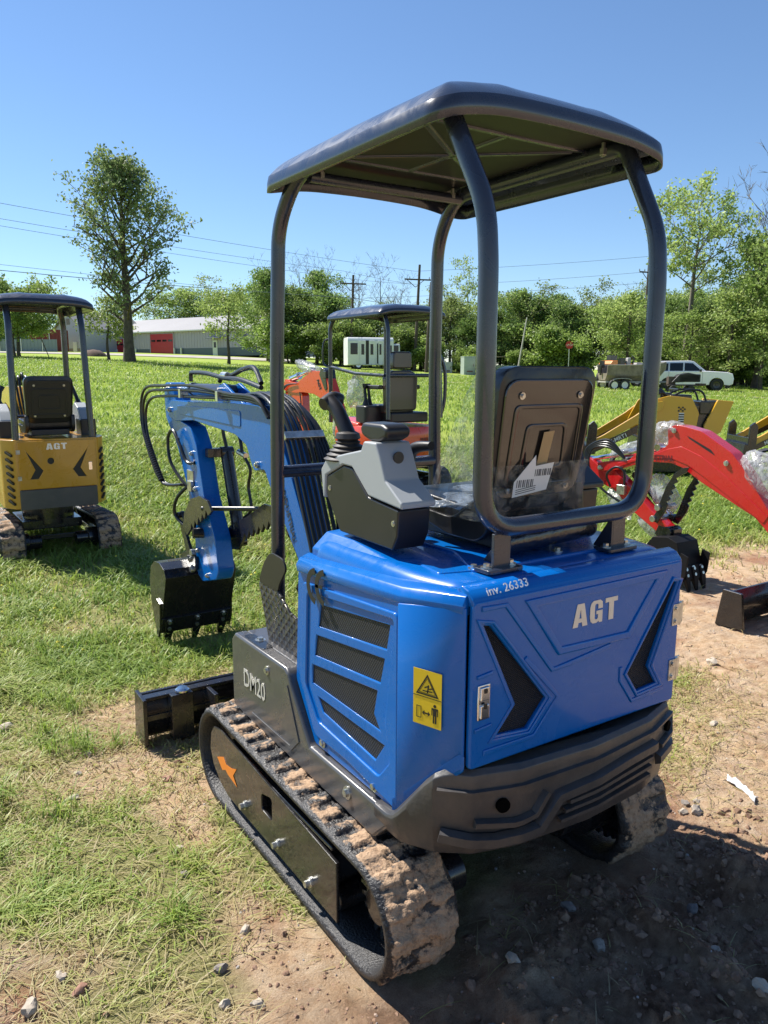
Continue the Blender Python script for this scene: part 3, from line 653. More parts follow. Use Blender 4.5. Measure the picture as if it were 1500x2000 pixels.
ink.append(sheet_mesh([[(0.058, 0.034), (0.058, 0.054), (0.078, 0.054), (0.078, 0.034), (0.0755, 0.034), (0.0755, 0.048), (0.0735, 0.048), (0.0735, 0.013), (0.069, 0.013), (0.069, 0.033), (0.067, 0.033), (0.067, 0.013), (0.0625, 0.013), (0.0625, 0.048), (0.0605, 0.048), (0.0605, 0.034)]], Mi, 0.0006))
ink.append(sheet_mesh([[(0.068+0.0045*cos(a*pi/5), 0.060+0.0045*sin(a*pi/5)) for a in range(10)]], Mi, 0.0006))
link('pictogram', join_me('pictogram', ink), M_INK, wl, smooth=False)

# rear door
My = frame_m((0, -0.519, 0), (1, 0, 0), (0, 0, 1))
door = [(-0.403, 0.662), (0.40, 0.662), (0.402, 1.10), (-0.400, 1.10)]
C1 = [(-0.365, 1.036), (-0.343, 1.031), (-0.141, 0.795), (-0.207, 0.725), (-0.314, 0.734), (-0.251, 0.805)]
C2 = [(0.366, 1.040), (0.272, 0.795), (0.314, 0.736), (0.231, 0.731), (0.183, 0.794), (0.345, 1.038)]
C2 = [(0.385, 1.035), (0.366, 1.040), (0.183, 0.794), (0.231, 0.728), (0.318, 0.734), (0.275, 0.795)]
mes = [sheet_mesh([round_poly(door, 0.014, 4), C1, C2], My, 0.018, 0.005, 2)]
def grow(poly, d):
    cx_ = sum(p[0] for p in poly)/len(poly); cz_ = sum(p[1] for p in poly)/len(poly); out = []
    for i in range(len(poly)):
        a = Vector(poly[i-1]); p = Vector(poly[i]); c = Vector(poly[(i+1) % len(poly)]); t1 = (p-a).normalized(); t2 = (c-p).normalized()
        n1 = Vector((t1.y, -t1.x)); n2 = Vector((t2.y, -t2.x)); nb = (n1+n2); nb = nb.normalized() if nb.length > 1e-6 else n1; k = 1/max(0.4, nb.dot(n1)); out.append((p+nb*d*k))
    return [tuple(q) for q in out]
def area(p): return sum(p[i-1][0]*p[i][1]-p[i][0]*p[i-1][1] for i in range(len(p)))
def ringm(poly, d0, d1, M_, th=0.008, bv=0.0035):
    s_ = 1 if area(poly) > 0 else -1
    return sheet_mesh([grow(poly, s_*d1), grow(poly, s_*d0)], M_, th, bv, 2)
Mf = Matrix.Translation((0, -0.010, 0)) @ My
mes.append(ringm(C1, 0.006, 0.015, Mf)); mes.append(ringm(C2, 0.006, 0.015, Mf))
trap = [(-0.19, 1.058), (0.282, 1.060), (0.168, 0.925), (-0.095, 0.930)]
mes.append(ringm(trap, 0.0, 0.022, Matrix.Translation((0, -0.010, 0)) @ My, 0.010, 0.0045))
# pressed swage lines: outer V and lower band
def strip(pts, wd, M_=None, th=0.007, bv=0.003):
    up = []; dn = []
    for i, p in enumerate(pts):
        a = Vector(pts[max(0, i-1)]); c = Vector(pts[min(len(pts)-1, i+1)]); t_ = (c-a).normalized(); nn = Vector((-t_.y, t_.x)); p = Vector(p); up.append(tuple(p+nn*wd/2)); dn.append(tuple(p-nn*wd/2))
    return sheet_mesh([up+dn[::-1]], M_ or Mf, th, bv, 2)
mes.append(strip([(-0.375, 1.080), (-0.295, 1.078), (-0.125, 0.872), (-0.07, 0.876), (0.10, 0.895)], 0.014)); mes.append(strip([(-0.225, 0.925), (-0.100, 0.793), (-0.185, 0.700), (-0.36, 0.700)], 0.014))
mes.append(strip([(0.15, 0.82), (0.150, 0.780), (0.205, 0.705), (0.345, 0.715)], 0.012)); mes.append(strip([(-0.39, 0.765), (-0.335, 0.770)], 0.010)); mes.append(strip([(-0.385, 0.905), (-0.335, 0.91)], 0.010))
# rolled top edge of the door
b = MB(); b.prism([(-0.528, 1.085), (-0.524, 1.104), (-0.506, 1.124), (-0.478, 1.133), (-0.46, 1.120), (-0.50, 1.085)], 'x', -0.400, 0.402)
tmp = b.build('tmp', M_BLUE, None, bevel=0.004); dg = bpy.context.evaluated_depsgraph_get(); mch = bpy.data.meshes.new_from_object(tmp.evaluated_get(dg)); mch.materials.clear(); bpy.data.objects.remove(tmp); mes.append(mch)
rd = link('rear_door', join_me('rear_door', mes), M_BLUE, BX, sharp=40)
link('grille_mesh', sheet_mesh([grow(C1, -0.004 if area(C1) < 0 else 0.004)], Matrix.Translation((0, 0.004, 0)) @ My, 0.002), M_GRX, rd, smooth=False)
link('grille_mesh', sheet_mesh([grow(C2, -0.004 if area(C2) < 0 else 0.004)], Matrix.Translation((0, 0.004, 0)) @ My, 0.002), M_GRX, rd, smooth=False)
for i, (ch_, x, w_) in enumerate((('A', -0.058, 1.0), ('G', 0.010, 1.0), ('T', 0.069, 1.0))):
    pass
tm = agt_mesh(frame_m((-0.056, -0.5292, 0.973), (1, 0, 0.0), (0.0, 0, 1)), 0.064, 1.38); link('lettering', tm, M_SILVER, rd, smooth=False)
tm = text_mesh('inv. 26333', frame_m((-0.352, -0.5215, 1.1085), (1, 0, 0.045), (0.0, 0.72, 0.9)), 0.032, 0.0004, 0.0003, 0.18, 1.05); link('handwriting', tm, M_WHITE, rd, smooth=False)
# latch and hinges
b = MB(); b.box((-0.363, -0.530, 0.838), (0.040, 0.006, 0.094)); b.box((-0.363, -0.535, 0.862), (0.028, 0.006, 0.036)); b.box((-0.363, -0.535, 0.815), (0.028, 0.006, 0.036)); lt = b.build('door_latch', M_CHROME, rd, bevel=0.003)
b = MB(); b.box((-0.363, -0.5385, 0.870), (0.010, 0.003, 0.012)); b.box((-0.363, -0.5385, 0.830), (0.010, 0.003, 0.014)); b.box((-0.363, -0.5262, 0.838), (0.048, 0.003, 0.102)); b.build('latch_gap', M_INK, lt, bevel=0.001)
for z in (0.936, 0.762):
    b = MB(); b.box((0.383, -0.529, z), (0.030, 0.006, 0.066)); b.tube([(0.404, -0.527, z-0.035), (0.404, -0.527, z+0.035)], 0.006, 10); b.box((0.420, -0.518, z), (0.022, 0.005, 0.066)); bolt(b, (0.381, -0.532, z+0.02), (0, -1, 0), 0.006, 0.004); bolt(b, (0.381, -0.532, z-0.02), (0, -1, 0), 0.006, 0.004)
    b.build('door_hinge', M_STEEL, rd, bevel=0.001)
# right rear corner cover
b = quad_plate([(0.410, -0.512, 0.655), (0.474, -0.312, 0.458), (0.476, -0.318, 1.06), (0.410, -0.512, 1.085)], 0.012); b.add([(0.470, -0.318, 0.46), (0.470, 0.26, 0.46), (0.470, 0.26, 1.06), (0.470, -0.318, 1.06), (0.458, -0.318, 0.46), (0.458, 0.26, 0.46), (0.458, 0.26, 1.06), (0.458, -0.318, 1.06)], [(0, 1, 2, 3), (4, 5, 6, 7), (0, 1, 5, 4), (3, 2, 6, 7), (0, 3, 7, 4), (1, 2, 6, 5)])
b.build('side_cover', M_BLUE, BX, bevel=0.004)
# deck
def off(fp, s, dy=0): return [(x*s, (y+0.13)*s-0.13+dy) for x, y in fp]
deck = [(-0.452, 0.205), (-0.446, -0.312), (-0.398, -0.488), (0.398, -0.488), (0.446, -0.312), (0.452, 0.205)]
dk = round_poly(deck, 0.05, 5)
rings = [[(x*s, (y+0.13)*s-0.13, z) for x, y in dk] for s, z in ((1.0, 1.04), (1.0, 1.075), (0.992, 1.098), (0.972, 1.116), (0.94, 1.127), (0.90, 1.131), (0.5, 1.131))]
b = MB(); b.loft(rings); dkz = b.build('deck', M_BLUE, BX, sharp=60)
b = MB()   # raised front fender rising under the console, and pressed steps on the deck
b.loft([[(-0.445, 0.215, 1.05), (-0.445, 0.215, 1.10), (-0.40, 0.20, 1.150), (-0.25, 0.20, 1.158), (-0.22, 0.21, 1.06)], [(-0.445, 0.05, 1.05), (-0.445, 0.05, 1.105), (-0.39, 0.05, 1.148), (-0.25, 0.05, 1.155), (-0.22, 0.05, 1.06)], [(-0.440, -0.28, 1.05), (-0.440, -0.28, 1.10), (-0.41, -0.27, 1.122), (-0.28, -0.24, 1.132), (-0.25, -0.24, 1.06)]])
b.prism(round_poly([(-0.30, -0.40), (0.30, -0.40), (0.34, -0.20), (0.30, 0.15), (-0.22, 0.15), (-0.20, -0.2)], 0.03), 'z', 1.12, 1.139)
b.prism(round_poly([(-0.38, -0.36), (-0.27, -0.39), (-0.24, -0.28), (-0.36, -0.24)], 0.015), 'z', 1.12, 1.135)
b.build('deck_pressing', M_BLUE, dkz, bevel=0.014, seg=4)
b = MB()
for p in ((-0.275, -0.375, 1.135), (-0.12, -0.30, 1.139), (0.05, -0.36, 1.139), (0.12, -0.26, 1.139), (0.34, -0.28, 1.131), (-0.02, -0.15, 1.139)): bolt(b, p, (0, 0, 1), 0.009, 0.009)
b.build('deck_bolt', M_STEEL, dkz)
b = MB(); b.box((0.36, -0.36, 1.1325), (0.035, 0.02, 0.003)); b.build('deck_sticker', M_SILVER, dkz)

# canopy frame: hoop at the back bent forward along the roof edges to the front posts
cf = bpy.data.objects.new('canopy_frame', None); C.objects.link(cf); cf.parent = BX; cf.empty_display_size = 0.1
def arc_bend(pts, rad, k=6):
    P = [Vector(p) for p in pts]; out = [P[0]]
    for i in range(1, len(P)-1):
        a, p, c = P[i-1], P[i], P[i+1]; r_ = rad[i-1] if hasattr(rad, '__len__') else rad
        t = min(r_, (a-p).length*0.48, (c-p).length*0.48); p1 = p+(a-p).normalized()*t; p2 = p+(c-p).normalized()*t
        for j in range(k+1):
            s_ = j/k; out.append((1-s_)**2*p1+2*s_*(1-s_)*p+s_*s_*p2)
    out.append(P[-1]); return out
b = MB(); yr_, wr_ = -0.44, 0.308
path = [(-0.365, 0.64, 0.70), (-0.350, 0.64, 1.65), (-0.342, 0.62, 2.14), (-0.328, 0.50, 2.288), (-0.328, -0.30, 2.288), (-0.308, -0.43, 2.035), (-0.306, yr_, 1.9), (-0.308, yr_, 1.252), (0.308, yr_, 1.252), (0.318, yr_, 1.9), (0.318, -0.43, 2.035), (0.318, -0.30, 2.288), (0.325, 0.50, 2.288), (0.342, 0.62, 2.14), (0.350, 0.64, 1.65), (0.365, 0.64, 0.70)]
b.tube(arc_bend(path, [0.05, 0.08, 0.10, 0.035, 0.07, 0.04, 0.12, 0.12, 0.04, 0.07, 0.035, 0.10, 0.08, 0.05], 8), 0.0248, 20)
b.build('roll_hoop', M_NAVY, cf)
b = MB(); b.mark(); b.rod((-0.357, 0.64, 1.287), (0.357, 0.64, 1.287), 0.023); b.mark(); b.rod((-0.31, 0.45, 2.268), (0.31, 0.45, 2.268), 0.018); b.build('crossbar', M_NAVY, cf)
for s in (-1, 1):
    b = MB(); b.box((s*0.228, -0.425, 1.185), (0.052, 0.012, 0.10)); b.prism([(-0.43, 1.14), (-0.36, 1.14), (-0.42, 1.23), (-0.43, 1.23)], 'x', s*0.228-0.026*s-0.005, s*0.228-0.026*s+0.005) if s > 0 else b.prism([(-0.43, 1.14), (-0.33, 1.14), (-0.42, 1.24), (-0.43, 1.24)], 'x', -0.206, -0.196)
    b.prism(round_poly([(s*0.228-0.06, -0.455), (s*0.228+0.06, -0.455), (s*0.228+0.06, -0.385), (s*0.228-0.06, -0.385)], 0.012), 'z', 1.135, 1.146)
    ft = b.build('mounting_foot', M_NAVY, cf, bevel=0.002)
    b = MB(); bolt(b, (s*0.228-0.042, -0.42, 1.146), (0, 0, 1), 0.009, 0.009); bolt(b, (s*0.228+0.042, -0.42, 1.146), (0, 0, 1), 0.009, 0.009); b.build('foot_bolt', M_STEEL, ft)
rf = roof_mesh(-0.412, 0.412, -0.385, 0.595, 2.346, 0.050, 0.034)
ro = rf.build('roof', M_NAVY, BX, sharp=80); sm = ro.modifiers.new('solid', 'SOLIDIFY'); sm.thickness = 0.005; sm.offset = -1
b = MB()
for (x0, y0, x1, y1) in ((-0.30, -0.15, 0.30, -0.15), (-0.30, 0.33, 0.30, 0.33), (0.0, -0.15, 0.0, 0.33), (-0.28, -0.13, 0.0, 0.10), (0.28, -0.13, 0.0, 0.10), (-0.28, 0.31, 0.0, 0.10), (0.28, 0.31, 0.0, 0.10)):
    d = Vector((x1-x0, y1-y0, 0)); nn = Vector((-d.y, d.x, 0)).normalized()*0.008; a = Vector((x0, y0, 2.2985)); c = Vector((x1, y1, 2.2985)); up = Vector((0, 0, 0.010))
    b.add([a+nn, a-nn, c-nn, c+nn, a+nn*1.8+up, a-nn*1.8+up, c-nn*1.8+up, c+nn*1.8+up], [(0, 1, 2, 3), (4, 7, 6, 5), (0, 4, 5, 1), (1, 5, 6, 2), (2, 6, 7, 3), (3, 7, 4, 0)])
b.build('roof_rib', MATS['tube_paint'], ro, bevel=0.003)
b = MB()
b.add([(-0.29, -0.30, 2.3035), (0.29, -0.30, 2.3035), (0.29, 0.52, 2.3035), (-0.29, 0.52, 2.3035), (-0.29, -0.30, 2.3085), (0.29, -0.30, 2.3085), (0.29, 0.52, 2.3085), (-0.29, 0.52, 2.3085)], [(0, 1, 2, 3), (4, 7, 6, 5), (0, 4, 5, 1), (1, 5, 6, 2), (2, 6, 7, 3), (3, 7, 4, 0)])
b.build('roof_lining', mat('dark_lining', (0.008, 0.008, 0.010), 0.38, spec=0.22, bump=0.10, bscale=3.5), ro)
b = MB()
for x, y in ((-0.27, -0.26), (0.27, -0.26), (-0.27, 0.44), (0.27, 0.44)): b.mark(); b.rod((x, y, 2.300), (x, y, 2.262), 0.006, 8); b.tube([(x, y, 2.284), (x, y, 2.266)], 0.011, 6)
b.build('roof_bolt', M_STEEL, ro)

# seat
s_, Ms = make_seat(BX, 0.025, -0.275, 1.275, 0.375, zt=1.665, fancy=True)
H = 0.39
link('kraft_tag', sheet_mesh([[(-0.028, 0.110), (0.012, 0.115), (0.024, 0.215), (-0.016, 0.212)]], Ms @ Matrix.Translation((0, 0, 0.0155)), 0.001), M_KRAFT, s_, smooth=False)
lab = [(-0.115, 0.030), (0.015, 0.045), (0.030, 0.125), (-0.04, 0.118), (-0.045, 0.150), (-0.115, 0.075)]
link('shipping_label', sheet_mesh([lab], Ms @ Matrix.Translation((0, 0, 0.027)), 0.0008), mat('label_paper', (0.72, 0.70, 0.66), 0.6), s_, smooth=False)
mi = []
def bar(x0, z0, x1, z1): mi.append(sheet_mesh([[(x0, z0), (x1, z0+0.12*(x1-x0)), (x1, z1+0.12*(x1-x0)), (x0, z1)]], Ms @ Matrix.Translation((0, 0, 0.0278)), 0.0004))
for k in range(9): bar(-0.105+k*0.0075, 0.058, -0.105+k*0.0075+0.003+0.002*(k % 2), 0.080)
for k in range(9): bar(-0.04+k*0.007, 0.088, -0.04+k*0.007+0.003+0.0015*(k % 3), 0.108)
for k in range(3): bar(-0.105, 0.038+k*0.006, -0.03, 0.0405+k*0.006)
link('label_print', join_me('print', mi), mat('print_grey', (0.12, 0.12, 0.12), 0.6), s_, smooth=False)
# stretch film wrapped round cushion and backrest
V = []; nA, nB = 60, 26
for j in range(nB):
    t = j/(nB-1); z = 1.235+0.14*t-0.02*sin(t*5)
    for i in range(nA):
        a = i/(nA-1); 
        per = [(-0.190, -0.14), (-0.185, -0.26), (-0.165, -0.302), (0.20, -0.302), (0.235, -0.26), (0.235, -0.1)]
        u = a*(len(per)-1); k = min(int(u), len(per)-2); f = u-k; x = per[k][0]*(1-f)+per[k+1][0]*f; y = per[k][1]*(1-f)+per[k+1][1]*f
        yl = -(z-1.275)*0.16; cen = Vector((0.025, -0.12)); d = (Vector((x, y))-cen).normalized(); w_ = 0.003*noise.noise(Vector((x*9, y*9, z*34)))+0.002*noise.noise(Vector((x*20, y*20, z*90)))
        V.append((x+d.x*w_, y+d.y*w_+yl-0.004, z+0.05*max(0, y)))
F = [(j*nA+i, j*nA+i+1, (j+1)*nA+i+1, (j+1)*nA+i) for j in range(nB-1) for i in range(nA-1)]
b = MB(); b.add(V, F); b.build('stretch_film', M_FILM, s_, sharp=180)
V = []; n1 = 30
for j in range(n1):
    for i in range(n1):
        u, v = i/(n1-1), j/(n1-1); x = -0.185+0.42*u; y = -0.20+0.39*v; q = Vector((x*7, y*7, 3.3))
        V.append((x, y, 1.290-0.035*abs(2*u-1)**3+0.012*noise.noise(q)+0.006*noise.noise(q*3.2)-0.03*v*v))
b = MB(); b.add(V, [(j*n1+i, j*n1+i+1, (j+1)*n1+i+1, (j+1)*n1+i) for j in range(n1-1) for i in range(n1-1)]); b.build('cushion_film', film_mat('frosted_film', (0.30, 0.36, 0.44), 0.55), s_, sharp=180)
V = []   # film hanging over the left edge of the backrest
for j in range(24):
    for i in range(14):
        u, v = i/13, j/23; z = 1.27+0.37*v; y = -0.275-(z-1.275)*0.16+0.02+0.15*(1-v)**0.8*u+0.06*u; x = -0.178-0.012*sin(u*3)+0.008*noise.noise(Vector((u*4, v*9, 1)))
        V.append((x-0.01*(1-v), y, z))
b = MB(); b.add(V, [(j*14+i, j*14+i+1, (j+1)*14+i+1, (j+1)*14+i) for j in range(23) for i in range(13)]); b.build('edge_film', M_FILM, s_, sharp=180)
b = MB(); b.tube([(-0.14, -0.335, 1.185), (0.10, -0.345, 1.20), (0.19, -0.345, 1.20)], [0.038, 0.04, 0.036], 20, smooth=6); b.build('rolled_manual', mat('wrapped_roll', (0.012, 0.014, 0.022), 0.18, coat=0.6, bump=0.8, bscale=30), s_)

# control consoles
def console(xa, xb, side, mg=None):
    mg = mg or M_GREY
    co = bpy.data.objects.new('control_console', None); C.objects.link(co); co.parent = BX; co.empty_display_size = 0.1
    lo = [(0.205, 1.325), (0.205, 1.262), (0.125, 1.162), (-0.165, 1.158), (-0.188, 1.20), (-0.195, 1.275), (-0.038, 1.292), (0.047, 1.366), (0.097, 1.370)]
    b = MB(); b.prism(lo, 'x', xa, xb); lw = b.build('lower_box', M_PLAST, co, bevel=0.006, seg=3)
    up_ = [(0.222, 1.255), (0.235, 1.345), (0.20, 1.382), (0.08, 1.408), (-0.005, 1.425), (-0.02, 1.452), (-0.085, 1.452), (-0.105, 1.418), (-0.135, 1.350), (-0.215, 1.297), (-0.215, 1.280), (-0.045, 1.296), (0.045, 1.370), (0.10, 1.372), (0.205, 1.328), (0.210, 1.258)]
    m_ = (xa+xb)/2; b = MB(); b.prism(up_, 'x', xa-0.004, xb+0.004); u_ = b.build('top_shell', mg, co, bevel=0.010, seg=3)
    b = MB(); b.prism([(-0.03, 1.40), (-0.075, 1.40), (-0.075, 1.47), (-0.03, 1.47)], 'x', m_-0.03, m_+0.03); b.build('armrest_post', mg, co, bevel=0.006)
    b = MB(); b.prism(round_poly([(0.020, 1.465), (0.030, 1.488), (0.015, 1.504), (-0.09, 1.504), (-0.118, 1.492), (-0.115, 1.468), (-0.075, 1.452), (-0.03, 1.450)], 0.012, 4), 'x', m_-0.042, m_+0.042); b.build('armrest', M_PLAST, co, bevel=0.012, seg=3)
    b = MB(); sx = xa-0.004 if side < 0 else xb+0.004
    b.lathe([(0, 0), (0.017, 0), (0.017, side*0.004), (0, side*0.004)], (m_, -0.112, 1.41), 'y', 24); b.build('key_switch', M_PLAST, co)
    b = MB()
    for y, z in ((0.185, 1.29), (-0.17, 1.235)): bolt(b, (xa if side < 0 else xb, y, z), (side, 0, 0), 0.005, 0.003)
    b.build('console_screw', M_STEEL, co)
    jo = bpy.data.objects.new('joystick', None); C.objects.link(jo); jo.parent = co; jo.empty_display_size = 0.1
    b = MB(); pr = [(0, 0)]
    for k in range(5): r_ = 0.072-0.009*k; pr += [(r_, 0.002+k*0.013), (r_+0.004, 0.007+k*0.013), (r_-0.006, 0.012+k*0.013)]
    pr += [(0.040, 0.070), (0.036, 0.085), (0.022, 0.092), (0, 0.092)]
    b.lathe(pr, (m_, 0.165, 1.375), 'z', 28); b.build('rubber_boot', M_RUB, jo)
    b = MB(); b.tube([(m_, 0.165, 1.455), (m_-0.005, 0.185, 1.49), (m_-0.01, 0.215, 1.53), (m_-0.015, 0.25, 1.555)], [0.026, 0.024, 0.023, 0.026], 16, smooth=6); b.tube([(m_-0.042, 0.245, 1.546), (m_+0.002, 0.255, 1.560), (m_+0.03, 0.25, 1.556)], [0.020, 0.027, 0.019], 14, smooth=4); b.build('grip', M_PLAST, jo)
    b = MB(); b.tube([(m_, 0.254, 1.570), (m_, 0.254, 1.586)], 0.006, 12); b.build('horn_button', mat('amber_button', (0.6, 0.25, 0.02), 0.4), jo)
    return co
console(-0.395, -0.285, -1); console(0.285, 0.400, 1, M_PLAST)
b = MB(); b.tube([(-0.235, -0.02, 1.30), (-0.235, -0.02, 1.38), (-0.235, -0.045, 1.425), (-0.23, -0.12, 1.438)], [0.007, 0.015, 0.018, 0.013], 14, smooth=6); b.build('safety_lever', M_PLAST, BX)
# footrest plates with diamond tread
def tread_mat():
    m = mat('tread_plate', (0.10, 0.10, 0.10), 0.30, metal=0.75, dust=0.35); n = m.node_tree; L = n.links; b = n.nodes['Principled BSDF']
    tc = n.nodes.new('ShaderNodeTexCoord'); mp = n.nodes.new('ShaderNodeMapping'); mp.inputs['Rotation'].default_value = (radians(45), 0, 0); mp.inputs['Scale'].default_value = (1, 12, 12); L.new(tc.outputs['Object'], mp.inputs['Vector'])
    ck = n.nodes.new('ShaderNodeTexChecker'); ck.inputs['Scale'].default_value = 1.0; L.new(mp.outputs['Vector'], ck.inputs['Vector'])
    w1 = n.nodes.new('ShaderNodeTexWave'); w1.bands_direction = 'Y'; w1.inputs['Scale'].default_value = 0.9; L.new(mp.outputs['Vector'], w1.inputs['Vector']); w2 = n.nodes.new('ShaderNodeTexWave'); w2.bands_direction = 'Z'; w2.inputs['Scale'].default_value = 0.9; L.new(mp.outputs['Vector'], w2.inputs['Vector'])
    mn = n.nodes.new('ShaderNodeMath'); mn.operation = 'MAXIMUM'; L.new(w1.outputs['Fac'], mn.inputs[0]); L.new(w2.outputs['Fac'], mn.inputs[1]); bp = n.nodes.new('ShaderNodeBump'); bp.inputs['Strength'].default_value = 1.0; bp.inputs['Distance'].default_value = 0.012; L.new(mn.outputs[0], bp.inputs['Height']); L.new(bp.outputs['Normal'], b.inputs['Normal']); return m
M_TREAD = tread_mat()
for s in (-1, 1):
    pd = bpy.data.objects.new('footrest', None); C.objects.link(pd); pd.parent = BX; pd.empty_display_size = 0.1
    x0 = s*0.405 if s < 0 else 0.34
    pl = [(0.715, 0.862), (0.615, 0.655), (0.40, 0.690), (0.37, 0.76), (0.40, 0.845), (0.50, 0.870), (0.56, 0.900)]
    pl = [(0.712, 0.868), (0.620, 0.622), (0.385, 0.672), (0.375, 0.800), (0.46, 0.815), (0.545, 0.868)]
    link('tread_plate', sheet_mesh([round_poly(pl, 0.01)], frame_m((x0, 0, 0), (0, 1, 0), (0, 0, 1)), 0.010, 0.002), M_TREAD, pd)
    pl = [(0.712, 0.868), (0.66, 0.955), (0.600, 1.005), (0.50, 0.998), (0.475, 0.965), (0.535, 0.895), (0.545, 0.868)]
    link('toe_flap', sheet_mesh([round_poly(pl, 0.03)], frame_m((x0-0.002, 0, 0), (0, 1, 0), (0, 0, 1)), 0.008, 0.002), M_PLAST, pd)
    if s < 0: link('hinge_plate', sheet_mesh([round_poly([(0.545, 0.87), (0.46, 0.80), (0.40, 0.84), (0.50, 0.93)], 0.01)], frame_m((x0+0.07, 0, 0), (0, 1, 0), (0, 0, 1)), 0.008, 0.002), M_TREAD, pd)
# ---------------------------------------------------------------- boom, arm, bucket, thumb (all in the plane x = 0 of their machine)
def plate_pair(root, name, poly, half, m, bev=0.006, solid=True, rnd=0.02):
    b = MB(); b.prism(round_poly(poly, rnd, 3), 'x', -half, half); return b.build(name, m, root, bevel=bev)
def cylinder(root, a, b_, r, m, rod=0.5, x=0.0):
    c = bpy.data.objects.new('hydraulic_cylinder', None); C.objects.link(c); c.parent = root; c.empty_display_size = 0.1
    a = Vector((x, *a)); e = Vector((x, *b_)); mid = a.lerp(e, rod)
    b = MB(); b.rod(a, mid, r, 20); b.rod(mid-(e-a).normalized()*0.02, mid+(e-a).normalized()*0.012, r*1.15, 20); b.tube([a-Vector((r, 0, 0)), a+Vector((r, 0, 0))], r*0.9, 16); b.build('barrel', m, c, bevel=0.002)
    b = MB(); b.rod(mid, e, r*0.55, 16); b.build('piston_rod', M_CHROME, c)
    b = MB(); b.tube([e-Vector((r*0.9, 0, 0)), e+Vector((r*0.9, 0, 0))], r*0.85, 16); b.build('rod_eye', m, c, bevel=0.002); return c
def pins(root, P, half, r=0.016):
    b = MB()
    for y, z in P:
        b.mark(); b.tube([(-half-0.010, y, z), (half+0.010, y, z)], r, 16)
        for s in (-1, 1): b.tube([(s*(half+0.010), y, z), (s*(half+0.018), y, z)], r*0.6, 6)
    return b.build('pivot_pin', M_STEEL, root, bevel=0.001)
def bucket(root, prof, xc, w, teeth_z0, teeth, m=None, bolts=True):
    """prof: closed (y, z) side outline; first two points lie on the cutting edge side"""
    m = m or M_BLACK; k = bpy.data.objects.new('bucket', None); C.objects.link(k); k.parent = root; k.empty_display_size = 0.1
    b = MB()
    for s in (-1, 1): b.prism(prof, 'x', xc+s*w/2-0.006, xc+s*w/2+0.006)
    n = len(prof); open_edge = len(prof)-1
    for i in range(n-1):
        a = Vector(prof[i]); c = Vector(prof[i+1]); d = (c-a).normalized(); nn = Vector((d.y, -d.x))*0.010
        b.prism([tuple(a), tuple(c), tuple(c+nn), tuple(a+nn)], 'x', xc-w/2, xc+w/2)
    sh = b.build('bucket_shell', m, k, bevel=0.002)
    b = MB(); a = Vector(prof[0]); c = Vector(prof[1]); d = (c-a).normalized()
    nn = Vector((-d.y, d.x)); nn = nn if nn.x < 0 else -nn
    lo = a; hi = a+d*0.085
    b.prism([tuple(lo-d*0.02), tuple(hi), tuple(hi+nn*0.012), tuple(lo-d*0.02+nn*0.012)], 'x', xc-w/2-0.008, xc+w/2+0.008); b.build('cutting_edge', m, k, bevel=0.002)
    for t in teeth:
        b = MB(); x = xc+t*w*0.43; p0 = a; dd = -d
        q = [Vector(p0)+nn*0.022, Vector(p0)-nn*0.022]; e = Vector(p0)+dd*0.11
        b.loft([[(x-0.025, *(Vector(p0)-dd*0.07+nn*0.020)), (x+0.025, *(Vector(p0)-dd*0.07+nn*0.020)), (x+0.025, *(Vector(p0)-dd*0.03-nn*0.020)), (x-0.025, *(Vector(p0)-dd*0.03-nn*0.020))],
                [(x-0.026, *(Vector(p0)+dd*0.02+nn*0.020)), (x+0.026, *(Vector(p0)+dd*0.02+nn*0.020)), (x+0.026, *(Vector(p0)+dd*0.02-nn*0.018)), (x-0.026, *(Vector(p0)+dd*0.02-nn*0.018))],
                [(x-0.016, *(e+nn*0.004)), (x+0.016, *(e+nn*0.004)), (x+0.016, *(e-nn*0.002)), (x-0.016, *(e-nn*0.002))]])
        b.build('tooth', m, k, bevel=0.002)
    for s in (-1, 1):
        y0, z0 = a.x, a.y; b = MB()
        b.prism([(y0-0.02, z0+0.02), (y0-0.035, z0+0.17), (y0+0.03, z0+0.19), (y0+0.06, z0+0.06), (y0+0.05, z0-0.06), (y0+0.02, z0-0.05)], 'x', xc+s*(w/2+0.012)-0.006, xc+s*(w/2+0.012)+0.006); b.build('side_cutter', m, k, bevel=0.002)
    if bolts:
        b = MB(); n3 = Vector((0, nn.x, nn.y))
        for t in teeth:
            for h in (0.012, 0.058): p = a+d*h+nn*0.012; bolt(b, (xc+t*w*0.43, p.x, p.y), n3, 0.013, 0.009)
        b.build('edge_bolt', M_STEEL, k)
    return k
def thumb(root, pts, x0, th, m=None):
    b = MB(); b.prism(pts, 'x', x0-th/2, x0+th/2); return b.build('thumb_claw', m or M_BLACK, root, bevel=0.002)
def serrate(a, b_, n, h, side=1):
    a = Vector(a); b_ = Vector(b_); d = (b_-a)/n; nn = Vector((-d.y, d.x)).normalized()*h*side; out = []
    for i in range(n): out += [tuple(a+d*i+nn*0.1), tuple(a+d*(i+0.45)+nn), tuple(a+d*(i+0.75)-nn*0.2)]
    return out

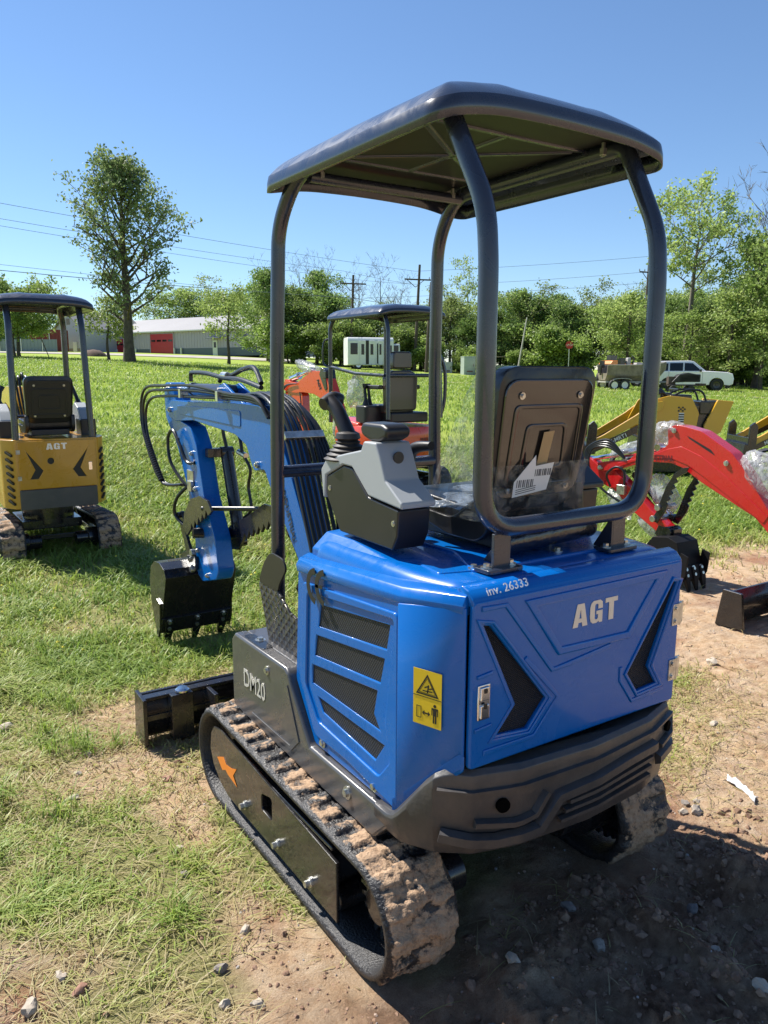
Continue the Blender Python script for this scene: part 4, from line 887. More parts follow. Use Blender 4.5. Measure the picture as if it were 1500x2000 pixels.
BG = bpy.data.objects.new('digging_boom', None); C.objects.link(BG); BG.parent = BX; BG.empty_display_size = 0.1
boom = [(2.80, 1.425), (2.70, 1.475), (2.42, 1.474), (1.72, 1.492), (1.45, 1.490), (1.29, 1.43), (1.16, 1.25), (0.94, 0.88), (0.84, 0.66), (0.86, 0.57), (0.93, 0.58), (1.02, 0.78), (1.36, 1.14), (1.40, 1.195), (1.52, 1.175), (1.555, 1.215), (1.60, 1.29), (1.74, 1.335), (2.33, 1.372), (2.64, 1.352), (2.75, 1.37)]
bo = plate_pair(BX, 'boom', boom, 0.060, M_BLUE, 0.008)
b = MB()
for s in (-1, 1): b.prism(round_poly([(2.60, 1.445), (2.30, 1.452), (1.66, 1.455), (1.66, 1.375), (2.30, 1.392), (2.55, 1.395)], 0.02), 'x', s*0.061-0.003, s*0.061+0.003)
for s in (-1, 1): b.prism([(1.98, 1.47), (1.96, 1.57), (1.90, 1.585), (1.60, 1.47)], 'x', s*0.042-0.008, s*0.042+0.008)
b.prism([(1.74, 1.48), (1.74, 1.52), (1.58, 1.52), (1.42, 1.48)], 'x', -0.03, 0.03)
b.build('boom_lug', M_BLUE, bo, bevel=0.003)
tm = text_mesh('INDUSTRIAL', frame_m((-0.0635, 1.222, 1.125), (0, -0.44, -0.90), (0, 0.90, -0.44) if False else (0, -0.9, 0.44)), 0.050, 0.0005, 0.0005, 0, 0.9); link('lettering', tm, mat('dark_print', (0.02, 0.03, 0.05), 0.5), bo, smooth=False)
pins(bo, [(2.72, 1.415), (1.47, 1.21), (1.93, 1.545), (0.89, 0.63)], 0.062)
arm = [(2.865, 1.50), (2.84, 1.575), (2.74, 1.575), (2.62, 1.44), (2.60, 1.36), (2.42, 1.33), (2.33, 1.22), (2.24, 0.95), (2.10, 0.74), (2.06, 0.56), (2.10, 0.50), (2.32, 0.44), (2.40, 0.47), (2.42, 0.68), (2.50, 0.95), (2.66, 1.20), (2.85, 1.36)]
ar = plate_pair(BX, 'dipper_arm', arm, 0.048, M_BLUE, 0.007)
pins(ar, [(2.80, 1.535), (2.36, 0.98), (2.27, 0.87), (2.30, 0.72), (2.36, 0.62), (2.22, 0.50), (2.40, 1.18)], 0.050, 0.014)
b = MB(); b.box((-0.05, 2.44, 1.03), (0.012, 0.10, 0.10)); b.box((-0.056, 2.42, 0.99), (0.03, 0.06, 0.06)); b.build('valve_block', M_STEEL, ar, bevel=0.003)
link('arm_label', sheet_mesh([[(2.435, 0.70), (2.455, 0.70), (2.475, 0.80), (2.455, 0.80)]], frame_m((-0.0495, 0, 0), (0, 1, 0), (0, 0, 1)), 0.001), M_YLAB, ar, smooth=False)
link('arm_label', sheet_mesh([[(2.46, 0.81), (2.48, 0.81), (2.49, 0.86), (2.468, 0.86)]], frame_m((-0.0495, 0, 0), (0, 1, 0), (0, 0, 1)), 0.001), M_WHITE, ar, smooth=False)
cylinder(BX, (1.94, 1.545), (2.80, 1.538), 0.034, mat('cylinder_paint', (0.018, 0.022, 0.035), 0.3, coat=0.5), 0.62)
cylinder(BX, (0.80, 0.50), (1.47, 1.20), 0.036, M_BLACK, 0.62)
cylinder(BX, (2.28, 1.19), (2.12, 0.70), 0.036, M_BLACK, 0.85, x=0.11)
b = MB(); b.box((0.055, 2.29, 1.19), (0.12, 0.05, 0.05)); b.build('cylinder_bracket', M_BLACK, ar, bevel=0.004)
b = MB(); b.prism([(0.55, 0.42), (0.55, 0.62), (0.80, 0.70), (0.95, 0.62), (0.95, 0.50), (0.80, 0.40)], 'x', -0.11, 0.11); b.build('swing_post', M_BLACK, BX, bevel=0.012)
bk = [(2.585, 0.105), (2.445, 0.455), (2.475, 0.500), (2.56, 0.525), (2.66, 0.515), (2.73, 0.47), (2.765, 0.38), (2.75, 0.24), (2.70, 0.12)]
bu = bucket(BX, bk, -0.005, 0.425, 0.1, (-0.95, 0.0, 0.92))
b = MB()
for x in (-0.065, 0.055): b.prism([(2.36, 0.50), (2.36, 0.58), (2.44, 0.61), (2.60, 0.56), (2.60, 0.50)], 'x', x-0.008, x+0.008)
b.build('bucket_ear', M_BLACK, bu, bevel=0.002)
b = MB()
for x in (-0.062, 0.062): b.prism(round_poly([(2.43, 0.585), (2.40, 0.54), (2.47, 0.52), (2.60, 0.72), (2.63, 0.80), (2.57, 0.825), (2.52, 0.70)], 0.02), 'x', x-0.009, x+0.009)
b.rod((-0.09, 2.59, 0.795), (0.09, 2.59, 0.795), 0.018); b.rod((-0.09, 2.45, 0.56), (0.09, 2.45, 0.56), 0.018); b.build('bucket_linkage', M_BLACK, BX, bevel=0.002)
b = MB()
for y, z in ((2.45, 0.555), (2.40, 0.60), (2.42, 0.50)): b.mark(); b.tube([(-0.085, y, z), (-0.060, y, z)], 0.022, 14)
b.build('linkage_pin', M_STEEL, BX, bevel=0.002)
th1 = [(2.43, 0.70)]+serrate((2.36, 0.745), (2.06, 0.885), 5, 0.030, -1)+[(2.02, 0.905), (2.08, 0.955), (2.20, 0.965), (2.34, 0.93), (2.46, 0.83), (2.50, 0.74)]
thumb(BX, th1, -0.085, 0.014)
th2 = [(2.24, 0.64), (2.08, 0.66)]+serrate((2.00, 0.735), (1.62, 0.875), 6, 0.030, -1)+[(1.55, 0.93), (1.60, 0.975), (1.72, 0.975), (1.84, 0.92), (1.96, 0.865), (2.16, 0.80), (2.26, 0.73)]
thumb(BX, th2, 0.085, 0.016)
b = MB(); b.rod((-0.09, 2.16, 0.90), (0.10, 1.83, 0.93), 0.013); b.rod((-0.10, 2.30, 0.74), (0.10, 2.26, 0.72), 0.03); b.build('thumb_tube', M_BLACK, BX)
# hoses
def hose(root, pts, r=0.011, sm=8, m=None): b = MB(); b.tube(pts, r, 10, smooth=sm); return b.build('hydraulic_hose', m or M_HOSE, root)
for k in range(12):
    x = -0.095+k*0.0125; xb = x-0.035; j = 0.010*((k*7) % 3)
    o_ = 0.035+j
    hose(BX, [(xb*0.8, 0.62, 0.66), (xb, 0.76, 0.78), (xb, 0.86+0.0, 0.98), (x*1.05, 1.09, 1.32+o_*0.3), (x*1.0, 1.22, 1.45+o_*0.5), (x*0.8, 1.38, 1.515+o_*0.3), (x*0.6, 1.60, 1.515+0.2*o_)] if k % 2 else [(xb*0.8, 0.60, 0.66), (xb, 0.74, 0.80), (xb, 0.84, 1.00), (x*1.05, 1.07, 1.33+o_*0.3), (x*1.0, 1.21, 1.47+o_*0.5), (x*0.8, 1.40, 1.535+0.2*o_), (x*0.6, 1.62, 1.53)], 0.0085)
for k in range(4):
    x = 0.01+0.014*k; hose(BX, [(0.02, 0.60, 0.62), (x, 0.80, 0.84), (x+0.03, 0.92, 1.12), (x+0.03, 1.10, 1.38), (0.05, 1.25, 1.50)], 0.007)
b = MB(); b.box((-0.015, 1.085, 1.375), (0.19, 0.035, 0.022), Matrix.Rotation(0.9, 3, 'X')); b.build('hose_clamp', M_STEEL, BX, bevel=0.003)
hose(BX, [(-0.02, 1.50, 1.57), (-0.02, 1.75, 1.605), (-0.02, 1.95, 1.61), (-0.02, 2.20, 1.632), (-0.02, 2.40, 1.636), (-0.02, 2.45, 1.63), (-0.02, 2.455, 1.585)], 0.012)
hose(BX, [(-0.02, 1.50, 1.59), (0.0, 1.62, 1.66), (0.0, 1.75, 1.655), (0.0, 1.90, 1.625), (0.0, 2.02, 1.622), (0.0, 2.07, 1.59)], 0.012)
b = MB(); b.tube([(-0.01, 1.93, 1.622), (-0.01, 2.0, 1.624)], 0.018, 12); b.build('hose_fitting', M_STEEL, BX)
for dx, dz, f in ((-0.075, 0.0, 0), (-0.085, 0.035, 1), (-0.09, 0.06, 2)):
    hose(BX, [(dx*0.9, 1.30, 1.44), (dx, 1.42, 1.50+dz*0.4), (dx, 1.75, 1.512+dz*0.4), (dx, 2.20, 1.505+dz), (dx-0.02, 2.62, 1.50+dz), (dx-0.04, 2.93+0.03*f, 1.47+dz), (dx-0.05, 3.01+0.02*f, 1.34), (dx-0.05, 2.90, 1.12), (dx-0.04, 2.72, 0.98), (dx, 2.50, 0.99)], 0.0085)
b = MB()
for k in range(26):
    t = k/25; y = 3.03-0.29*t**1.3; z = 1.30-0.30*t; b.tube([(-0.13, y, z), (-0.13, y-0.006, z-0.008)], 0.018, 10)
b.build('hose_sleeve', M_PLAST, BX)
hose(BX, [(-0.06, 2.50, 0.98), (-0.09, 2.66, 1.10), (-0.09, 2.70, 1.24), (-0.085, 2.62, 1.30), (-0.08, 2.52, 1.22), (-0.07, 2.44, 1.13), (-0.05, 2.36, 1.13)], 0.010)
hose(BX, [(-0.06, 2.48, 0.98), (-0.10, 2.56, 0.90), (-0.10, 2.60, 0.80), (-0.07, 2.50, 0.74), (-0.05, 2.44, 0.75)], 0.010)
hose(BX, [(0.11, 2.27, 1.20), (0.10, 2.30, 1.33), (0.11, 2.24, 1.385), (0.12, 2.12, 1.30), (0.12, 2.08, 1.20)], 0.010)
hose(BX, [(0.12, 2.08, 1.20), (0.13, 2.00, 1.12), (0.13, 2.03, 1.02), (0.13, 2.0, 0.90), (0.12, 2.08, 0.84)], 0.009)
b = MB(); b.mark(); b.tube([(0.12, 2.13, 1.205), (0.125, 2.04, 1.19)], 0.016, 10); b.mark(); b.tube([(-0.08, 2.60, 1.285), (-0.078, 2.555, 1.25)], 0.014, 10); b.mark(); b.box((-0.08, 1.86, 1.52), (0.05, 0.03, 0.05)); b.mark(); b.box((-0.08, 2.42, 1.52), (0.05, 0.03, 0.05)); b.build('hose_fitting', M_STEEL, BX, bevel=0.001)
hose(BX, [(-0.10, 0.60, 0.70), (-0.16, 0.74, 0.60), (-0.14, 0.92, 0.58), (-0.06, 0.98, 0.64)], 0.012)
bpy.data.objects.remove(BG)

# ================================================================ other excavators
def simple_canopy(root, x0, x1, y0, y1, zt, fz, rz, wr=0.28, r=0.024, hood=0.03, flat=False, roofm=None, frontx=None):
    cf = bpy.data.objects.new('canopy_frame', None); C.objects.link(cf); cf.parent = root; cf.empty_display_size = 0.1
    fx = frontx or wr+0.05
    for s in (-1, 1):
        b = MB(); b.tube(arc_bend([(s*fx, y1-0.02, fz), (s*fx, y1-0.02, zt-0.18), (s*(fx-0.05), y1-0.12, zt-0.03), (s*wr, y0+0.12, zt-0.03), (s*wr, y0+0.02, zt-0.24), (s*(wr+0.02), y0-0.02, rz)], 0.07, 6), r, 14); b.build('canopy_post', M_NAVY, cf)
    ro = roof_mesh(x0, x1, y0, y1, zt, 0.045, hood, 28, 34, ribs=not flat).build('roof', roofm or M_NAVY, root, sharp=80); m_ = ro.modifiers.new('solid', 'SOLIDIFY'); m_.thickness = 0.005; m_.offset = -1
    return cf

def excavator_house(root, m, w=0.415, y0=-0.50, y1=0.28, zb=0.66, zt=1.12, zc=0.50, slots=True):
    b = MB(); fp = round_poly([(-w, y1), (-w, y0+0.14), (-w*0.80, y0), (w*0.80, y0), (w, y0+0.14), (w, y1)], 0.03, 3)
    b.prism(fp, 'z', zc+0.01, zt); hs = b.build('house_body', m, root, bevel=0.012, seg=3)
    b = MB(); b.prism([(x*0.98, y-0.015) for x, y in round_poly([(-w*0.74, y0+0.3), (-w*0.76, y0), (w*0.76, y0), (w*0.74, y0+0.3)], 0.01, 2)], 'z', zc, zb); b.build('counterweight', mat('dark_steel', (0.05, 0.052, 0.06), 0.4, dust=0.1), root, bevel=0.006)
    M = frame_m((0, y0-0.008, 0), (1, 0, 0), (0, 0, 1))
    return hs, M

# --- yellow excavator on the left
YX = empty('mini_excavator', (-0.272, 5.61, terr_xy(-0.27, 5.6)-0.08), 0, 'yellow ochre mini excavator seen from behind in the grass at the left edge', 'excavator')
for s in (-1, 1): make_track(YX, s, s*0.395, 0.20, 0.66, 0.175, -0.32, 0.19, 1.0, 4+s, 0.45, plate=True)
b = MB(); b.box((0, 0.2, 0.30), (0.5, 0.6, 0.08)); b.box((0, -0.28, 0.22), (0.56, 0.03, 0.04)); b.lathe([(0, 0.3), (0.22, 0.3), (0.22, 0.50), (0, 0.50)], (0, 0.1, 0), 'z', 30); b.build('undercarriage', M_BLACK, YX, bevel=0.005)
hs, M = excavator_house(YX, M_YEL, 0.418, -0.50, 0.30, 0.68, 1.10, 0.51)
dr = [(-0.305, 0.685), (0.312, 0.685), (0.312, 1.085), (-0.305, 1.085)]
ch1 = [(-0.245, 1.005), (-0.118, 0.835), (-0.160, 0.770), (-0.225, 0.768), (-0.180, 0.845)]; ch2 = [(-x, z) for x, z in ch1][::-1]
circ = [(-0.055+0.027*cos(a*pi/12), 0.915+0.027*sin(a*pi/12)) for a in range(24)]
rdy = link('rear_door', sheet_mesh([round_poly(dr, 0.012), ch1, ch2, circ], M, 0.014, 0.004), M_YEL, hs)
link('grille_mesh', sheet_mesh([[(-0.27, 0.72), (0.27, 0.72), (0.27, 1.03), (-0.27, 1.03)]], Matrix.Translation((0, 0.004, 0)) @ M, 0.002), M_INK, rdy, smooth=False)
link('lettering', agt_mesh(Matrix.Translation((-0.086, -0.008, 1.011)) @ M, 0.052, 1.62), mat('chrome_print', (0.75, 0.75, 0.75), 0.25, metal=0.4), rdy, smooth=False)
b = MB(); b.box((0.262, -0.518, 0.855), (0.03, 0.006, 0.07)); b.build('door_latch', M_CHROME, rdy, bevel=0.002)
b = MB()
for z in (1.0, 0.78): b.mark(); b.box((-0.305, -0.517, z), (0.03, 0.006, 0.035))
b.build('door_hinge', M_STEEL, rdy)
b = MB(); b.prism([(-0.01, 0.93), (0.12, 0.935), (0.17, 1.0), (0.155, 1.0), (0.11, 0.945), (-0.01, 0.94)], 'y', -0.5175, -0.513); b.build('pressed_line', M_YEL, rdy)
b = MB()
for s in (-1, 1):
    for k in range(8):
        b.mark(); z = 1.00-0.058*k; x0, y0 = s*0.345, -0.497; x1, y1 = s*0.400, -0.40
        dx, dy = (x1-x0), (y1-y0); f = (k % 8)
        a = Vector((s*0.352, -0.487, z)); c = Vector((s*0.387, -0.425, z-0.030)) if s < 0 else Vector((s*0.387, -0.425, z+0.030)) 
        if s < 0: a.z, c.z = z-0.03, z
        else: a.z, c.z = z-0.03, z
        nn = Vector((s*0.84, -0.52, 0))*0.010; b.add([a+nn+Vector((0, 0, 0.008)), c+nn+Vector((0, 0, 0.008)), c+nn-Vector((0, 0, 0.010)), a+nn-Vector((0, 0, 0.010)), a-nn+Vector((0, 0, 0.008)), c-nn+Vector((0, 0, 0.008)), c-nn-Vector((0, 0, 0.010)), a-nn-Vector((0, 0, 0.010))], [(0, 1, 2, 3), (4, 7, 6, 5), (0, 4, 5, 1), (1, 5, 6, 2), (2, 6, 7, 3), (3, 7, 4, 0)])
b.build('vent_slot', M_INK, hs)
link('warning_label', sheet_mesh([[(-0.44, 0.76), (-0.37, 0.76), (-0.37, 0.89), (-0.44, 0.89)]], frame_m((0, 0, 0), (1, 0, 0), (0, 0, 1)) @ Matrix.Translation((0, 0, 0.0)), 0.001), M_YLAB, hs) if False else None
simple_canopy(YX, -0.40, 0.40, -0.43, 0.58, 2.285, 0.7, 1.10, 0.285, 0.027, 0.02)
b = MB(); b.rod((-0.33, 0.56, 1.23), (0.33, 0.56, 1.23), 0.02); b.build('crossbar', M_NAVY, YX)
s2, M2 = make_seat(YX, 0.0, -0.30, 1.24, 0.40, zt=1.62)
b = MB(); 
for s in (-1, 1):
    b.mark(); b.prism(round_poly([(0.22, 1.12), (0.22, 1.30), (0.06, 1.38), (-0.10, 1.32), (-0.20, 1.24), (-0.20, 1.12)], 0.02), 'x', s*0.33-0.05, s*0.33+0.05)
b.build('control_console', M_GREY, YX, bevel=0.01)
b = MB()
for s in (-1, 1): b.mark(); b.tube([(s*0.33, 0.12, 1.34), (s*0.33, 0.14, 1.40), (s*0.31, 0.17, 1.48), (s*0.29, 0.19, 1.52)], [0.05, 0.018, 0.016, 0.024], 12)
b.build('joystick', M_PLAST, YX)
b = MB()
for s in (-1, 1): b.mark(); b.box((s*0.33, -0.14, 1.16), (0.13, 0.2, 0.16))
b.build('console_box', M_PLAST, YX, bevel=0.008)
yb = [(2.10, 1.40), (1.70, 1.50), (1.30, 1.50), (1.10, 1.30), (0.80, 0.70), (0.90, 0.62), (1.05, 0.75), (1.42, 1.24), (1.80, 1.32), (2.10, 1.30)]
plate_pair(YX, 'boom', yb, 0.055, M_YEL)
ya = [(2.15, 1.46), (2.0, 1.46), (1.85, 1.10), (1.80, 0.62), (1.92, 0.60), (2.02, 1.0), (2.18, 1.30)]
plate_pair(YX, 'dipper_arm', ya, 0.045, M_YEL)
bucket(YX, [(2.02, 0.12), (1.90, 0.46), (2.02, 0.54), (2.14, 0.50), (2.2, 0.35), (2.16, 0.15)], 0, 0.42, 0.1, (-0.9, 0, 0.9), bolts=False)
for k in range(5): hose(YX, [(-0.06+k*0.03, 0.60, 0.9), (-0.08+k*0.03, 0.86, 1.30), (-0.10+k*0.035, 1.0, 1.60+0.03*(k % 2)), (-0.05+k*0.02, 1.18, 1.52)], 0.011)
b = MB(); b.prism([(1.10, 0.05), (1.14, 0.05), (1.14, 0.28), (1.10, 0.28)], 'x', -0.5, 0.5); b.prism([(0.6, 0.18), (1.1, 0.14), (1.1, 0.20), (0.6, 0.24)], 'x', -0.05, 0.05); b.build('dozer_blade', M_BLACK, YX, bevel=0.004)

# --- orange-red excavator in the middle distance
OX = empty('mini_excavator', (3.81, 6.18, terr_xy(3.81, 6.2)-0.02), 0, 'orange-red mini excavator with black canopy and brown seat parked behind the blue one', 'excavator')
for s in (-1, 1): make_track(OX, s, s*0.44, 0.23, 0.75, 0.18, -0.40, 0.19, 0.5, 8+s, 0.3)
b = MB(); b.box((0, 0.2, 0.30), (0.6, 0.7, 0.10)); b.lathe([(0, 0.3), (0.26, 0.3), (0.26, 0.42), (0, 0.42)], (0, 0.1, 0), 'z', 30); b.build('undercarriage', M_BLACK, OX, bevel=0.005)
fp = [(0.48*cos(a*pi/16)*(1.0), -0.02-0.56*abs(sin(a*pi/16))**0.55) for a in range(0, 17)]
fp = [(x, y) for x, y in fp]; fp = fp+[(-0.47, 0.50), (0.47, 0.50)]
b = MB(); rg = []
for z, s_2 in ((0.40, 0.95), (0.46, 1.0), (0.80, 1.01), (0.86, 1.0), (0.90, 0.96)): rg.append([(x*s_2, y*s_2, z) for x, y in fp])
b.loft(rg); oh = b.build('house_body', M_ORG, OX, bevel=0.01)
b = MB(); b.loft([[(-0.47, 0.48, 0.80), (-0.47, -0.05, 0.80), (-0.20, -0.05, 0.80), (-0.20, 0.48, 0.80)], [(-0.47, 0.44, 0.98), (-0.46, -0.02, 0.93), (-0.22, -0.02, 0.95), (-0.22, 0.44, 0.99)]]); b.build('fender', M_ORG, oh, bevel=0.03, seg=3)
b = MB(); b.box((0.06, -0.570, 0.47), (0.42, 0.02, 0.12)); b.build('lower_panel', M_BLACK, oh, bevel=0.004)
b = MB()
for k in range(12): b.mark(); b.box((0.08+0.022*k, -0.588, 0.74), (0.008, 0.004, 0.06))
b.build('vent_slot', M_INK, oh)
b = MB(); b.prism(round_poly([(-0.42, -0.15), (-0.15, -0.15), (-0.15, 0.12), (-0.42, 0.12)], 0.06), 'z', 0.92, 1.14); b.box((0.08, -0.08, 1.0), (0.55, 0.55, 0.12)); b.build('console_box', M_PLAST, OX, bevel=0.02, seg=3)
b = MB(); b.prism(round_poly([(-0.22, 1.08), (0.22, 1.08), (0.235, 1.50), (0.14, 1.56), (-0.14, 1.56), (-0.235, 1.50)], 0.05), 'y', -0.30, -0.21); b.prism(round_poly([(-0.14, 1.58), (0.14, 1.58), (0.13, 1.78), (-0.13, 1.78)], 0.04), 'y', -0.31, -0.22); b.box((0, -0.05, 1.10), (0.42, 0.4, 0.10))
st = b.build('seat', mat('brown_black_vinyl', (0.05, 0.038, 0.03), 0.35, coat=0.4), OX, bevel=0.02, seg=3)
b = MB()
for x in (-0.27, 0.27): b.mark(); b.box((x, -0.10, 1.36), (0.07, 0.30, 0.05))
b.build('armrest', M_PLAST, st, bevel=0.015)
simple_canopy(OX, -0.47, 0.47, -0.55, 0.72, 2.28, 0.9, 1.0, 0.36, 0.026, 0.055, frontx=0.42)
b = MB(); b.mark(); b.rod((-0.38, -0.54, 1.50), (0.38, -0.54, 1.50), 0.022); b.mark(); b.tube([(-0.42, 0.69, 1.60), (-0.41, 0.1, 1.52), (-0.385, -0.50, 1.50)], 0.02, 12); b.mark(); b.tube([(0.40, -0.50, 1.75), (0.47, -0.52, 1.55), (0.47, -0.52, 1.2), (0.42, -0.50, 1.0)], 0.022, 12, smooth=5); b.mark(); b.tube([(-0.42, 0.72, 1.95), (-0.47, 0.78, 1.9), (-0.47, 0.8, 1.65), (-0.43, 0.72, 1.6)], 0.012, 8, smooth=4); b.build('guard_rail', M_NAVY, OX)
b = MB(); b.box((-0.40, 0.85, 1.50), (0.06, 0.08, 0.10)); b.build('work_lamp', M_BLACK, OX, bevel=0.01)
b = MB()
for x, y in ((-0.33, 0.0), (-0.24, 0.06)): b.mark(); b.tube([(x, y, 1.12), (x, y, 1.22), (x, y+0.02, 1.34), (x, y+0.02, 1.36), (x, y+0.02, 1.40)], [0.05, 0.02, 0.016, 0.028, 0.026], 10)
b.build('joystick', M_PLAST, OX)
ob = [(2.78-0.0, 1.35), (2.68, 1.40), (2.32, 1.37), (1.88, 1.545), (1.62, 1.545), (1.42, 1.44), (1.28, 1.22), (0.98, 0.76), (1.05, 0.66), (1.32, 1.00), (1.60, 1.17), (1.80, 1.225), (2.12, 1.24), (2.36, 1.225), (2.62, 1.235), (2.76, 1.26)]
bb = plate_pair(OX, 'boom', ob, 0.075, M_ORG, 0.01)
oa = [(2.78, 1.42), (2.66, 1.43), (2.56, 1.30), (2.20, 1.24), (2.20, 0.88), (2.46, 0.86), (2.62, 1.06), (2.74, 1.30)]
oa = [(2.76, 1.42), (2.62, 1.42), (2.52, 1.34), (2.26, 1.26), (2.18, 1.20), (2.16, 0.72), (2.20, 0.46), (2.36, 0.46), (2.50, 0.84), (2.64, 1.06), (2.76, 1.28)]
aa = plate_pair(OX, 'dipper_arm', oa, 0.06, M_ORG, 0.01)
link('arm_label', sheet_mesh([[(2.56, 1.02), (2.50, 1.02), (2.56, 1.20), (2.62, 1.20)]], frame_m((-0.063, 0, 0), (0, 1, 0), (0, 0, 1)), 0.002), M_YLAB, aa, smooth=False)
link('lettering', text_mesh('AGT', frame_m((-0.078, 1.70, 1.42), (0, -0.5, -0.86), (0, -0.86, 0.5)), 0.085, 0.001, 0.003), M_INK, bb, smooth=False)
cylinder(OX, (2.66, 1.42), (1.98, 1.56), 0.045, M_CHROME, 0.4)
b = MB(); b.prism(round_poly([(1.62, 1.50), (1.56, 1.60), (1.46, 1.56), (1.40, 1.30), (1.46, 1.28)], 0.02), 'x', -0.085, 0.085); b.build('boom_bracket', M_BLACK, OX, bevel=0.006)
b = MB(); b.prism([(2.0, 0.62), (2.2, 0.66), (2.3, 0.60), (2.1, 0.45), (1.85, 0.42), (1.75, 0.50), (1.84, 0.56)], 'x', -0.08, 0.08); b.build('bucket_linkage', M_BLACK, OX, bevel=0.01)
bucket(OX, [(2.02, 0.10), (1.94, 0.44), (2.06, 0.52), (2.22, 0.48), (2.3, 0.32), (2.22, 0.12)], 0, 0.5, 0.1, (-0.9, 0, 0.9), bolts=False)
for k in range(3): hose(OX, [(-0.09, 2.30, 1.36), (-0.10, 2.62+0.03*k, 1.32), (-0.11, 2.84+0.03*k, 1.10), (-0.10, 2.66, 0.94), (-0.08, 2.44, 0.9)], 0.008)
hose(OX, [(-0.09, 2.20, 1.24), (-0.12, 2.10, 1.0), (-0.1, 2.20, 0.80)], 0.009); hose(OX, [(-0.10, 2.24, 0.75), (-0.12, 2.0, 0.82), (-0.12, 1.92, 0.68), (-0.08, 2.1, 0.6)], 0.010)
def film_bag(root, c, d, seed, m, rot=0.0, nlat=14, nlon=22, amp=0.25):
    V = []; F = []
    R_ = Matrix.Rotation(rot, 3, 'X')
    for i in range(nlat+1):
        th = pi*i/nlat
        for j in range(nlon):
            ph = 2*pi*j/nlon; p = Vector((sin(th)*cos(ph), cos(th), sin(th)*sin(ph))); k = 1+amp*noise.noise(p*2.2+Vector((seed, 0, 0)))+amp*0.6*noise.noise(p*6+Vector((seed, 3, 0)))
            V.append(R_ @ Vector((p.x*d[0]*k/2, p.y*d[1]*k/2, p.z*d[2]*k/2))+Vector(c))
    for i in range(nlat):
        for j in range(nlon): F.append((i*nlon+j, i*nlon+(j+1) % nlon, (i+1)*nlon+(j+1) % nlon, (i+1)*nlon+j))
    mb = MB(); mb.add(V, F); return mb.build('plastic_wrap', m, root, sharp=180)
film_bag(OX, (0, 2.10, 1.60), (0.20, 0.70, 0.16), 3, M_BUB, 0.2); film_bag(OX, (-0.36, 0.18, 1.30), (0.16, 0.30, 0.42), 9, M_BUB, 0.5); film_bag(OX, (0, 1.25, 0.80), (0.14, 0.16, 0.40), 5, M_BUB, 0.2)

# --- red excavator whose boom reaches in from the right edge
RX = empty('mini_excavator', (3.62, -0.50, terr_xy(3.6, 0.5)), 0, 'red mini excavator reaching in from the right edge with its bubble-wrapped boom and black bucket', 'excavator')
dy = 0.50
def sh(P): return [(y+dy, z) for y, z in P]
for s in (-1, 1): make_track(RX, s, s*0.4675, 0.235, 0.775, 0.185, -0.235, 0.20, 0.6, 12+s, 0.3)
b = MB(); b.box((0, 0.25, 0.24), (0.62, 0.42, 0.12)); b.lathe([(0, 0.3), (0.25, 0.3), (0.25, 0.50), (0, 0.50)], (0, 0.2, 0), 'z', 30); b.build('undercarriage', M_BLACK, RX, bevel=0.005)
hs3, M3 = excavator_house(RX, M_RED, 0.46, -0.50, 0.28, 0.66, 1.10, 0.46); simple_canopy(RX, -0.40, 0.40, -0.38, 0.58, 2.29, 0.7, 1.1, 0.285, 0.027, 0.02); make_seat(RX, 0.0, -0.30, 1.26, 0.38)
b = MB(); b.box((0, 0.5, 0.58), (0.84, 0.5, 0.1)); b.build('floor_platform', M_SKIRT, RX, bevel=0.01)
b = MB(); n = 9; prof = []
for i in range(n):
    t = i/(n-1); prof.append((1.40+0.06*(2*t-1)**2-0.03*t, 0.012+0.24*t))
b.prism(prof+[(y-0.02, z) for y, z in reversed(prof)], 'x', -0.66, 0.66)
for x in (-0.652, 0.652): b.prism([(1.30, 0.02), (1.50, 0.015), (1.46, 0.26), (1.33, 0.255)], 'x', x-0.012, x+0.012)
for s in (-1, 1): b.prism([(0.62, 0.15), (0.62, 0.24), (1.37, 0.16), (1.37, 0.07)], 'x', s*0.22-0.03, s*0.22+0.03)
b.build('dozer_blade', M_BLACK, RX, bevel=0.004)
rb = sh([(2.60, 0.885), (2.40, 0.925), (2.28, 0.925), (2.21, 0.990), (2.00, 1.03), (1.90, 1.09), (1.915, 1.215), (1.85, 1.250), (1.78, 1.245), (1.62, 1.215), (1.36, 1.075), (1.25, 0.96), (1.05, 0.70), (0.62, 0.52), (0.45, 0.42), (0.45, 0.30), (0.62, 0.32), (1.03, 0.54), (1.145, 0.64), (1.60, 0.842), (1.75, 0.925), (1.86, 0.955), (2.06, 0.945), (2.21, 0.905), (2.40, 0.840), (2.56, 0.820)])
rbo = plate_pair(RX, 'boom', rb, 0.062, M_RED, 0.008)
b = MB(); 
for s in (-1, 1): b.prism(round_poly(sh([(2.38, 0.905), (2.24, 0.945), (2.03, 1.005), (1.90, 1.06), (1.78, 1.09), (1.60, 1.03), (1.38, 0.90), (1.05, 0.66), (1.08, 0.61), (1.58, 0.885), (1.72, 0.955), (1.86, 0.99), (2.05, 0.975), (2.22, 0.93), (2.36, 0.87)]), 0.01), 'x', s*0.063-0.004, s*0.063+0.004)
b.build('boom_lug', M_RED, rbo, bevel=0.004)
link('boom_slot', sheet_mesh([round_poly(sh([(1.72, 1.155), (1.74, 1.175), (1.53, 1.085), (1.49, 1.045)]), 0.01)], frame_m((-0.0625, 0, 0), (0, 1, 0), (0, 0, 1)), 0.002), M_INK, rbo, smooth=False)
pins(rbo, [(2.56+dy, 0.848), (1.85+dy, 1.205), (1.395+dy, 1.00)], 0.064, 0.020)
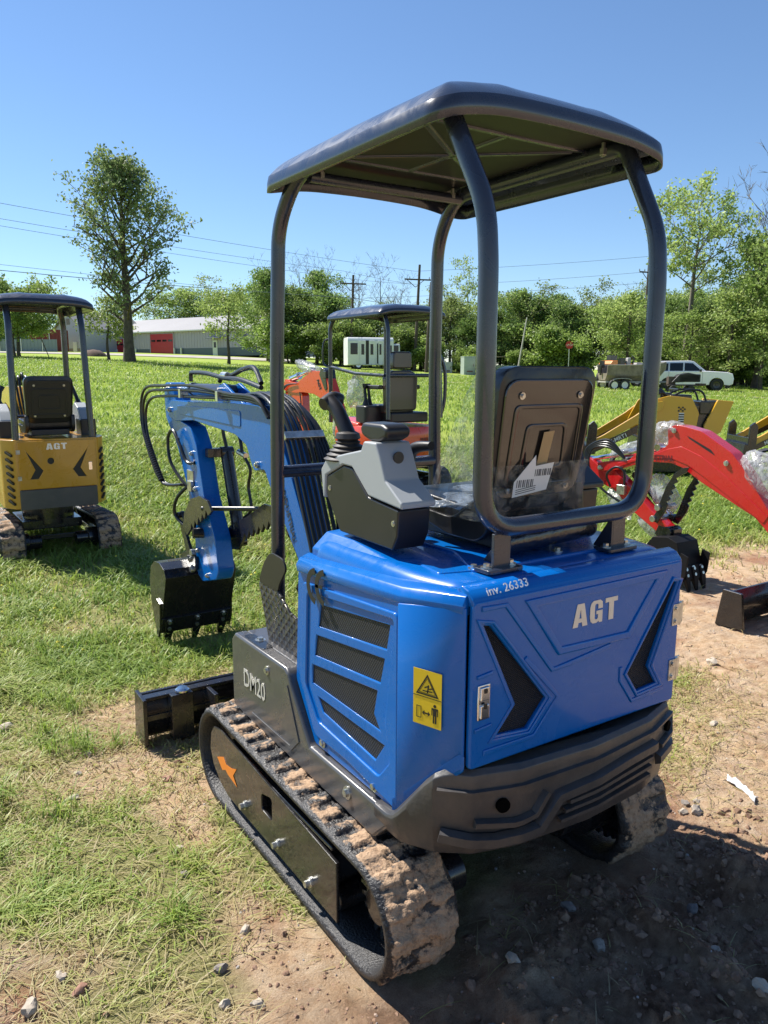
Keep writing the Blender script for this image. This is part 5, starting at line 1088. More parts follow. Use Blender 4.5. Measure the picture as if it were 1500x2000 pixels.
link('lettering', text_mesh('INDUSTRIAL', frame_m((-0.0685, 2.205+dy-0.06, 0.955), (0, -1, 0.06), (0, 0.06, 1)), 0.060, 0.0006, 0.001, 0, 0.92), mat('dark_red_print', (0.10, 0.01, 0.012), 0.5), rbo, smooth=False)
ra = sh([(2.76, 0.915), (2.71, 0.925), (2.60, 0.865), (2.46, 0.87), (2.42, 0.84), (2.16, 0.66), (2.02, 0.55), (1.82, 0.43), (1.78, 0.36), (1.80, 0.31), (1.86, 0.32), (1.95, 0.39), (2.20, 0.52), (2.42, 0.68), (2.58, 0.72), (2.64, 0.76)])
raa = plate_pair(RX, 'dipper_arm', ra, 0.048, M_RED, 0.006); pins(raa, [(2.725+dy, 0.893), (2.54+dy, 0.845), (1.83+dy, 0.355)], 0.05, 0.018)
b = MB(); b.box((-0.05, 2.32+dy, 0.69), (0.06, 0.08, 0.08)); b.build('valve_block', M_STEEL, raa, bevel=0.004)
cylinder(RX, (2.02+dy, 1.06), (2.72+dy, 0.90), 0.034, M_CHROME, 0.5); cylinder(RX, (2.30+dy, 0.80), (1.93+dy, 0.50), 0.034, M_BLACK, 0.6, x=0.10)
film_bag(RX, (0, 1.98+dy, 1.17), (0.16, 0.34, 0.20), 1, M_BUB, -0.3); film_bag(RX, (0, 2.28+dy, 1.035), (0.10, 0.50, 0.10), 2, M_BUB, -0.35); film_bag(RX, (0, 1.11+dy, 0.93), (0.20, 0.46, 0.26), 4, M_BUB, 0.62, amp=0.15); film_bag(RX, (0.06, 2.00+dy, 0.70), (0.16, 0.34, 0.20), 6, M_BUB, 0.7); film_bag(RX, (-0.03, 2.36+dy, 0.56), (0.12, 0.30, 0.14), 7, M_BUB, 0.7); film_bag(RX, (0.05, 2.06+dy, 0.42), (0.2, 0.34, 0.16), 8, M_BUB, 0.5)
for k in range(4): hose(RX, [(-0.07, 2.30+dy, 0.95), (-0.09, 2.46+dy, 1.03+0.02*k), (-0.10, 2.62+dy+0.02*k, 1.0), (-0.11, 2.64+dy, 0.84), (-0.10, 2.50+dy, 0.68), (-0.07, 2.30+dy, 0.58)], 0.010)
hose(RX, [(-0.06, 2.44+dy, 0.70), (-0.09, 2.46+dy, 0.80), (-0.08, 2.38+dy, 0.87), (-0.07, 2.30+dy, 0.84), (-0.06, 2.30+dy, 0.72)], 0.010)
for x, o_ in ((-0.09, 0.0), (0.09, -0.06)):
    tp_ = sh([(1.985, 0.49), (1.945, 0.56), (1.87, 0.77), (1.80, 0.885), (1.74, 0.930), (1.68, 0.943), (1.70, 0.90), (1.745, 0.875)]+serrate((1.76, 0.86), (1.85, 0.62), 5, 0.022, 1)+[(1.86, 0.58), (1.93, 0.475)])
    thumb(RX, [(y+o_, z+o_*0.3) for y, z in tp_], x, 0.014)
b = MB()
for y, z in ((1.965, 0.505), (1.925, 0.60)): b.mark(); b.tube([(-0.115, y+dy, z), (0.10, y+dy, z)], 0.026, 16)
b.build('thumb_pin', M_STEEL, RX, bevel=0.003)
bucket(RX, sh([(1.60, 0.115), (1.68, 0.37), (1.76, 0.40), (1.90, 0.38), (1.98, 0.28), (1.95, 0.14), (1.86, 0.06)]), -0.05, 0.24, 0.1, (-0.9, 0, 0.9), m=mat('matt_black', (0.006, 0.006, 0.007), 0.6, spec=0.2), bolts=True)
b = MB(); b.lathe([(0, -0.07), (0.045, -0.07), (0.045, 0.07), (0, 0.07)], (0, 1.86+dy, 0.41), 'x', 20); b.prism(sh([(1.80, 0.30), (1.80, 0.44), (1.95, 0.45), (1.98, 0.38), (1.90, 0.30)]), 'x', -0.05, 0.05); b.build('bucket_linkage', M_BLACK, RX, bevel=0.004)

# ================================================================ stand-on track loaders
def loader(name, loc, rz, label, txt, wide=True):
    T = empty(name, loc, rz, label, 'track loader', 'compact track loaders on the lawn'); T.scale = (0.95, 0.95, 0.98)
    for s in (-1, 1):
        tr = MB(); pts, TT = track_path(0.62, 0.16, -0.55, 0.16, 90); rings = []
        o = []
        for i, p in enumerate(pts):
            a = pts[i-1]; c = pts[(i+1) % 90]; t_ = (c-a).normalized(); nn = Vector((t_.y, -t_.x)); h = 0.012 if (i//2) % 2 else 0
            o.append((p+nn*h, p-nn*0.03))
        for i in range(90):
            pass
        vs = []; fs = []
        for i in range(90):
            for x in (s*0.42-0.11, s*0.42+0.11): vs += [(x, o[i][0].x, o[i][0].y), (x, o[i][1].x, o[i][1].y)]
        for i in range(90):
            k, l = i*4, ((i+1) % 90)*4; fs += [(k, l, l+2, k+2), (k+1, k+3, l+3, l+1), (k, k+1, l+1, l), (k+2, l+2, l+3, k+3)]
        tr.add(vs, fs); tk = tr.build('track', M_RUB, T)
        q = MB(); q.prism([(-0.50, 0.09), (0.58, 0.09), (0.60, 0.20), (0.30, 0.27), (-0.40, 0.27)], 'x', s*0.42-0.06, s*0.42+0.06); q.build('track_frame', M_BLACK, tk, bevel=0.01)
    b = MB(); b.prism([(-0.60, 0.30), (-0.62, 0.95), (-0.45, 1.10), (0.05, 1.12), (0.15, 0.80), (0.55, 0.62), (0.60, 0.28)], 'x', -0.30, 0.30); b.build('chassis', M_BLACK, T, bevel=0.015)
    b = MB()
    for s in (-1, 1): b.prism(round_poly([(-0.70, 0.78), (-0.62, 1.22), (-0.34, 1.20), (-0.30, 1.14), (0.10, 1.16), (0.40, 1.12), (0.52, 0.86), (0.30, 0.62), (-0.02, 0.66), (-0.18, 0.78), (-0.50, 0.45), (-0.64, 0.52)] if False else [(-0.30, 0.55), (-0.36, 0.98), (-0.24, 1.20), (0.10, 1.24), (0.42, 1.16), (0.58, 0.84), (0.42, 0.44), (0.0, 0.42)], 0.03), 'x', s*0.34-0.02, s*0.34+0.02)
    for s in (-1, 1): b.prism([(-0.44, 0.55), (-0.70, 0.70), (-0.86, 1.16), (-0.62, 1.18), (-0.44, 0.80)], 'x', s*0.36-0.03, s*0.36+0.03)
    bd = b.build('body_panel', M_YELL, T, bevel=0.008)
    b = MB(); b.box((0, -0.55, 1.06), (0.66, 0.36, 0.20)); b.box((0, -0.10, 1.20), (0.5, 0.34, 0.10)); b.box((0, 0.12, 1.22), (0.44, 0.18, 0.12)); b.build('control_panel', M_BLACK, T, bevel=0.02)
    b = MB()
    for x in (-0.2, 0.2): b.tube([(x, -0.50, 1.15), (x, -0.42, 1.30), (x, -0.2, 1.32), (x, 0.0, 1.24)], 0.016, 8, smooth=5)
    b.tube([(-0.25, -0.05, 1.33), (0.25, -0.05, 1.33)], 0.014, 8); b.build('grab_bar', M_PLAST, T)
    for s in (-1, 1):
        b = MB(); b.prism(round_poly([(0.20, 1.16), (0.22, 1.04), (0.60, 0.80), (1.12, 0.52), (1.30, 0.44), (1.34, 0.52), (1.10, 0.64), (0.62, 0.94), (0.36, 1.14)], 0.03), 'x', s*0.40-0.03, s*0.40+0.03); la = b.build('lift_arm', M_YELL, T, bevel=0.006)
        b = MB(); b.prism([(0.55, 0.70), (1.22, 0.38), (1.25, 0.46), (0.58, 0.80)], 'x', s*0.44-0.008, s*0.44+0.008); b.build('lower_arm', M_BLACK, la, bevel=0.003)
        if s < 0: link('lettering', text_mesh(txt, frame_m((-0.449, 1.06, 0.475), (0, -0.90, 0.43), (0, 0.43, 0.90)), 0.085, 0.001, 0.001), M_WHITE, la, smooth=False)
    b = MB(); b.prism([(1.22, 0.35), (1.20, 0.78), (1.26, 0.86), (1.34, 0.80), (1.38, 0.35)], 'x', -0.46, -0.40); b.prism([(1.22, 0.35), (1.20, 0.78), (1.26, 0.86), (1.34, 0.80), (1.38, 0.35)], 'x', 0.40, 0.46); b.box((0, 1.34, 0.45), (0.9, 0.05, 0.3)); b.build('quick_coupler', M_BLACK, T, bevel=0.01)
    b = MB(); b.prism([(1.38, 0.05), (1.38, 0.48), (1.46, 0.50), (1.52, 0.12), (2.0, 0.06), (2.0, 0.03)], 'x', -0.56, 0.56); b.build('loader_bucket', M_BLACK, T, bevel=0.006)
    for k in range(4): hose(T, [(0.30+0.02*k if False else -0.24+0.05*k, 0.05, 1.15), (-0.28+0.05*k, 0.20, 1.28+0.02*k), (-0.32+0.04*k, 0.36, 1.16), (-0.36, 0.40, 0.92)], 0.014)
    return T, bd
# ---------------------------------------------------------------- things out on the field
T1, bd = loader('track_loader', fld(4.35, 12.0, 0.0), radians(52), 'yellow stand-on track loader with black control panel and flag badge behind the red boom', 'MX-MRT1')
b = []
Mb = frame_m((-0.3615, -0.03, 0.84), (0, -1, 0), (0, 0, 1))
for i in range(3):
    for j in range(4):
        if (i+j) % 2 == 0: b.append(sheet_mesh([[(0.0+j*0.03, 0.16+i*0.025), (0.03+j*0.03, 0.16+i*0.025), (0.03+j*0.03, 0.185+i*0.025), (j*0.03, 0.185+i*0.025)]], Mb, 0.002))
for i in range(4): b.append(sheet_mesh([[(0.02, i*0.036), (0.10, i*0.036), (0.10, 0.02+i*0.036), (0.02, 0.02+i*0.036)]], Mb, 0.002))
link('flag_badge', join_me('badge', b), M_INK, bd, smooth=False)
b = [sheet_mesh([[(0.02, i*0.036+0.02), (0.10, i*0.036+0.02), (0.10, 0.036+i*0.036), (0.02, 0.036+i*0.036)]], Mb, 0.002) for i in range(4)]
link('badge_stripe', join_me('badge2', b), M_WHITE, bd, smooth=False)
T2, bd2 = loader('track_loader', fld(7.35, 13.4, 0.0), radians(56), 'yellow stand-on track loader cut off by the right edge of the photo', 'MX-CRT')
link('lettering', text_mesh('AEPA', frame_m((-0.3615, 0.52, 0.62), (0, -1, 0), (0, 0, 1)), 0.12, 0.001, 0.001), M_INK, bd2, smooth=False)

M_CARW = mat('white_car_paint', (0.82, 0.79, 0.83), 0.25, coat=0.9); M_GLASS = mat('dark_glass', (0.008, 0.010, 0.012), 0.12, spec=0.4); M_TYRE = mat('tyre_rubber', (0.02, 0.02, 0.02), 0.7)
def wheel(root, c, r, w, ax='y', rim=None):
    wb = MB(); wb.lathe([(r*0.6, -w/2), (r*0.93, -w/2), (r, -w*0.3), (r, w*0.3), (r*0.93, w/2), (r*0.6, w/2), (r*0.6, -w/2)], c, ax, 28, cap=False); o = wb.build('tyre', M_TYRE, root)
    q = MB(); q.lathe([(0, -w*0.42), (r*0.18, -w*0.42), (r*0.22, -w*0.3), (r*0.55, -w*0.34), (r*0.61, -w*0.45), (r*0.61, w*0.45), (r*0.55, w*0.34), (r*0.22, w*0.3), (0, w*0.42)], c, ax, 20); q.build('rim', rim or M_STEEL, o); return o
# white sport-utility car
def suv():
    S = empty('parked_car', fld(20.0, 52, 0.0), FIELD_ROT-radians(14), 'white four-door sport utility car with dark windows parked by the trees', 'car')
    L = 5.1; hw = 0.98
    low = [(-2.52, 0.45), (-2.55, 0.95), (-2.50, 1.20), (-2.42, 1.26), (0.95, 1.27), (1.35, 1.25), (2.15, 1.20), (2.48, 1.10), (2.57, 0.80), (2.54, 0.45), (2.35, 0.36), (2.02, 0.40)]
    def arch(cx, r, n=10): return [(cx+r*cos(pi*i/n), 0.40+r*sin(pi*i/n)) for i in range(n+1)]
    prof = low+arch(1.58, 0.46)+[(0.9, 0.36), (-0.8, 0.36)]+arch(-1.42, 0.46)+[(-2.05, 0.40)]
    rings = []
    for y, sc in ((-hw, 0.985), (-hw*0.97, 1.0), (hw*0.97, 1.0), (hw, 0.985)): rings.append([(x*sc, y, 0.75+(z-0.75)*(1 if sc == 1 else 0.95)) for x, z in prof])
    mb = MB(); mb.loft(rings); bo = mb.build('body', M_CARW, S, bevel=0.02, seg=2)
    cab = [(-2.46, 1.22), (-2.22, 1.80), (-2.05, 1.90), (-0.10, 1.93), (0.15, 1.88), (0.98, 1.22)]
    mb = MB(); mb.loft([[(x*(0.97), y_*(1 if z < 1.3 else 0.84), z) for x, z in cab] for y_ in (-0.93, 0.93)]); cb = mb.build('cabin', M_CARW, S, bevel=0.05, seg=3)
    for s in (-1, 1):
        for P in ([(-2.18, 1.28), (-2.02, 1.74), (-1.42, 1.76), (-1.42, 1.28)], [(-1.32, 1.28), (-1.32, 1.77), (-0.52, 1.78), (-0.52, 1.28)], [(-0.42, 1.28), (-0.42, 1.78), (0.06, 1.76), (0.62, 1.28)]):
            mb = MB(); f = lambda z: 0.935-(z-1.22)/0.7*0.115
            mb.add([(x, s*(f(z)+0.01), z) for x, z in P]+[(x, s*(f(z)-0.03), z) for x, z in P], [(0, 1, 2, 3), (7, 6, 5, 4), (0, 4, 5, 1), (1, 5, 6, 2), (2, 6, 7, 3), (3, 7, 4, 0)]); mb.build('side_window', M_GLASS, cb)
        mb = MB(); mb.box((0.55, s*1.04, 1.30), (0.12, 0.16, 0.16)); mb.build('door_mirror', M_PLAST, S, bevel=0.03)
        mb = MB(); mb.box((2.42, s*0.74, 0.92), (0.22, 0.36, 0.22)); mb.build('headlight', mat('lamp_glass', (0.35, 0.36, 0.38), 0.1, coat=1), S, bevel=0.03)
        mb = MB()
        for x in (-1.37, -0.47, 0.68): mb.box((x, s*0.972, 0.86), (0.012, 0.03, 0.72))
        mb.build('door_gap', M_INK, bo)
    mb = MB(); mb.add([(0.98, -0.80, 1.25), (0.98, 0.80, 1.25), (0.20, 0.70, 1.85), (0.20, -0.70, 1.85), (0.90, -0.80, 1.22), (0.90, 0.80, 1.22), (0.12, 0.70, 1.82), (0.12, -0.70, 1.82)], [(0, 1, 2, 3), (7, 6, 5, 4), (0, 4, 5, 1), (1, 5, 6, 2), (2, 6, 7, 3), (3, 7, 4, 0)]); mb.build('windscreen', M_GLASS, cb)
    mb = MB(); mb.box((2.545, 0, 0.84), (0.06, 1.1, 0.30)); mb.box((2.52, 0, 0.50), (0.08, 1.2, 0.16)); mb.build('grille', M_PLAST, S, bevel=0.01)
    mb = MB(); mb.box((2.585, 0, 0.84), (0.02, 1.06, 0.03)); mb.build('grille_bar', M_CHROME, S)
    for x in (-1.42, 1.58):
        for s in (-1, 1): wheel(S, (x, s*0.84, 0.40), 0.40, 0.26, 'y', M_BLACK)
    return S
suv()
# boat on its trailer
BT = empty('boat', fld(14.9, 48.5, 0.5), FIELD_ROT+radians(4), 'weathered grey-brown open aluminium boat resting on a twin-axle trailer', 'boat')
M_HULL = mat('weathered_hull', (0.20, 0.165, 0.125), 0.55, var=0.35, vscale=2.5)
rings = []
for x, hw, zb, zt in ((-2.3, 0.92, 0.10, 0.98), (-2.2, 0.95, 0.05, 1.0), (0.0, 1.02, 0.02, 0.98), (1.6, 0.90, 0.10, 1.02), (2.7, 0.55, 0.35, 1.10), (3.35, 0.10, 0.75, 1.18)):
    rings.append([(x, -hw, zt), (x, -hw*0.92, zb+0.35), (x, -hw*0.6, zb), (x, hw*0.6, zb), (x, hw*0.92, zb+0.35), (x, hw, zt), (x, hw*0.93, zt-0.03), (x, hw*0.85, zb+0.42), (x, -hw*0.85, zb+0.42), (x, -hw*0.93, zt-0.03)])
mb = MB(); mb.loft(rings); mb.build('hull', M_HULL, BT, bevel=0.01)
mb = MB(); mb.tube([(-2.3, -0.93, 1.0), (0, -1.03, 1.0), (1.6, -0.91, 1.04), (2.7, -0.56, 1.12), (3.35, 0, 1.2)], 0.03, 8); mb.tube([(-2.3, 0.93, 1.0), (0, 1.03, 1.0), (1.6, 0.91, 1.04), (2.7, 0.56, 1.12), (3.35, 0, 1.2)], 0.03, 8); mb.build('gunwale', mat('gunwale_metal', (0.35, 0.32, 0.28), 0.5), BT); BT.scale = (0.70, 1, 1)
mb = MB(); mb.box((-2.35, 0, 1.05), (0.30, 0.36, 0.42)); mb.box((-2.45, 0, 0.7), (0.14, 0.16, 0.6)); mb.box((-0.6, 0.1, 1.18), (0.4, 0.5, 0.5)); mb.tube([(0.2, -0.3, 1.0), (0.3, -0.3, 1.45), (0.1, -0.3, 1.5)], 0.06, 8); mb.build('outboard_motor', M_BLACK, BT, bevel=0.05)
mb = MB(); mb.box((-0.1, -0.1, 1.22), (0.3, 0.4, 0.46)); mb.box((0.9, 0, 1.05), (0.7, 0.6, 0.2)); mb.build('boat_seat', mat('pale_vinyl', (0.4, 0.38, 0.36), 0.6), BT, bevel=0.06)
TR = empty('boat_trailer', fld(14.9, 48.5, 0.0), FIELD_ROT+radians(4), 'grey twin-axle boat trailer with white-rimmed wheels carrying the weathered boat', 'trailer')
mb = MB(); 
for s in (-1, 1): mb.box((0.4, s*0.75, 0.50), (5.4, 0.07, 0.10)); mb.prism([(-1.85+1.65*i/12, 0.60+0.14*sin(pi*i/12)**0.4) for i in range(13)]+[(-0.24, 0.60)]+[(-0.24-1.57*i/12, 0.57+0.13*sin(pi*i/12)**0.4) for i in range(13)], 'y', s*1.02-0.12, s*1.02+0.12)
for x in (-2.2, -0.6, 1.0, 2.6): mb.box((x, 0, 0.50), (0.08, 1.5, 0.08))
mb.v = [(x*0.72, y, z) for x, y, z in mb.v]; mb.rod((2.0, 0, 0.5), (2.7, 0, 0.5), 0.05); mb.build('trailer_frame', mat('galvanised', (0.36, 0.34, 0.31), 0.55, var=0.15), TR, bevel=0.01)
for x in (-1.42, -0.68):
    for s in (-1, 1): wheel(TR, (x*0.85, s*1.02, 0.33), 0.33, 0.2, 'y', mat('white_rim', (0.8, 0.78, 0.74), 0.5))
# black utility cart between the boat and the car
UT = empty('utility_cart', fld(17.5, 46.5, 0.0), FIELD_ROT-radians(8), 'black two-wheel utility cart with cables and tarp in front of the white car', 'cart')
mb = MB(); mb.box((0.4, 0, 1.0), (1.5, 1.0, 0.5)); mb.prism([(-0.9, 0.7), (-0.4, 1.2), (0.3, 1.35), (1.1, 1.2), (1.1, 0.8)], 'y', -0.5, 0.5); mb.build('cargo_body', M_INK, UT, bevel=0.06)
mb = MB(); mb.box((0.2, 0, 0.55), (2.4, 0.9, 0.08)); mb.box((-0.8, 0, 0.85), (0.5, 0.7, 0.5)); mb.box((1.3, 0, 0.6), (0.5, 1.0, 0.12)); mb.build('cart_frame', mat('rusty_metal', (0.07, 0.05, 0.04), 0.7, var=0.3), UT, bevel=0.01); UT.scale = (0.8, 0.9, 0.9)
for x in (-0.75, 0.5):
    for s in (-1, 1): wheel(UT, (x, s*0.58, 0.27), 0.27, 0.16, 'y', M_BLACK)
# orange tractor behind the boat
OT = empty('tractor', fld(16.0, 54.5, 0.0), FIELD_ROT+radians(20), 'orange tractor mostly hidden behind the weathered boat', 'tractor')
mb = MB(); mb.box((0.6, 0, 1.25), (1.5, 0.7, 0.6)); mb.box((-0.45, 0.0, 1.5), (0.5, 1.3, 0.5)); mb.prism([(-1.1, 1.5), (-0.9, 1.75), (-0.3, 1.75), (-0.2, 1.4)], 'y', -0.7, 0.7); mb.build('bonnet', mat('orange_machine', (0.62, 0.20, 0.03), 0.4), OT, bevel=0.05)
mb = MB(); mb.box((0.1, 0, 0.8), (2.4, 0.5, 0.4)); mb.box((-0.5, 0, 1.85), (0.5, 0.5, 0.5)); mb.tube([(-0.2, 0.3, 1.7), (-0.1, 0.3, 2.0), (0.0, 0.3, 2.05)], 0.04, 8); mb.build('tractor_frame', M_BLACK, OT, bevel=0.03)
for x, r in ((-0.6, 0.6), (1.1, 0.4)):
    for s in (-1, 1): wheel(OT, (x, s*0.65, r), r, 0.3)
# white minibus
BU = empty('minibus', fld(-1.15, 70, 0.0), FIELD_ROT+radians(12), 'small white shuttle bus with its folding doors open in front of the tree line', 'bus')
M_BUSW = mat('white_bus_paint', (0.70, 0.71, 0.72), 0.4, var=0.04)
mb = MB(); pr = round_poly([(-1.15, 0.35), (1.15, 0.35), (1.15, 2.45), (0.95, 2.72), (-0.95, 2.72), (-1.15, 2.45)], 0.12, 4); mb.prism(pr, 'x', -2.3, 1.75); mb.prism(round_poly([(-1.0, 0.35), (1.0, 0.35), (1.0, 1.55), (0.9, 2.2), (-0.9, 2.2), (-1.0, 1.55)], 0.1), 'x', 1.7, 2.35); bb_ = mb.build('body', M_BUSW, BU, bevel=0.04)
mb = MB(); mb.mark(); mb.box((-1.75, -1.155, 1.75), (0.62, 0.03, 0.95)); mb.mark(); mb.box((1.35, -1.155, 1.65), (0.45, 0.03, 0.8)); mb.mark(); mb.box((0.98, -1.155, 1.75), (0.25, 0.03, 0.95)); mb.mark(); mb.box((2.36, 0, 1.75), (0.03, 1.6, 0.7)); mb.mark(); mb.box((2.0, -1.02, 1.75), (0.4, 0.03, 0.6)); mb.build('bus_window', M_GLASS, bb_, bevel=0.01)
mb = MB(); mb.box((-0.55, -1.158, 1.45), (0.34, 0.03, 2.0)); mb.box((0.34, -1.158, 1.35), (0.16, 0.03, 1.7)); mb.build('doorway', M_INK, bb_)
for x in (-1.0, -0.20, 0.55):
    mb = MB(); mb.box((x, -1.20, 1.42), (0.52 if x != 0.55 else 0.35, 0.05, 2.05)); dd_ = mb.build('bus_door', M_BUSW, BU, bevel=0.01); mb = MB(); mb.box((x, -1.232, 1.70), (0.26 if x != 0.55 else 0.18, 0.02, 0.9)); mb.build('door_pane', M_GLASS, dd_, bevel=0.01)
for x in (-1.35, 1.55):
    for s in (-1, 1): wheel(BU, (x, s*0.98, 0.38), 0.38, 0.24)
# cabinets, shed, stop sign, leaning pole
def cab(X, D, w, d, h, lab, m, rz=0.0, grp=None):
    e = empty('utility_cabinet', fld(X, D, -0.05), FIELD_ROT+rz, lab, 'cabinet', grp); mb = MB(); mb.box((0, 0, h/2), (w, d, h)); mb.box((0, 0, h+0.02), (w*1.04, d*1.04, 0.05)); mb.build('housing', m, e, bevel=0.02)
    mb = MB(); mb.box((-w*0.02, -d/2-0.01, h*0.52), (w*0.86, 0.02, h*0.86)); dr_ = mb.build('cabinet_door', m, e, bevel=0.01); mb = MB(); mb.box((w*0.30, -d/2-0.035, h*0.55), (0.03, 0.03, 0.2)); mb.box((0, -d/2-0.024, h*0.22), (w*0.5, 0.01, 0.12)); mb.build('handle', mat('dull_rust', (0.2, 0.1, 0.07), 0.8), dr_)
M_CABG = mat('pale_green_metal', (0.36, 0.42, 0.38), 0.5, var=0.08); M_CABW = mat('pale_grey_metal', (0.52, 0.53, 0.51), 0.5, var=0.06)
cab(7.15, 68, 1.05, 0.8, 1.55, 'pale green metal cabinet with a streak of rust, left of the rear hoop post', M_CABG, 0.3); cab(8.4, 67, 1.1, 0.8, 1.5, 'pale grey metal cabinet just right of the pale green one', M_CABW, 0.25); cab(5.6, 72, 0.9, 0.8, 0.95, 'low pale grey cabinet in the grass right of the white bus', M_CABW, 0.2)
SH = empty('field_shed', fld(11.4, 71, 0.0), FIELD_ROT+0.15, 'low open grey shed with a flat rusty roof behind the seat', 'shed')
mb = MB(); mb.box((0.9, 0, 0.8), (2.0, 1.6, 1.6)); mb.build('wall', M_CABW, SH); mb = MB(); mb.box((0, 0, 1.68), (4.4, 1.9, 0.08)); mb.build('roof', mat('rusty_roof', (0.25, 0.20, 0.16), 0.8, var=0.2), SH); mb = MB(); mb.box((-1.9, -0.7, 0.8), (0.1, 0.1, 1.7)); mb.box((-1.9, 0.7, 0.8), (0.1, 0.1, 1.7)); mb.box((-1.0, 0.1, 0.5), (0.9, 0.8, 0.9)); mb.build('shed_post', M_CABG, SH)
SS = empty('stop_sign', fld(13.9, 60, 0.0), FIELD_ROT, 'small red octagonal sign on a post above the back of the seat', 'sign')
mb = MB(); mb.rod((0, 0, 0), (0, 0, 2.9), 0.035, 8); mb.build('sign_post', M_STEEL, SS); mb = MB(); mb.lathe([(0, 0), (0.30, 0), (0.30, 0.012), (0, 0.012)], (0, -0.06, 2.75), 'y', 8); sg = mb.build('sign_panel', mat('sign_red', (0.45, 0.02, 0.02), 0.5), SS)
link('lettering', text_mesh('STOP', frame_m((-0.235, -0.063, 2.67), (1, 0, 0), (0, 0, 1)), 0.21, 0.001), M_WHITE, sg, smooth=False)
# ---------------------------------------------------------------- power poles and wires
M_POLE = mat('pole_wood', (0.085, 0.065, 0.05), 0.85, var=0.25, vscale=4); M_POLEG = mat('pale_pole', (0.42, 0.40, 0.36), 0.7)
M_WIRE = mat('wire', (0.16, 0.18, 0.21), 0.6)
def pole(X, D, h, label, arms, arm_w=2.2, tr=False, m=None, lean=(0, 0), rz=0.3, r=0.16):
    p0 = fld(X, D, -0.3); e = empty('utility_pole', p0, FIELD_ROT+rz, label, 'power pole'); mb = MB(); mb.tube([(0, 0, 0), (lean[0]*h, lean[1]*h, h+0.3)], [r, r*0.65], 10); mb.build('mast', m or M_POLE, e)
    for i, z in enumerate(arms):
        mb = MB(); mb.box((lean[0]*z, -0.15, z+0.3), (arm_w, 0.10, 0.12)); mb.rod((-arm_w*0.3, -0.1, z+0.3), (0, -0.1, z-0.35), 0.03, 6); mb.rod((arm_w*0.3, -0.1, z+0.3), (0, -0.1, z-0.35), 0.03, 6); a_ = mb.build('crossarm', m or M_POLE, e)
        mb = MB()
        for x in (-arm_w*0.46, -arm_w*0.2, arm_w*0.46): mb.lathe([(0, 0), (0.05, 0), (0.06, 0.08), (0.03, 0.2), (0, 0.2)], (x, -0.15, z+0.36), 'z', 8)
        mb.build('insulator', M_STEEL, a_)
    if tr: mb = MB(); mb.lathe([(0, 0), (0.24, 0), (0.26, 0.05), (0.26, 0.7), (0.2, 0.78), (0, 0.8)], (0.38, -0.1, arms[0]-1.5), 'z', 16); mb.build('transformer', M_CABW, e)
    return p0+Vector((0, 0, h+0.3))
tl = -TILT
pA = pole(-3.2, 75, 8.4, 'wooden power pole with a tilted crossarm left of the small canopy roof', [7.6], 2.4, lean=(0.035, 0))
pB = pole(2.7, 72, 9.3, 'taller wooden power pole with one long crossarm above the small canopy roof', [8.0], 2.8, lean=(0.045, 0))
pC = pole(3.6, 69, 7.6, 'bare wooden pole without crossarm just right of the tallest pole', [], 1, lean=(0.05, 0))
pD = pole(23.0, 71, 11.0, 'wooden power pole with grey transformer rising above the trees at right', [9.4], 2.0, tr=True, lean=(0.012, 0))
pE = pole(11.3, 68, 5.0, 'thin pale pole leaning to the right beside the field shed', [], 1, m=M_POLEG, lean=(0.17, 0), r=0.09)
pole(-34.0, 33.0, 11.5, 'wooden power pole outside the left edge', [10.6], 2.8) if False else None
def wire(pts, label, r=0.013):
    P = []
    for i in range(len(pts)-1):
        a, c = Vector(pts[i]), Vector(pts[i+1]); L = (c-a).length; sag = L*0.006
        for k in range(24): t = k/24; P.append(a.lerp(c, t)-Vector((0, 0, 4*sag*t*(1-t))))
    P.append(Vector(pts[-1])); mb = MB(); mb.tube(P, r, 5); o = mb.build('power_line', M_WIRE, None); tag(o, label, 'power line', 'power lines across the sky'); return o
def pt(px, py, D): 
    X = (px-750)/FPX*D; p = Vector((CAM.x, CAM.y, 0))+FH*D+RH*X; return Vector((p.x, p.y, 1.6527+(723-py)/FPX*D))
LB = 'thin dark overhead wire crossing the sky behind the trees'
wire([pt(-500, 325, 36), pt(807, 540, 72), pt(1243, 512, 71)], 'topmost overhead wire, reaching the top of the tallest pole')
wire([pt(-500, 358, 38), pt(672, 540, 75), pt(795, 563, 72)], 'second overhead wire from the top at the left edge')
wire([pt(-500, 372, 40), pt(700, 556, 75), pt(818, 564, 72)], 'third overhead wire from the top at the left edge')
wire([pt(-500, 470, 45), pt(683, 590, 75), pt(1240, 560, 71)], 'faint wire in the middle of the overhead lines behind the big tree')
wire([pt(-500, 490, 40), pt(683, 588, 75), pt(805, 606, 72)], 'lowest and thickest overhead wire at the left edge', 0.022)
wire([pt(830, 566, 72), pt(1229, 541, 71), pt(1900, 430, 50)], 'overhead wire running to the right pole crossarm')
# ---------------------------------------------------------------- fire station
FS = empty('metal_building', fld(-46.3, 128, 0), 0, 'long grey metal-clad station building with red roll-up doors and a pale roof', 'building')
pL = fld(-46.3, 128); pR = fld(-16.2, 106)
base = Vector((pL.x, pL.y, 3.55)); dirx = Vector((pR.x-pL.x, pR.y-pL.y, 0)); LEN = dirx.length
FS.location = base; 
ax_ = dirx.normalized(); az_ = Vector((0, 0, 1)); tilt_ = Matrix.Rotation(radians(0.6), 3, Vector((-ax_.y, ax_.x, 0)))
FS.rotation_euler = (0, 0, atan2(ax_.y, ax_.x))
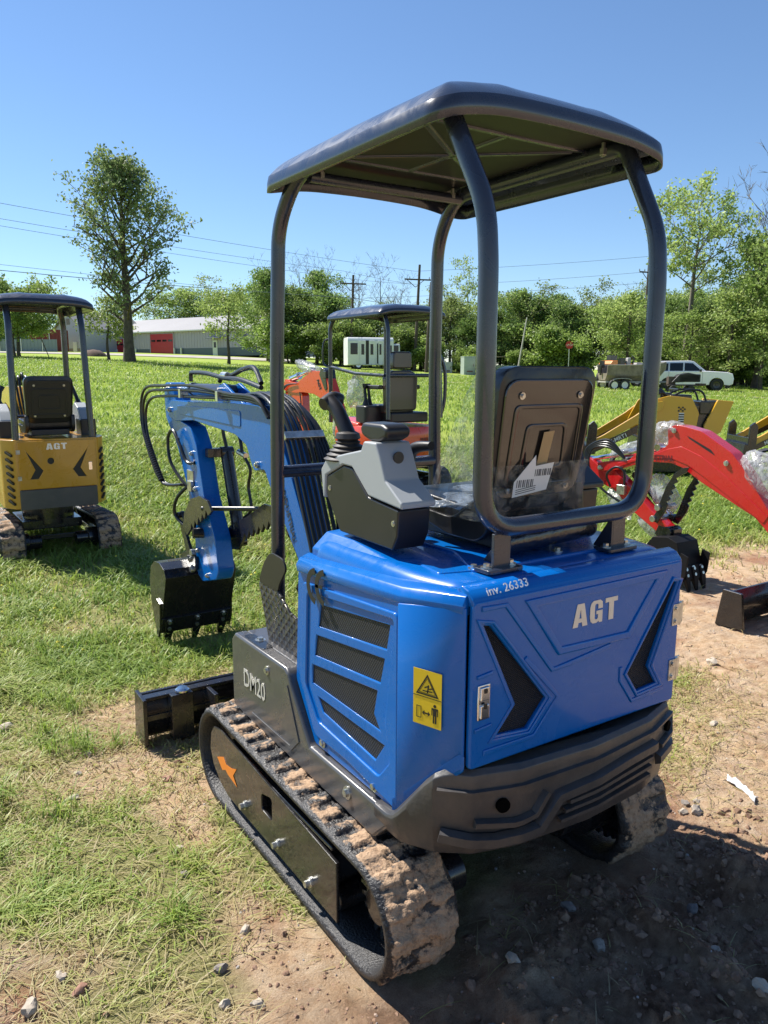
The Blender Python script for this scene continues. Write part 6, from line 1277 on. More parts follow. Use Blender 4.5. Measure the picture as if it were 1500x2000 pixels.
# siding with fine vertical ribs
M_SID = mat('grey_siding', (0.38, 0.34, 0.42), 0.5, var=0.04, vscale=0.3); M_WAIN = mat('dark_wainscot', (0.075, 0.095, 0.13), 0.5); M_ROOFP = mat('pale_roof_sheet', (0.25, 0.24, 0.235), 0.5, var=0.05, vscale=0.2); M_TRIM = mat('white_trim', (0.62, 0.62, 0.60), 0.5); M_RDOOR = mat('red_door', (0.42, 0.018, 0.028), 0.5); M_BRICK = mat('brick_base', (0.22, 0.19, 0.17), 0.8, var=0.15)
H_ = 3.7; DP = 13.0
mb = MB(); mb.box((LEN/2, DP/2, H_/2), (LEN, DP, H_)); n = int(LEN/0.6)
for i in range(n): mb.box((0.3+i*0.6, -0.01, H_/2+0.55), (0.05, 0.04, H_-1.15))
wl_ = mb.build('wall', M_SID, FS)
mb = MB(); mb.box((LEN/2, -0.015, 0.55), (LEN+0.02, 0.05, 1.1)); mb.build('wainscot', M_WAIN, wl_)
mb = MB(); rz_ = H_+2.3; mb.add([(-0.4, -0.5, H_-0.05), (LEN+0.4, -0.5, H_-0.05), (LEN+0.4, DP+0.5, H_-0.05), (-0.4, DP+0.5, H_-0.05), (0, DP/2, rz_), (LEN-4.2, DP/2, rz_), (-0.4, -0.5, H_-0.2), (LEN+0.4, -0.5, H_-0.2), (LEN+0.4, DP+0.5, H_-0.2), (-0.4, DP+0.5, H_-0.2)], [(0, 1, 5, 4), (1, 2, 5), (2, 3, 4, 5), (3, 0, 4), (0, 6, 7, 1), (1, 7, 8, 2), (2, 8, 9, 3), (3, 9, 6, 0), (6, 9, 8, 7)]); rf_ = mb.build('roof', M_ROOFP, FS, smooth=False)
mb = MB(); mb.rod((LEN-4.2, DP/2, rz_+0.02), (LEN+0.4, -0.5, H_), 0.10, 6); mb.box((LEN/2, -0.52, H_-0.12), (LEN+0.8, 0.06, 0.16)); mb.build('roof_trim', M_TRIM, rf_)
def wx(px):      # distance along the wall seen at photo column px
    t = 0
    best = None
    for k in range(2001):
        s = k/2000; p = pL.lerp(pR, s); dx, dy_ = p.x-CAM.x, p.y-CAM.y; X = dx*RH.x+dy_*RH.y; D = dx*FH.x+dy_*FH.y; e_ = abs(X/D*FPX-(px-750))
        if best is None or e_ < best[0]: best = (e_, s)
    return best[1]*LEN
for a, c, hh in ((225, 252, 2.7), (304, 347, 3.25)):
    x0, x1 = wx(a), wx(c); mb = MB(); mb.box(((x0+x1)/2, -0.03, hh/2), (x1-x0, 0.12, hh))
    for k in range(1, 5): mb.box(((x0+x1)/2, -0.095, hh*k/5), (x1-x0, 0.02, 0.04))
    d_ = mb.build('roll_up_door', M_RDOOR, FS); mb = MB()
    for k in range(4): mb.box((x0+(x1-x0)*(k+0.5)/4, -0.10, hh*0.70), ((x1-x0)*0.18, 0.03, 0.28))
    mb.build('door_pane', M_GLASS, d_); mb = MB(); mb.box((x0-0.1, -0.06, hh/2+0.3), (0.14, 0.14, hh+0.3)); mb.box((x1+0.1, -0.06, hh/2+0.3), (0.14, 0.14, hh+0.3)); mb.build('door_frame', M_SID, d_)
for px in (240, 276, 350, 363):
    mb = MB(); mb.box((wx(px), -0.2, 0.6), (0.2, 0.2, 1.2)); mb.build('bollard', M_TRIM, FS)
x0 = wx(427); mb = MB(); mb.box((x0, -0.06, 1.05), (0.95, 0.10, 2.1)); d_ = mb.build('entrance_door', M_TRIM, FS); mb = MB(); mb.box((x0, -0.12, 1.5), (0.45, 0.03, 0.75)); mb.build('door_pane', M_GLASS, d_); mb = MB(); mb.prism([(-1.0, 2.45), (0, 2.6), (0, 2.5), (-1.0, 2.35)], 'x', x0-0.9, x0+1.8); mb.build('door_canopy', M_WAIN, FS)
mb = MB(); mb.box((wx(483), -0.05, 1.75), (1.5, 0.08, 1.1)); w_ = mb.build('window', M_GLASS, FS); mb = MB(); mb.box((wx(483), -0.10, 1.75), (0.06, 0.03, 1.1)); mb.box((wx(483), -0.1, 1.18), (1.6, 0.05, 0.06)); mb.build('window_frame', M_TRIM, w_)
for s_t, px, z, sz in (('DISTRICT NO.3', 464, 2.55, 0.72), ('STATION 4', 467, 1.85+0.1, 0.5)):
    link('lettering', text_mesh(s_t, frame_m((wx(px), -0.06, z), (1, 0, 0), (0, 0, 1)), sz, 0.01, 0.02), M_WAIN, wl_, smooth=False)
# gabled wing at the left end
mb = MB(); W0, W1, YF = -1.5, 5.6, -6.0; mb.add([(W0, YF, 0), (W1, YF, 0), (W1, YF, 4.2), ((W0+W1)/2, YF, 6.6), (W0, YF, 4.2), (W0, 2, 0), (W1, 2, 0), (W1, 2, 4.2), ((W0+W1)/2, 2, 6.6), (W0, 2, 4.2)], [(0, 1, 2, 3, 4), (5, 9, 8, 7, 6), (0, 5, 6, 1), (1, 6, 7, 2), (4, 9, 5, 0), (2, 7, 8, 3), (3, 8, 9, 4)]); g_ = mb.build('wing_wall', mat('pale_siding', (0.42, 0.41, 0.46), 0.55, var=0.04), FS, smooth=False)
mb = MB(); xm = (W0+W1)/2; mb.add([(W0-0.3, YF-0.4, 4.1), (xm, YF-0.4, 6.75), (W1+0.3, YF-0.4, 4.1), (W0-0.3, 5, 4.1), (xm, 5, 6.75), (W1+0.3, 5, 4.1), (W0-0.3, YF-0.4, 3.95), (xm, YF-0.4, 6.6), (W1+0.3, YF-0.4, 3.95)], [(0, 1, 4, 3), (1, 2, 5, 4), (0, 6, 7, 1), (1, 7, 8, 2)]); mb.build('wing_roof', M_ROOFP, FS, smooth=False)
mb = MB(); mb.box((xm, YF-0.02, 0.6), (W1-W0+0.04, 0.06, 1.2)); mb.build('brick_base', M_BRICK, g_); mb = MB(); mb.box((xm-1.6, YF-0.02, 5.0), (0.0+0.9, 0.06, 1.0)) if False else mb.box((xm, YF-0.02, 5.2), (0.8, 0.06, 0.9)); mb.build('gable_vent', M_BRICK, g_); mb = MB(); mb.box((W1-2.0, YF-0.05, 1.1), (1.0, 0.08, 2.2)); mb.build('wing_door', M_TRIM, g_)
# fence and containers to its left
def wall_box(name, X0, X1, D, z0, h, d, m, lab, cat):
    p = fld((X0+X1)/2, D, 0); e = empty(name, (p.x, p.y, z0), FIELD_ROT, lab, cat); mb = MB(); w_ = X1-X0; mb.box((0, 0, h/2), (w_, d, h))
    for k in range(int(w_/0.5)): mb.box((-w_/2+0.25+k*0.5, -d/2-0.02, h/2), (0.12, 0.04, h*0.96))
    mb.build('panel', m, e); mb = MB()
    for k in range(int(w_/3)+1): mb.box((-w_/2+k*3.0, -d/2-0.06, h/2), (0.10, 0.10, h+0.15))
    mb.build('post', M_STEEL, e); return e
wall_box('metal_fence', -54, -46.0, 112, 3.55, 2.2, 0.08, mat('fence_sheet', (0.22, 0.25, 0.29), 0.5), 'grey corrugated metal fence between the trees and the station building', 'fence')
wall_box('shipping_container', -52.0, -47.2, 118, 3.4, 3.9, 2.4, mat('container_red', (0.20, 0.03, 0.02), 0.6), 'dark red container behind the grey metal fence', 'container')
wall_box('shipping_container', -57.5, -52.3, 118, 3.4, 4.1, 2.4, mat('container_green', (0.02, 0.06, 0.04), 0.6), 'dark green container behind the grey metal fence', 'container')
FP = empty('field_post', fld(-26.6, 62, 0), FIELD_ROT, 'thin dark leaning post standing in the grass left of the station', 'post'); mb = MB(); mb.tube([(0.5, 0, -0.1), (-0.15, 0, 1.7)], 0.035, 6); mb.build('stake', M_POLE, FP)
FP = empty('field_post', fld(-24.7, 62, 0), FIELD_ROT, 'thin upright post in front of the gabled wing', 'post'); mb = MB(); mb.tube([(0, 0, -0.1), (0, 0, 2.2)], 0.03, 6); mb.build('stake', M_POLE, FP)
MS = MB(); film = None
ms_ = fld(-27.8, 76, 0); mb = MB(); mb.lathe([(1.3, -0.1), (1.1, 0.25), (0.6, 0.55), (0, 0.65)], (ms_.x, ms_.y, ms_.z), 'z', 18); o = mb.build('soil_pile', mat('soil_brown', (0.12, 0.08, 0.06), 0.95, var=0.3), None); tag(o, 'small brown heap of soil near the left trees', 'soil pile')

# ---------------------------------------------------------------- trees
def leaf_mat(name, c1, c2):
    m = bpy.data.materials.new(name); m.use_nodes = True; n = m.node_tree; L = n.links
    b = n.nodes['Principled BSDF']; b.inputs['Roughness'].default_value = 0.55; out = n.nodes['Material Output']
    at = n.nodes.new('ShaderNodeAttribute'); at.attribute_name = 'tone'; oi = n.nodes.new('ShaderNodeObjectInfo')
    mx = n.nodes.new('ShaderNodeMix'); mx.data_type = 'RGBA'; mx.inputs['A'].default_value = (*c1, 1); mx.inputs['B'].default_value = (*c2, 1); L.new(at.outputs['Fac'], mx.inputs['Factor'])
    hs = n.nodes.new('ShaderNodeHueSaturation'); L.new(mx.outputs['Result'], hs.inputs['Color'])
    mr = n.nodes.new('ShaderNodeMapRange'); mr.inputs['To Min'].default_value = 0.75; mr.inputs['To Max'].default_value = 1.25; L.new(oi.outputs['Random'], mr.inputs['Value']); L.new(mr.outputs['Result'], hs.inputs['Value'])
    L.new(hs.outputs['Color'], b.inputs['Base Color']); tr = n.nodes.new('ShaderNodeBsdfTranslucent'); L.new(hs.outputs['Color'], tr.inputs['Color'])
    ms = n.nodes.new('ShaderNodeMixShader'); ms.inputs[0].default_value = 0.5; L.new(b.outputs[0], ms.inputs[1]); L.new(tr.outputs[0], ms.inputs[2]); L.new(ms.outputs[0], out.inputs['Surface']); return m
M_LEAF = leaf_mat('leaf_green', (0.15, 0.23, 0.05), (0.32, 0.42, 0.11)); M_LEAFY = leaf_mat('leaf_spring', (0.21, 0.29, 0.07), (0.38, 0.46, 0.15)); M_LEAFD = leaf_mat('leaf_dark', (0.11, 0.19, 0.045), (0.27, 0.37, 0.10)); M_LEAFO = leaf_mat('leaf_oak', (0.10, 0.15, 0.055), (0.24, 0.30, 0.12))
M_BARK = mat('bark', (0.075, 0.06, 0.048), 0.9, var=0.35, vscale=5, bump=0.5, bscale=12); M_BARKL = mat('bark_pale', (0.16, 0.135, 0.11), 0.9, var=0.3, vscale=5)
def grow_tree(seed, h, spread, n_main, first, trunk_r, leaf_n, leaf_s, up=0.6, shape='oval', bare=False, depth=3, lean=(0, 0), clump=0.55):
    rnd = random.Random(seed); tw = MB(); tips = []
    def branch(p, d, L, r, lv):
        n = 5 if lv < 2 else 4; pts = [p.copy()]; rad = [r]; q = p.copy(); dd = d.copy()
        for i in range(n):
            dd = (dd+Vector((rnd.uniform(-1, 1), rnd.uniform(-1, 1), rnd.uniform(-0.4, 1)*up))*0.20).normalized(); q = q+dd*L/n; pts.append(q.copy()); rad.append(r*(1-(i+1)/n*0.7))
            if lv >= depth-1 or (lv >= 1 and i >= 2): tips.append((q.copy(), lv))
        tw.tube(pts, rad, 6 if lv < 2 else 4, cap=False)
        if lv < depth:
            for k in range(rnd.randint(3, 4) if lv == 0 else rnd.randint(2, 4)):
                t = rnd.uniform(0.3, 1.0); i = min(int(t*n), n-1); bp = pts[i].lerp(pts[i+1], t*n-i); a = rnd.uniform(0, 2*pi)
                nd = (dd*0.65+Vector((cos(a), sin(a), rnd.uniform(-0.2, 0.8)*up))*0.8).normalized(); branch(bp, nd, L*rnd.uniform(0.45, 0.7), max(r*0.5, 0.012), lv+1)
    P = []; R_ = []; ns = 9
    for i in range(ns+1):
        t = i/ns; P.append(Vector((lean[0]*h*t+0.25*noise.noise(Vector((seed, t*2, 0))), lean[1]*h*t+0.25*noise.noise(Vector((seed, 5, t*2))), h*0.93*t))); R_.append(trunk_r*(1.35 if i == 0 else 1)*(1-t)**0.8+0.02)
    tw.tube(P, R_, 10, cap=False)
    for k in range(n_main):
        t = first+(0.96-first)*(k+0.5)/n_main; i = min(int(t*ns), ns-1); p = P[i].lerp(P[i+1], t*ns-i); a = k*2.399+rnd.uniform(-0.4, 0.4)
        if shape == 'oval': w = sin(pi*min(1, max(0.08, (t-first)/(1-first)*0.85+0.15)))**0.7
        elif shape == 'cone': w = (1.02-t)**0.75*1.25
        elif shape == 'vase': w = 0.35+0.75*t
        else: w = 0.8
        ul = up*(0.4+0.9*t); branch(p, Vector((cos(a), sin(a), ul)).normalized(), spread*w*rnd.uniform(0.75, 1.1), trunk_r*0.42*(1-t*0.6), 0 if depth > 2 else 1)
    tm_ = bpy.data.meshes.new('trunk'); tm_.from_pydata(tw.v, [], tw.f); tm_.update(); tm_.polygons.foreach_set('use_smooth', [True]*len(tm_.polygons))
    if leaf_n == 0: return tm_, None
    g = np.random.default_rng(seed); T_ = np.array([tuple(t[0]) for t in tips]); k = max(1, leaf_n//len(T_)); C0 = np.repeat(T_, k, axis=0)
    C0 = C0+g.normal(0, clump*0.5, C0.shape)*np.array([1, 1, 0.8]); N = len(C0)
    a = g.normal(0, 1, (N, 3)); a /= np.linalg.norm(a, axis=1)[:, None]; b_ = g.normal(0, 1, (N, 3)); b_ -= (b_*a).sum(1)[:, None]*a; b_ /= np.linalg.norm(b_, axis=1)[:, None]
    s = leaf_s*g.uniform(0.6, 1.3, N)[:, None]; V = np.stack([C0-a*s*0.6, C0+b_*s*0.35, C0+a*s*0.6, C0-b_*s*0.35], 1).reshape(-1, 3); F = np.arange(4*N).reshape(N, 4)
    tone = np.repeat(np.clip(0.5+0.28*g.normal(0, 1, N)+0.3*np.array([noise.noise(Vector(c*0.55)) for c in C0]), 0, 1), 4)
    me = bpy.data.meshes.new('crown'); me.vertices.add(len(V)); me.vertices.foreach_set('co', V.astype(np.float32).ravel()); me.loops.add(F.size); me.loops.foreach_set('vertex_index', F.astype(np.int32).ravel()); me.polygons.add(N); me.polygons.foreach_set('loop_start', np.arange(0, F.size, 4, dtype=np.int32)); me.update(calc_edges=True)
    at_ = me.attributes.new('tone', 'FLOAT', 'POINT'); at_.data.foreach_set('value', tone.astype(np.float32)); return tm_, me
TV = {}
def variant(key, bark, leaf, **kw):
    t_, c_ = grow_tree(**kw); t_.materials.append(bark)
    if c_: c_.materials.append(leaf)
    TV[key] = (t_, c_)
variant('a', M_BARK, M_LEAF, seed=11, h=9, spread=2.6, n_main=13, first=0.16, trunk_r=0.16, leaf_n=6800, leaf_s=0.20, clump=0.66)
variant('b', M_BARK, M_LEAFY, seed=12, h=9, spread=2.2, n_main=12, first=0.18, trunk_r=0.14, leaf_n=4600, leaf_s=0.19, clump=0.6)
variant('c', M_BARK, M_LEAFD, seed=13, h=9, spread=2.7, n_main=14, first=0.10, trunk_r=0.17, leaf_n=10500, leaf_s=0.20, clump=0.66)
variant('d', M_BARKL, M_LEAFY, seed=14, h=9, spread=2.1, n_main=11, first=0.3, trunk_r=0.12, leaf_n=3200, leaf_s=0.2, shape='vase', clump=0.5)
variant('e', M_BARKL, M_LEAF, seed=15, h=9, spread=2.2, n_main=12, first=0.22, trunk_r=0.11, leaf_n=0, leaf_s=0.2, shape='vase', up=0.9)
variant('s', M_BARK, M_LEAF, seed=16, h=4, spread=1.9, n_main=12, first=0.04, trunk_r=0.07, leaf_n=12000, leaf_s=0.22, clump=0.6)
def put_tree(key, X, D, h, label, w=1.0, rz=0.0, cat='tree', group=None, dz=-0.1, first_h=9.0, name='leafy_tree'):
    e = empty(name, fld(X, D, dz), rz, label, cat, group); e.scale = (h/first_h*w, h/first_h*w, h/first_h); tm_, cm = TV[key]
    o = bpy.data.objects.new('trunk', tm_); C.objects.link(o); o.parent = e
    if cm is not None: o2 = bpy.data.objects.new('crown', cm); C.objects.link(o2); o2.parent = e
    return e
def single(X, D, label, name='leafy_tree', rz=0.0, bark=None, leaf=None, cat='tree', **kw):
    t_, c_ = grow_tree(**kw); t_.materials.append(bark or M_BARK); e = empty(name, fld(X, D, -0.1), rz, label, cat); o = bpy.data.objects.new('trunk', t_); C.objects.link(o); o.parent = e
    if c_: c_.materials.append(leaf or M_LEAF); o2 = bpy.data.objects.new('crown', c_); C.objects.link(o2); o2.parent = e
    return e
PX = lambda px, D: (px-750)/FPX*D
single(PX(261, 55), 55, 'tall dark-trunked tree with an open ragged crown standing alone in the lawn at left', 'lone_tree', leaf=M_LEAFO, seed=21, h=13.5, spread=3.6, n_main=30, first=0.2, trunk_r=0.34, leaf_n=10500, leaf_s=0.21, up=0.95, shape='oval', clump=0.5, rz=2.0)
single(PX(222, 58), 58, 'small tree with yellowish leaves left of the tall lone tree', 'young_tree', leaf=M_LEAFY, seed=23, h=4.4, spread=2.2, n_main=9, first=0.42, trunk_r=0.10, leaf_n=2600, leaf_s=0.18, up=0.3, depth=2)
single(PX(451, 62), 62, 'slender young tree with thin spring leaves in front of the station', 'young_tree', leaf=M_LEAFY, seed=24, h=5.6, spread=2.5, n_main=12, first=0.34, trunk_r=0.11, leaf_n=3200, leaf_s=0.17, up=0.45, depth=2)
single(PX(40, 58), 58, 'bushy tree with two stems behind the yellow excavator canopy', 'garden_tree', leaf=M_LEAF, seed=25, h=5.2, spread=2.9, n_main=13, first=0.33, trunk_r=0.15, leaf_n=7000, leaf_s=0.2, up=0.4, depth=2)
single(PX(50, 60), 60, 'tree with arching branches just right of the two-stemmed bushy one', 'garden_tree', leaf=M_LEAFY, seed=26, h=4.9, spread=3.2, n_main=10, first=0.35, trunk_r=0.13, leaf_n=5000, leaf_s=0.2, up=0.35, depth=2)
single(PX(-10, 66), 66, 'leafy tree cut by the left edge of the photo', 'garden_tree', leaf=M_LEAF, seed=27, h=5.2, spread=3.0, n_main=12, first=0.25, trunk_r=0.15, leaf_n=7000, leaf_s=0.2, up=0.4, depth=2)
single(PX(1320, 62), 62, 'tall leaning tree with a forked trunk and flat airy crown above the wood at right', 'forked_tree', bark=M_BARKL, leaf=M_LEAFY, seed=33, h=13.6, spread=4.4, n_main=14, first=0.55, trunk_r=0.26, leaf_n=7500, leaf_s=0.22, up=0.55, shape='flat', lean=(0.035, -0.045), clump=0.5)
# the wood along the back of the field
lr = random.Random(5)
marks = [(560, 'by the left canopy post'), (640, 'behind the small canopy'), (735, 'behind the white bus'), (820, 'right of the tallest power pole'), (905, 'behind the metal cabinets'), (1000, 'behind the field shed'), (1105, 'behind the stop sign'), (1215, 'behind the weathered boat'), (1330, 'behind the white car'), (1450, 'at the right end of the wood')]
kinds = {'a': 'mid-green', 'b': 'light spring-green', 'c': 'dense dark green', 'd': 'thinly leaved', 'e': 'bare grey-branched'}
px = 532; seen = {}
def near_mark(p): return min(marks, key=lambda q: abs(q[0]-p))[1]
rows = []
while px < 1560: rows.append((px, 0)); px += lr.uniform(15, 24)
px = 528
while px < 1560: rows.append((px, 1)); px += lr.uniform(18, 28)
for p, row in rows:
    t = (p-540)/960; D0 = 82-16*max(0, t)
    D = D0+row*6+lr.uniform(-2, 3)
    if p > 1425: ytop = lr.uniform(500, 570) if row == 0 else lr.uniform(460, 530)
    elif p > 1280: ytop = lr.uniform(565, 615) if row == 0 else lr.uniform(545, 600)
    elif p > 1150: ytop = lr.uniform(570, 615)
    elif p < 640: ytop = lr.uniform(535, 600)
    else: ytop = lr.uniform(572, 640)
    X = PX(p, D); gz = slope(X, D); top = 1.65+(723-ytop)/FPX*D; h = max(4, top-gz)
    if row == 0: k = lr.choice('abbccd') 
    else: k = lr.choice('abdeee' if p < 1000 else 'abcde')
    if k == 'e': h *= 1.12
    lab = '%s %s woodland tree %s' % (kinds[k], 'front-row' if row == 0 else 'back-row', near_mark(p))
    put_tree(k, X, D, h, lab, lr.uniform(0.85, 1.15)*min(1.25, 8.5/h), lr.uniform(0, 6.28), 'tree', 'trees of the wood behind the field', name='woodland_tree')
for p, ytop in ((525, 535), (590, 530), (700, 540), (742, 535), (905, 540), (1475, 385), (1492, 372)):
    D = 84 if p < 1200 else 70; X = PX(p, D); h = 1.65+(723-ytop)/FPX*D-slope(X, D); put_tree('e' if p != 905 else 'd', X, D, h, 'tall bare tree above the wood %s' % near_mark(p), 0.75, p*0.1, 'tree', 'bare trees rising from the wood', name='bare_tree')
for i in (0, 1, 4, 6, 7, 11, 13, 16, 17, 21, 24, 25, 30, 31, 33, 35, 38, 41, 43):
    p = 545+i*22.0+lr.uniform(-5, 5); t = (p-540)/960; D = 79-17*max(0, t)+lr.uniform(-1, 1)
    put_tree('s', PX(p, D), D, lr.uniform(1.6, 3.9), 'green bush under the wood %s' % near_mark(p), lr.uniform(1.0, 1.4), lr.uniform(0, 6.3), 'bush', 'bushes at the foot of the wood', first_h=4.0, name='woodland_bush')
for p, D, yt, k in ((1412, 57, 565, 'b'), (1462, 58, 465, 'a'), (1508, 56, 480, 'a'), (1370, 60, 590, 'b'), (1335, 59, 605, 'a'), (1475, 55, 600, 'b'), (1215, 58, 570, 'b'), (1185, 60, 590, 'a')):
    X = PX(p, D); h = 1.65+(723-yt)/FPX*D-slope(X, D); put_tree(k, X, D, h, 'big %s tree %s' % (kinds[k], near_mark(p)), min(1.3, 8/h+0.25), p, 'tree', 'trees standing forward of the wood', name='woodland_tree')
far = [(-60, 590), (20, 595), (90, 585), (130, 600), (345, 585), (375, 570), (400, 590), (420, 572), (445, 600), (475, 582), (500, 598), (525, 590), (150, 605), (310, 600), (180, 608)]
for p, yt in far:
    D = 150 if p < 520 else 120; X = PX(p, D); h = 1.65+(723-yt)/FPX*D-slope(X, D)
    put_tree(lr.choice('abcd'), X, D, max(6, h), 'distant tree beyond the station building, %s' % ('left of it' if p < 140 else 'above its roof' if p < 480 else 'right of it'), 1.4, p, 'tree', 'distant trees beyond the station', name='distant_tree')
# ---------------------------------------------------------------- ground
def nz(x, y, s, o=0.0): return noise.noise(Vector((x*s+o, y*s-o, o*1.7)))
def bare(x, y):
    """1 where soil shows, 0 where the grass is closed"""
    v = 0.30
    n = 0.55*nz(x, y, 1.1, 3)+0.45*nz(x, y, 3.1, 8)+0.25*nz(x, y, 8, 4)
    # trampled ground round the machine
    d_rear = sstep(0.3, -0.9, y+0.55*max(0, -x-0.7))        # behind the machine
    right = sstep(0.45, 1.0, x)*sstep(2.6, 1.2, y)
    red = math.exp(-((x-3.6)/1.6)**2-((y-1.1)/0.9)**2)
    b_ = 0.95*d_rear+0.55*right+0.8*red
    b_ += 0.38*math.exp(-((x+0.85)/0.30)**2-((y-1.2)/0.35)**2)+0.25*math.exp(-((x+0.25)/0.8)**2-((y-1.7)/0.25)**2)
    b_ += 0.55*math.exp(-((x+0.72)/0.10)**2)*sstep(1.2, 0.7, y)
    b_ += 0.35*math.exp(-((x+0.6)/1.3)**2-((y-3.1)/0.35)**2)
    b_ += -0.55*math.exp(-((x-1.5)/0.55)**2-((y-0.75)/0.35)**2)
    left = sstep(-0.7, -1.4, x)*sstep(-0.9, 0.2, y)
    v = v+b_*0.9+0.02*sstep(1.9, 0.9, y)*sstep(-0.6, -0.9, x)-0.30*sstep(1.6, 3.4, y)-0.3*sstep(5, 9, sqrt(x*x+y*y)); 
    return max(0, min(1, v+n*0.75))
def in_track(x, y, m=0.0): return (0.35-m < abs(x) < 0.585+m) and -0.42-m < y < 0.93+m
def ground_z(x, y):
    z = terr_xy(x, y); r = sqrt(x*x+y*y)
    k = sstep(14, 5, r)
    z += k*(0.020*nz(x, y, 0.9, 1)+0.010*nz(x, y, 3.0, 2))
    if r < 6:
        k2 = sstep(6, 3, r); f = bare(x, y); rough = 0.4+0.6*f
        z += k2*rough*(0.009*nz(x, y, 9, 5)+0.0075*nz(x, y, 24, 6)+f*0.006*abs(nz(x, y, 45, 7))+f*0.005*nz(x, y, 80, 8))
        # wheel ruts churned behind the tracks, soft ridges between them
        if y < 0.0:
            q = sstep(-0.25, -0.65, y)
            for xc in (-0.47, 0.47):
                d = abs(x-xc); z += q*(-0.055*sstep(0.15, 0.09, d)+0.040*math.exp(-((d-0.19)/0.06)**2)*(0.7+0.9*nz(x, y, 6, 9)))
            z += q*0.035*math.exp(-(x/0.22)**2)*(0.6+1.2*nz(x, y, 5, 11))
            w_ = 0.03*nz(x, y, 2.5, 40); z += q*(0.050*math.exp(-((x+w_-0.22)/0.05)**2)+0.045*math.exp(-((x+w_-0.74)/0.06)**2)+0.030*math.exp(-((x+w_+0.20)/0.05)**2)-0.025*math.exp(-((x+w_-0.33)/0.04)**2))*(0.75+0.8*nz(x, y, 7, 41))
            if abs(x) < 1.0: z += q*sstep(1.0, 0.75, abs(x))*(0.036*nz(x, y, 9, 12)+0.030*abs(nz(x, y, 21, 13))+0.012*abs(nz(x, y, 52, 14)))
        flat = 1-sstep(0.0, 0.10, max(0, abs(abs(x)-0.4675)-0.12, -(y+0.45), y-0.95))
        z = z*(1-flat)+(-0.012)*flat
    return z
def graded(lo, hi, d0, d1, step, g):
    a = list(np.arange(d0, d1, step)); s = step
    while a[-1] < hi: s *= g; a.append(a[-1]+s)
    s = step; b_ = [d0]
    while b_[-1] > lo: s *= g; b_.append(b_[-1]-s)
    return np.array(sorted(set(b_[1:]+a)))
gx = graded(-700, 900, -1.75, 1.75, 0.0095, 1.050); gy = graded(-60, 900, -1.15, 1.25, 0.0095, 1.048)
nxg, nyg = len(gx), len(gy); V = np.zeros((nyg, nxg, 3)); A = np.zeros((nyg, nxg)); B_ = np.zeros((nyg, nxg))
for j, y in enumerate(gy):
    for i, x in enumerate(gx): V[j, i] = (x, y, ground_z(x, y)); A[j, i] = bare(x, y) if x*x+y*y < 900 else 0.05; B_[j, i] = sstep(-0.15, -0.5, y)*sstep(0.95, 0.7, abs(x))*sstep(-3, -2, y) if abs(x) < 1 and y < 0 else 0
idx = np.arange(nxg*nyg).reshape(nyg, nxg); F = np.stack([idx[:-1, :-1], idx[:-1, 1:], idx[1:, 1:], idx[1:, :-1]], -1).reshape(-1, 4)
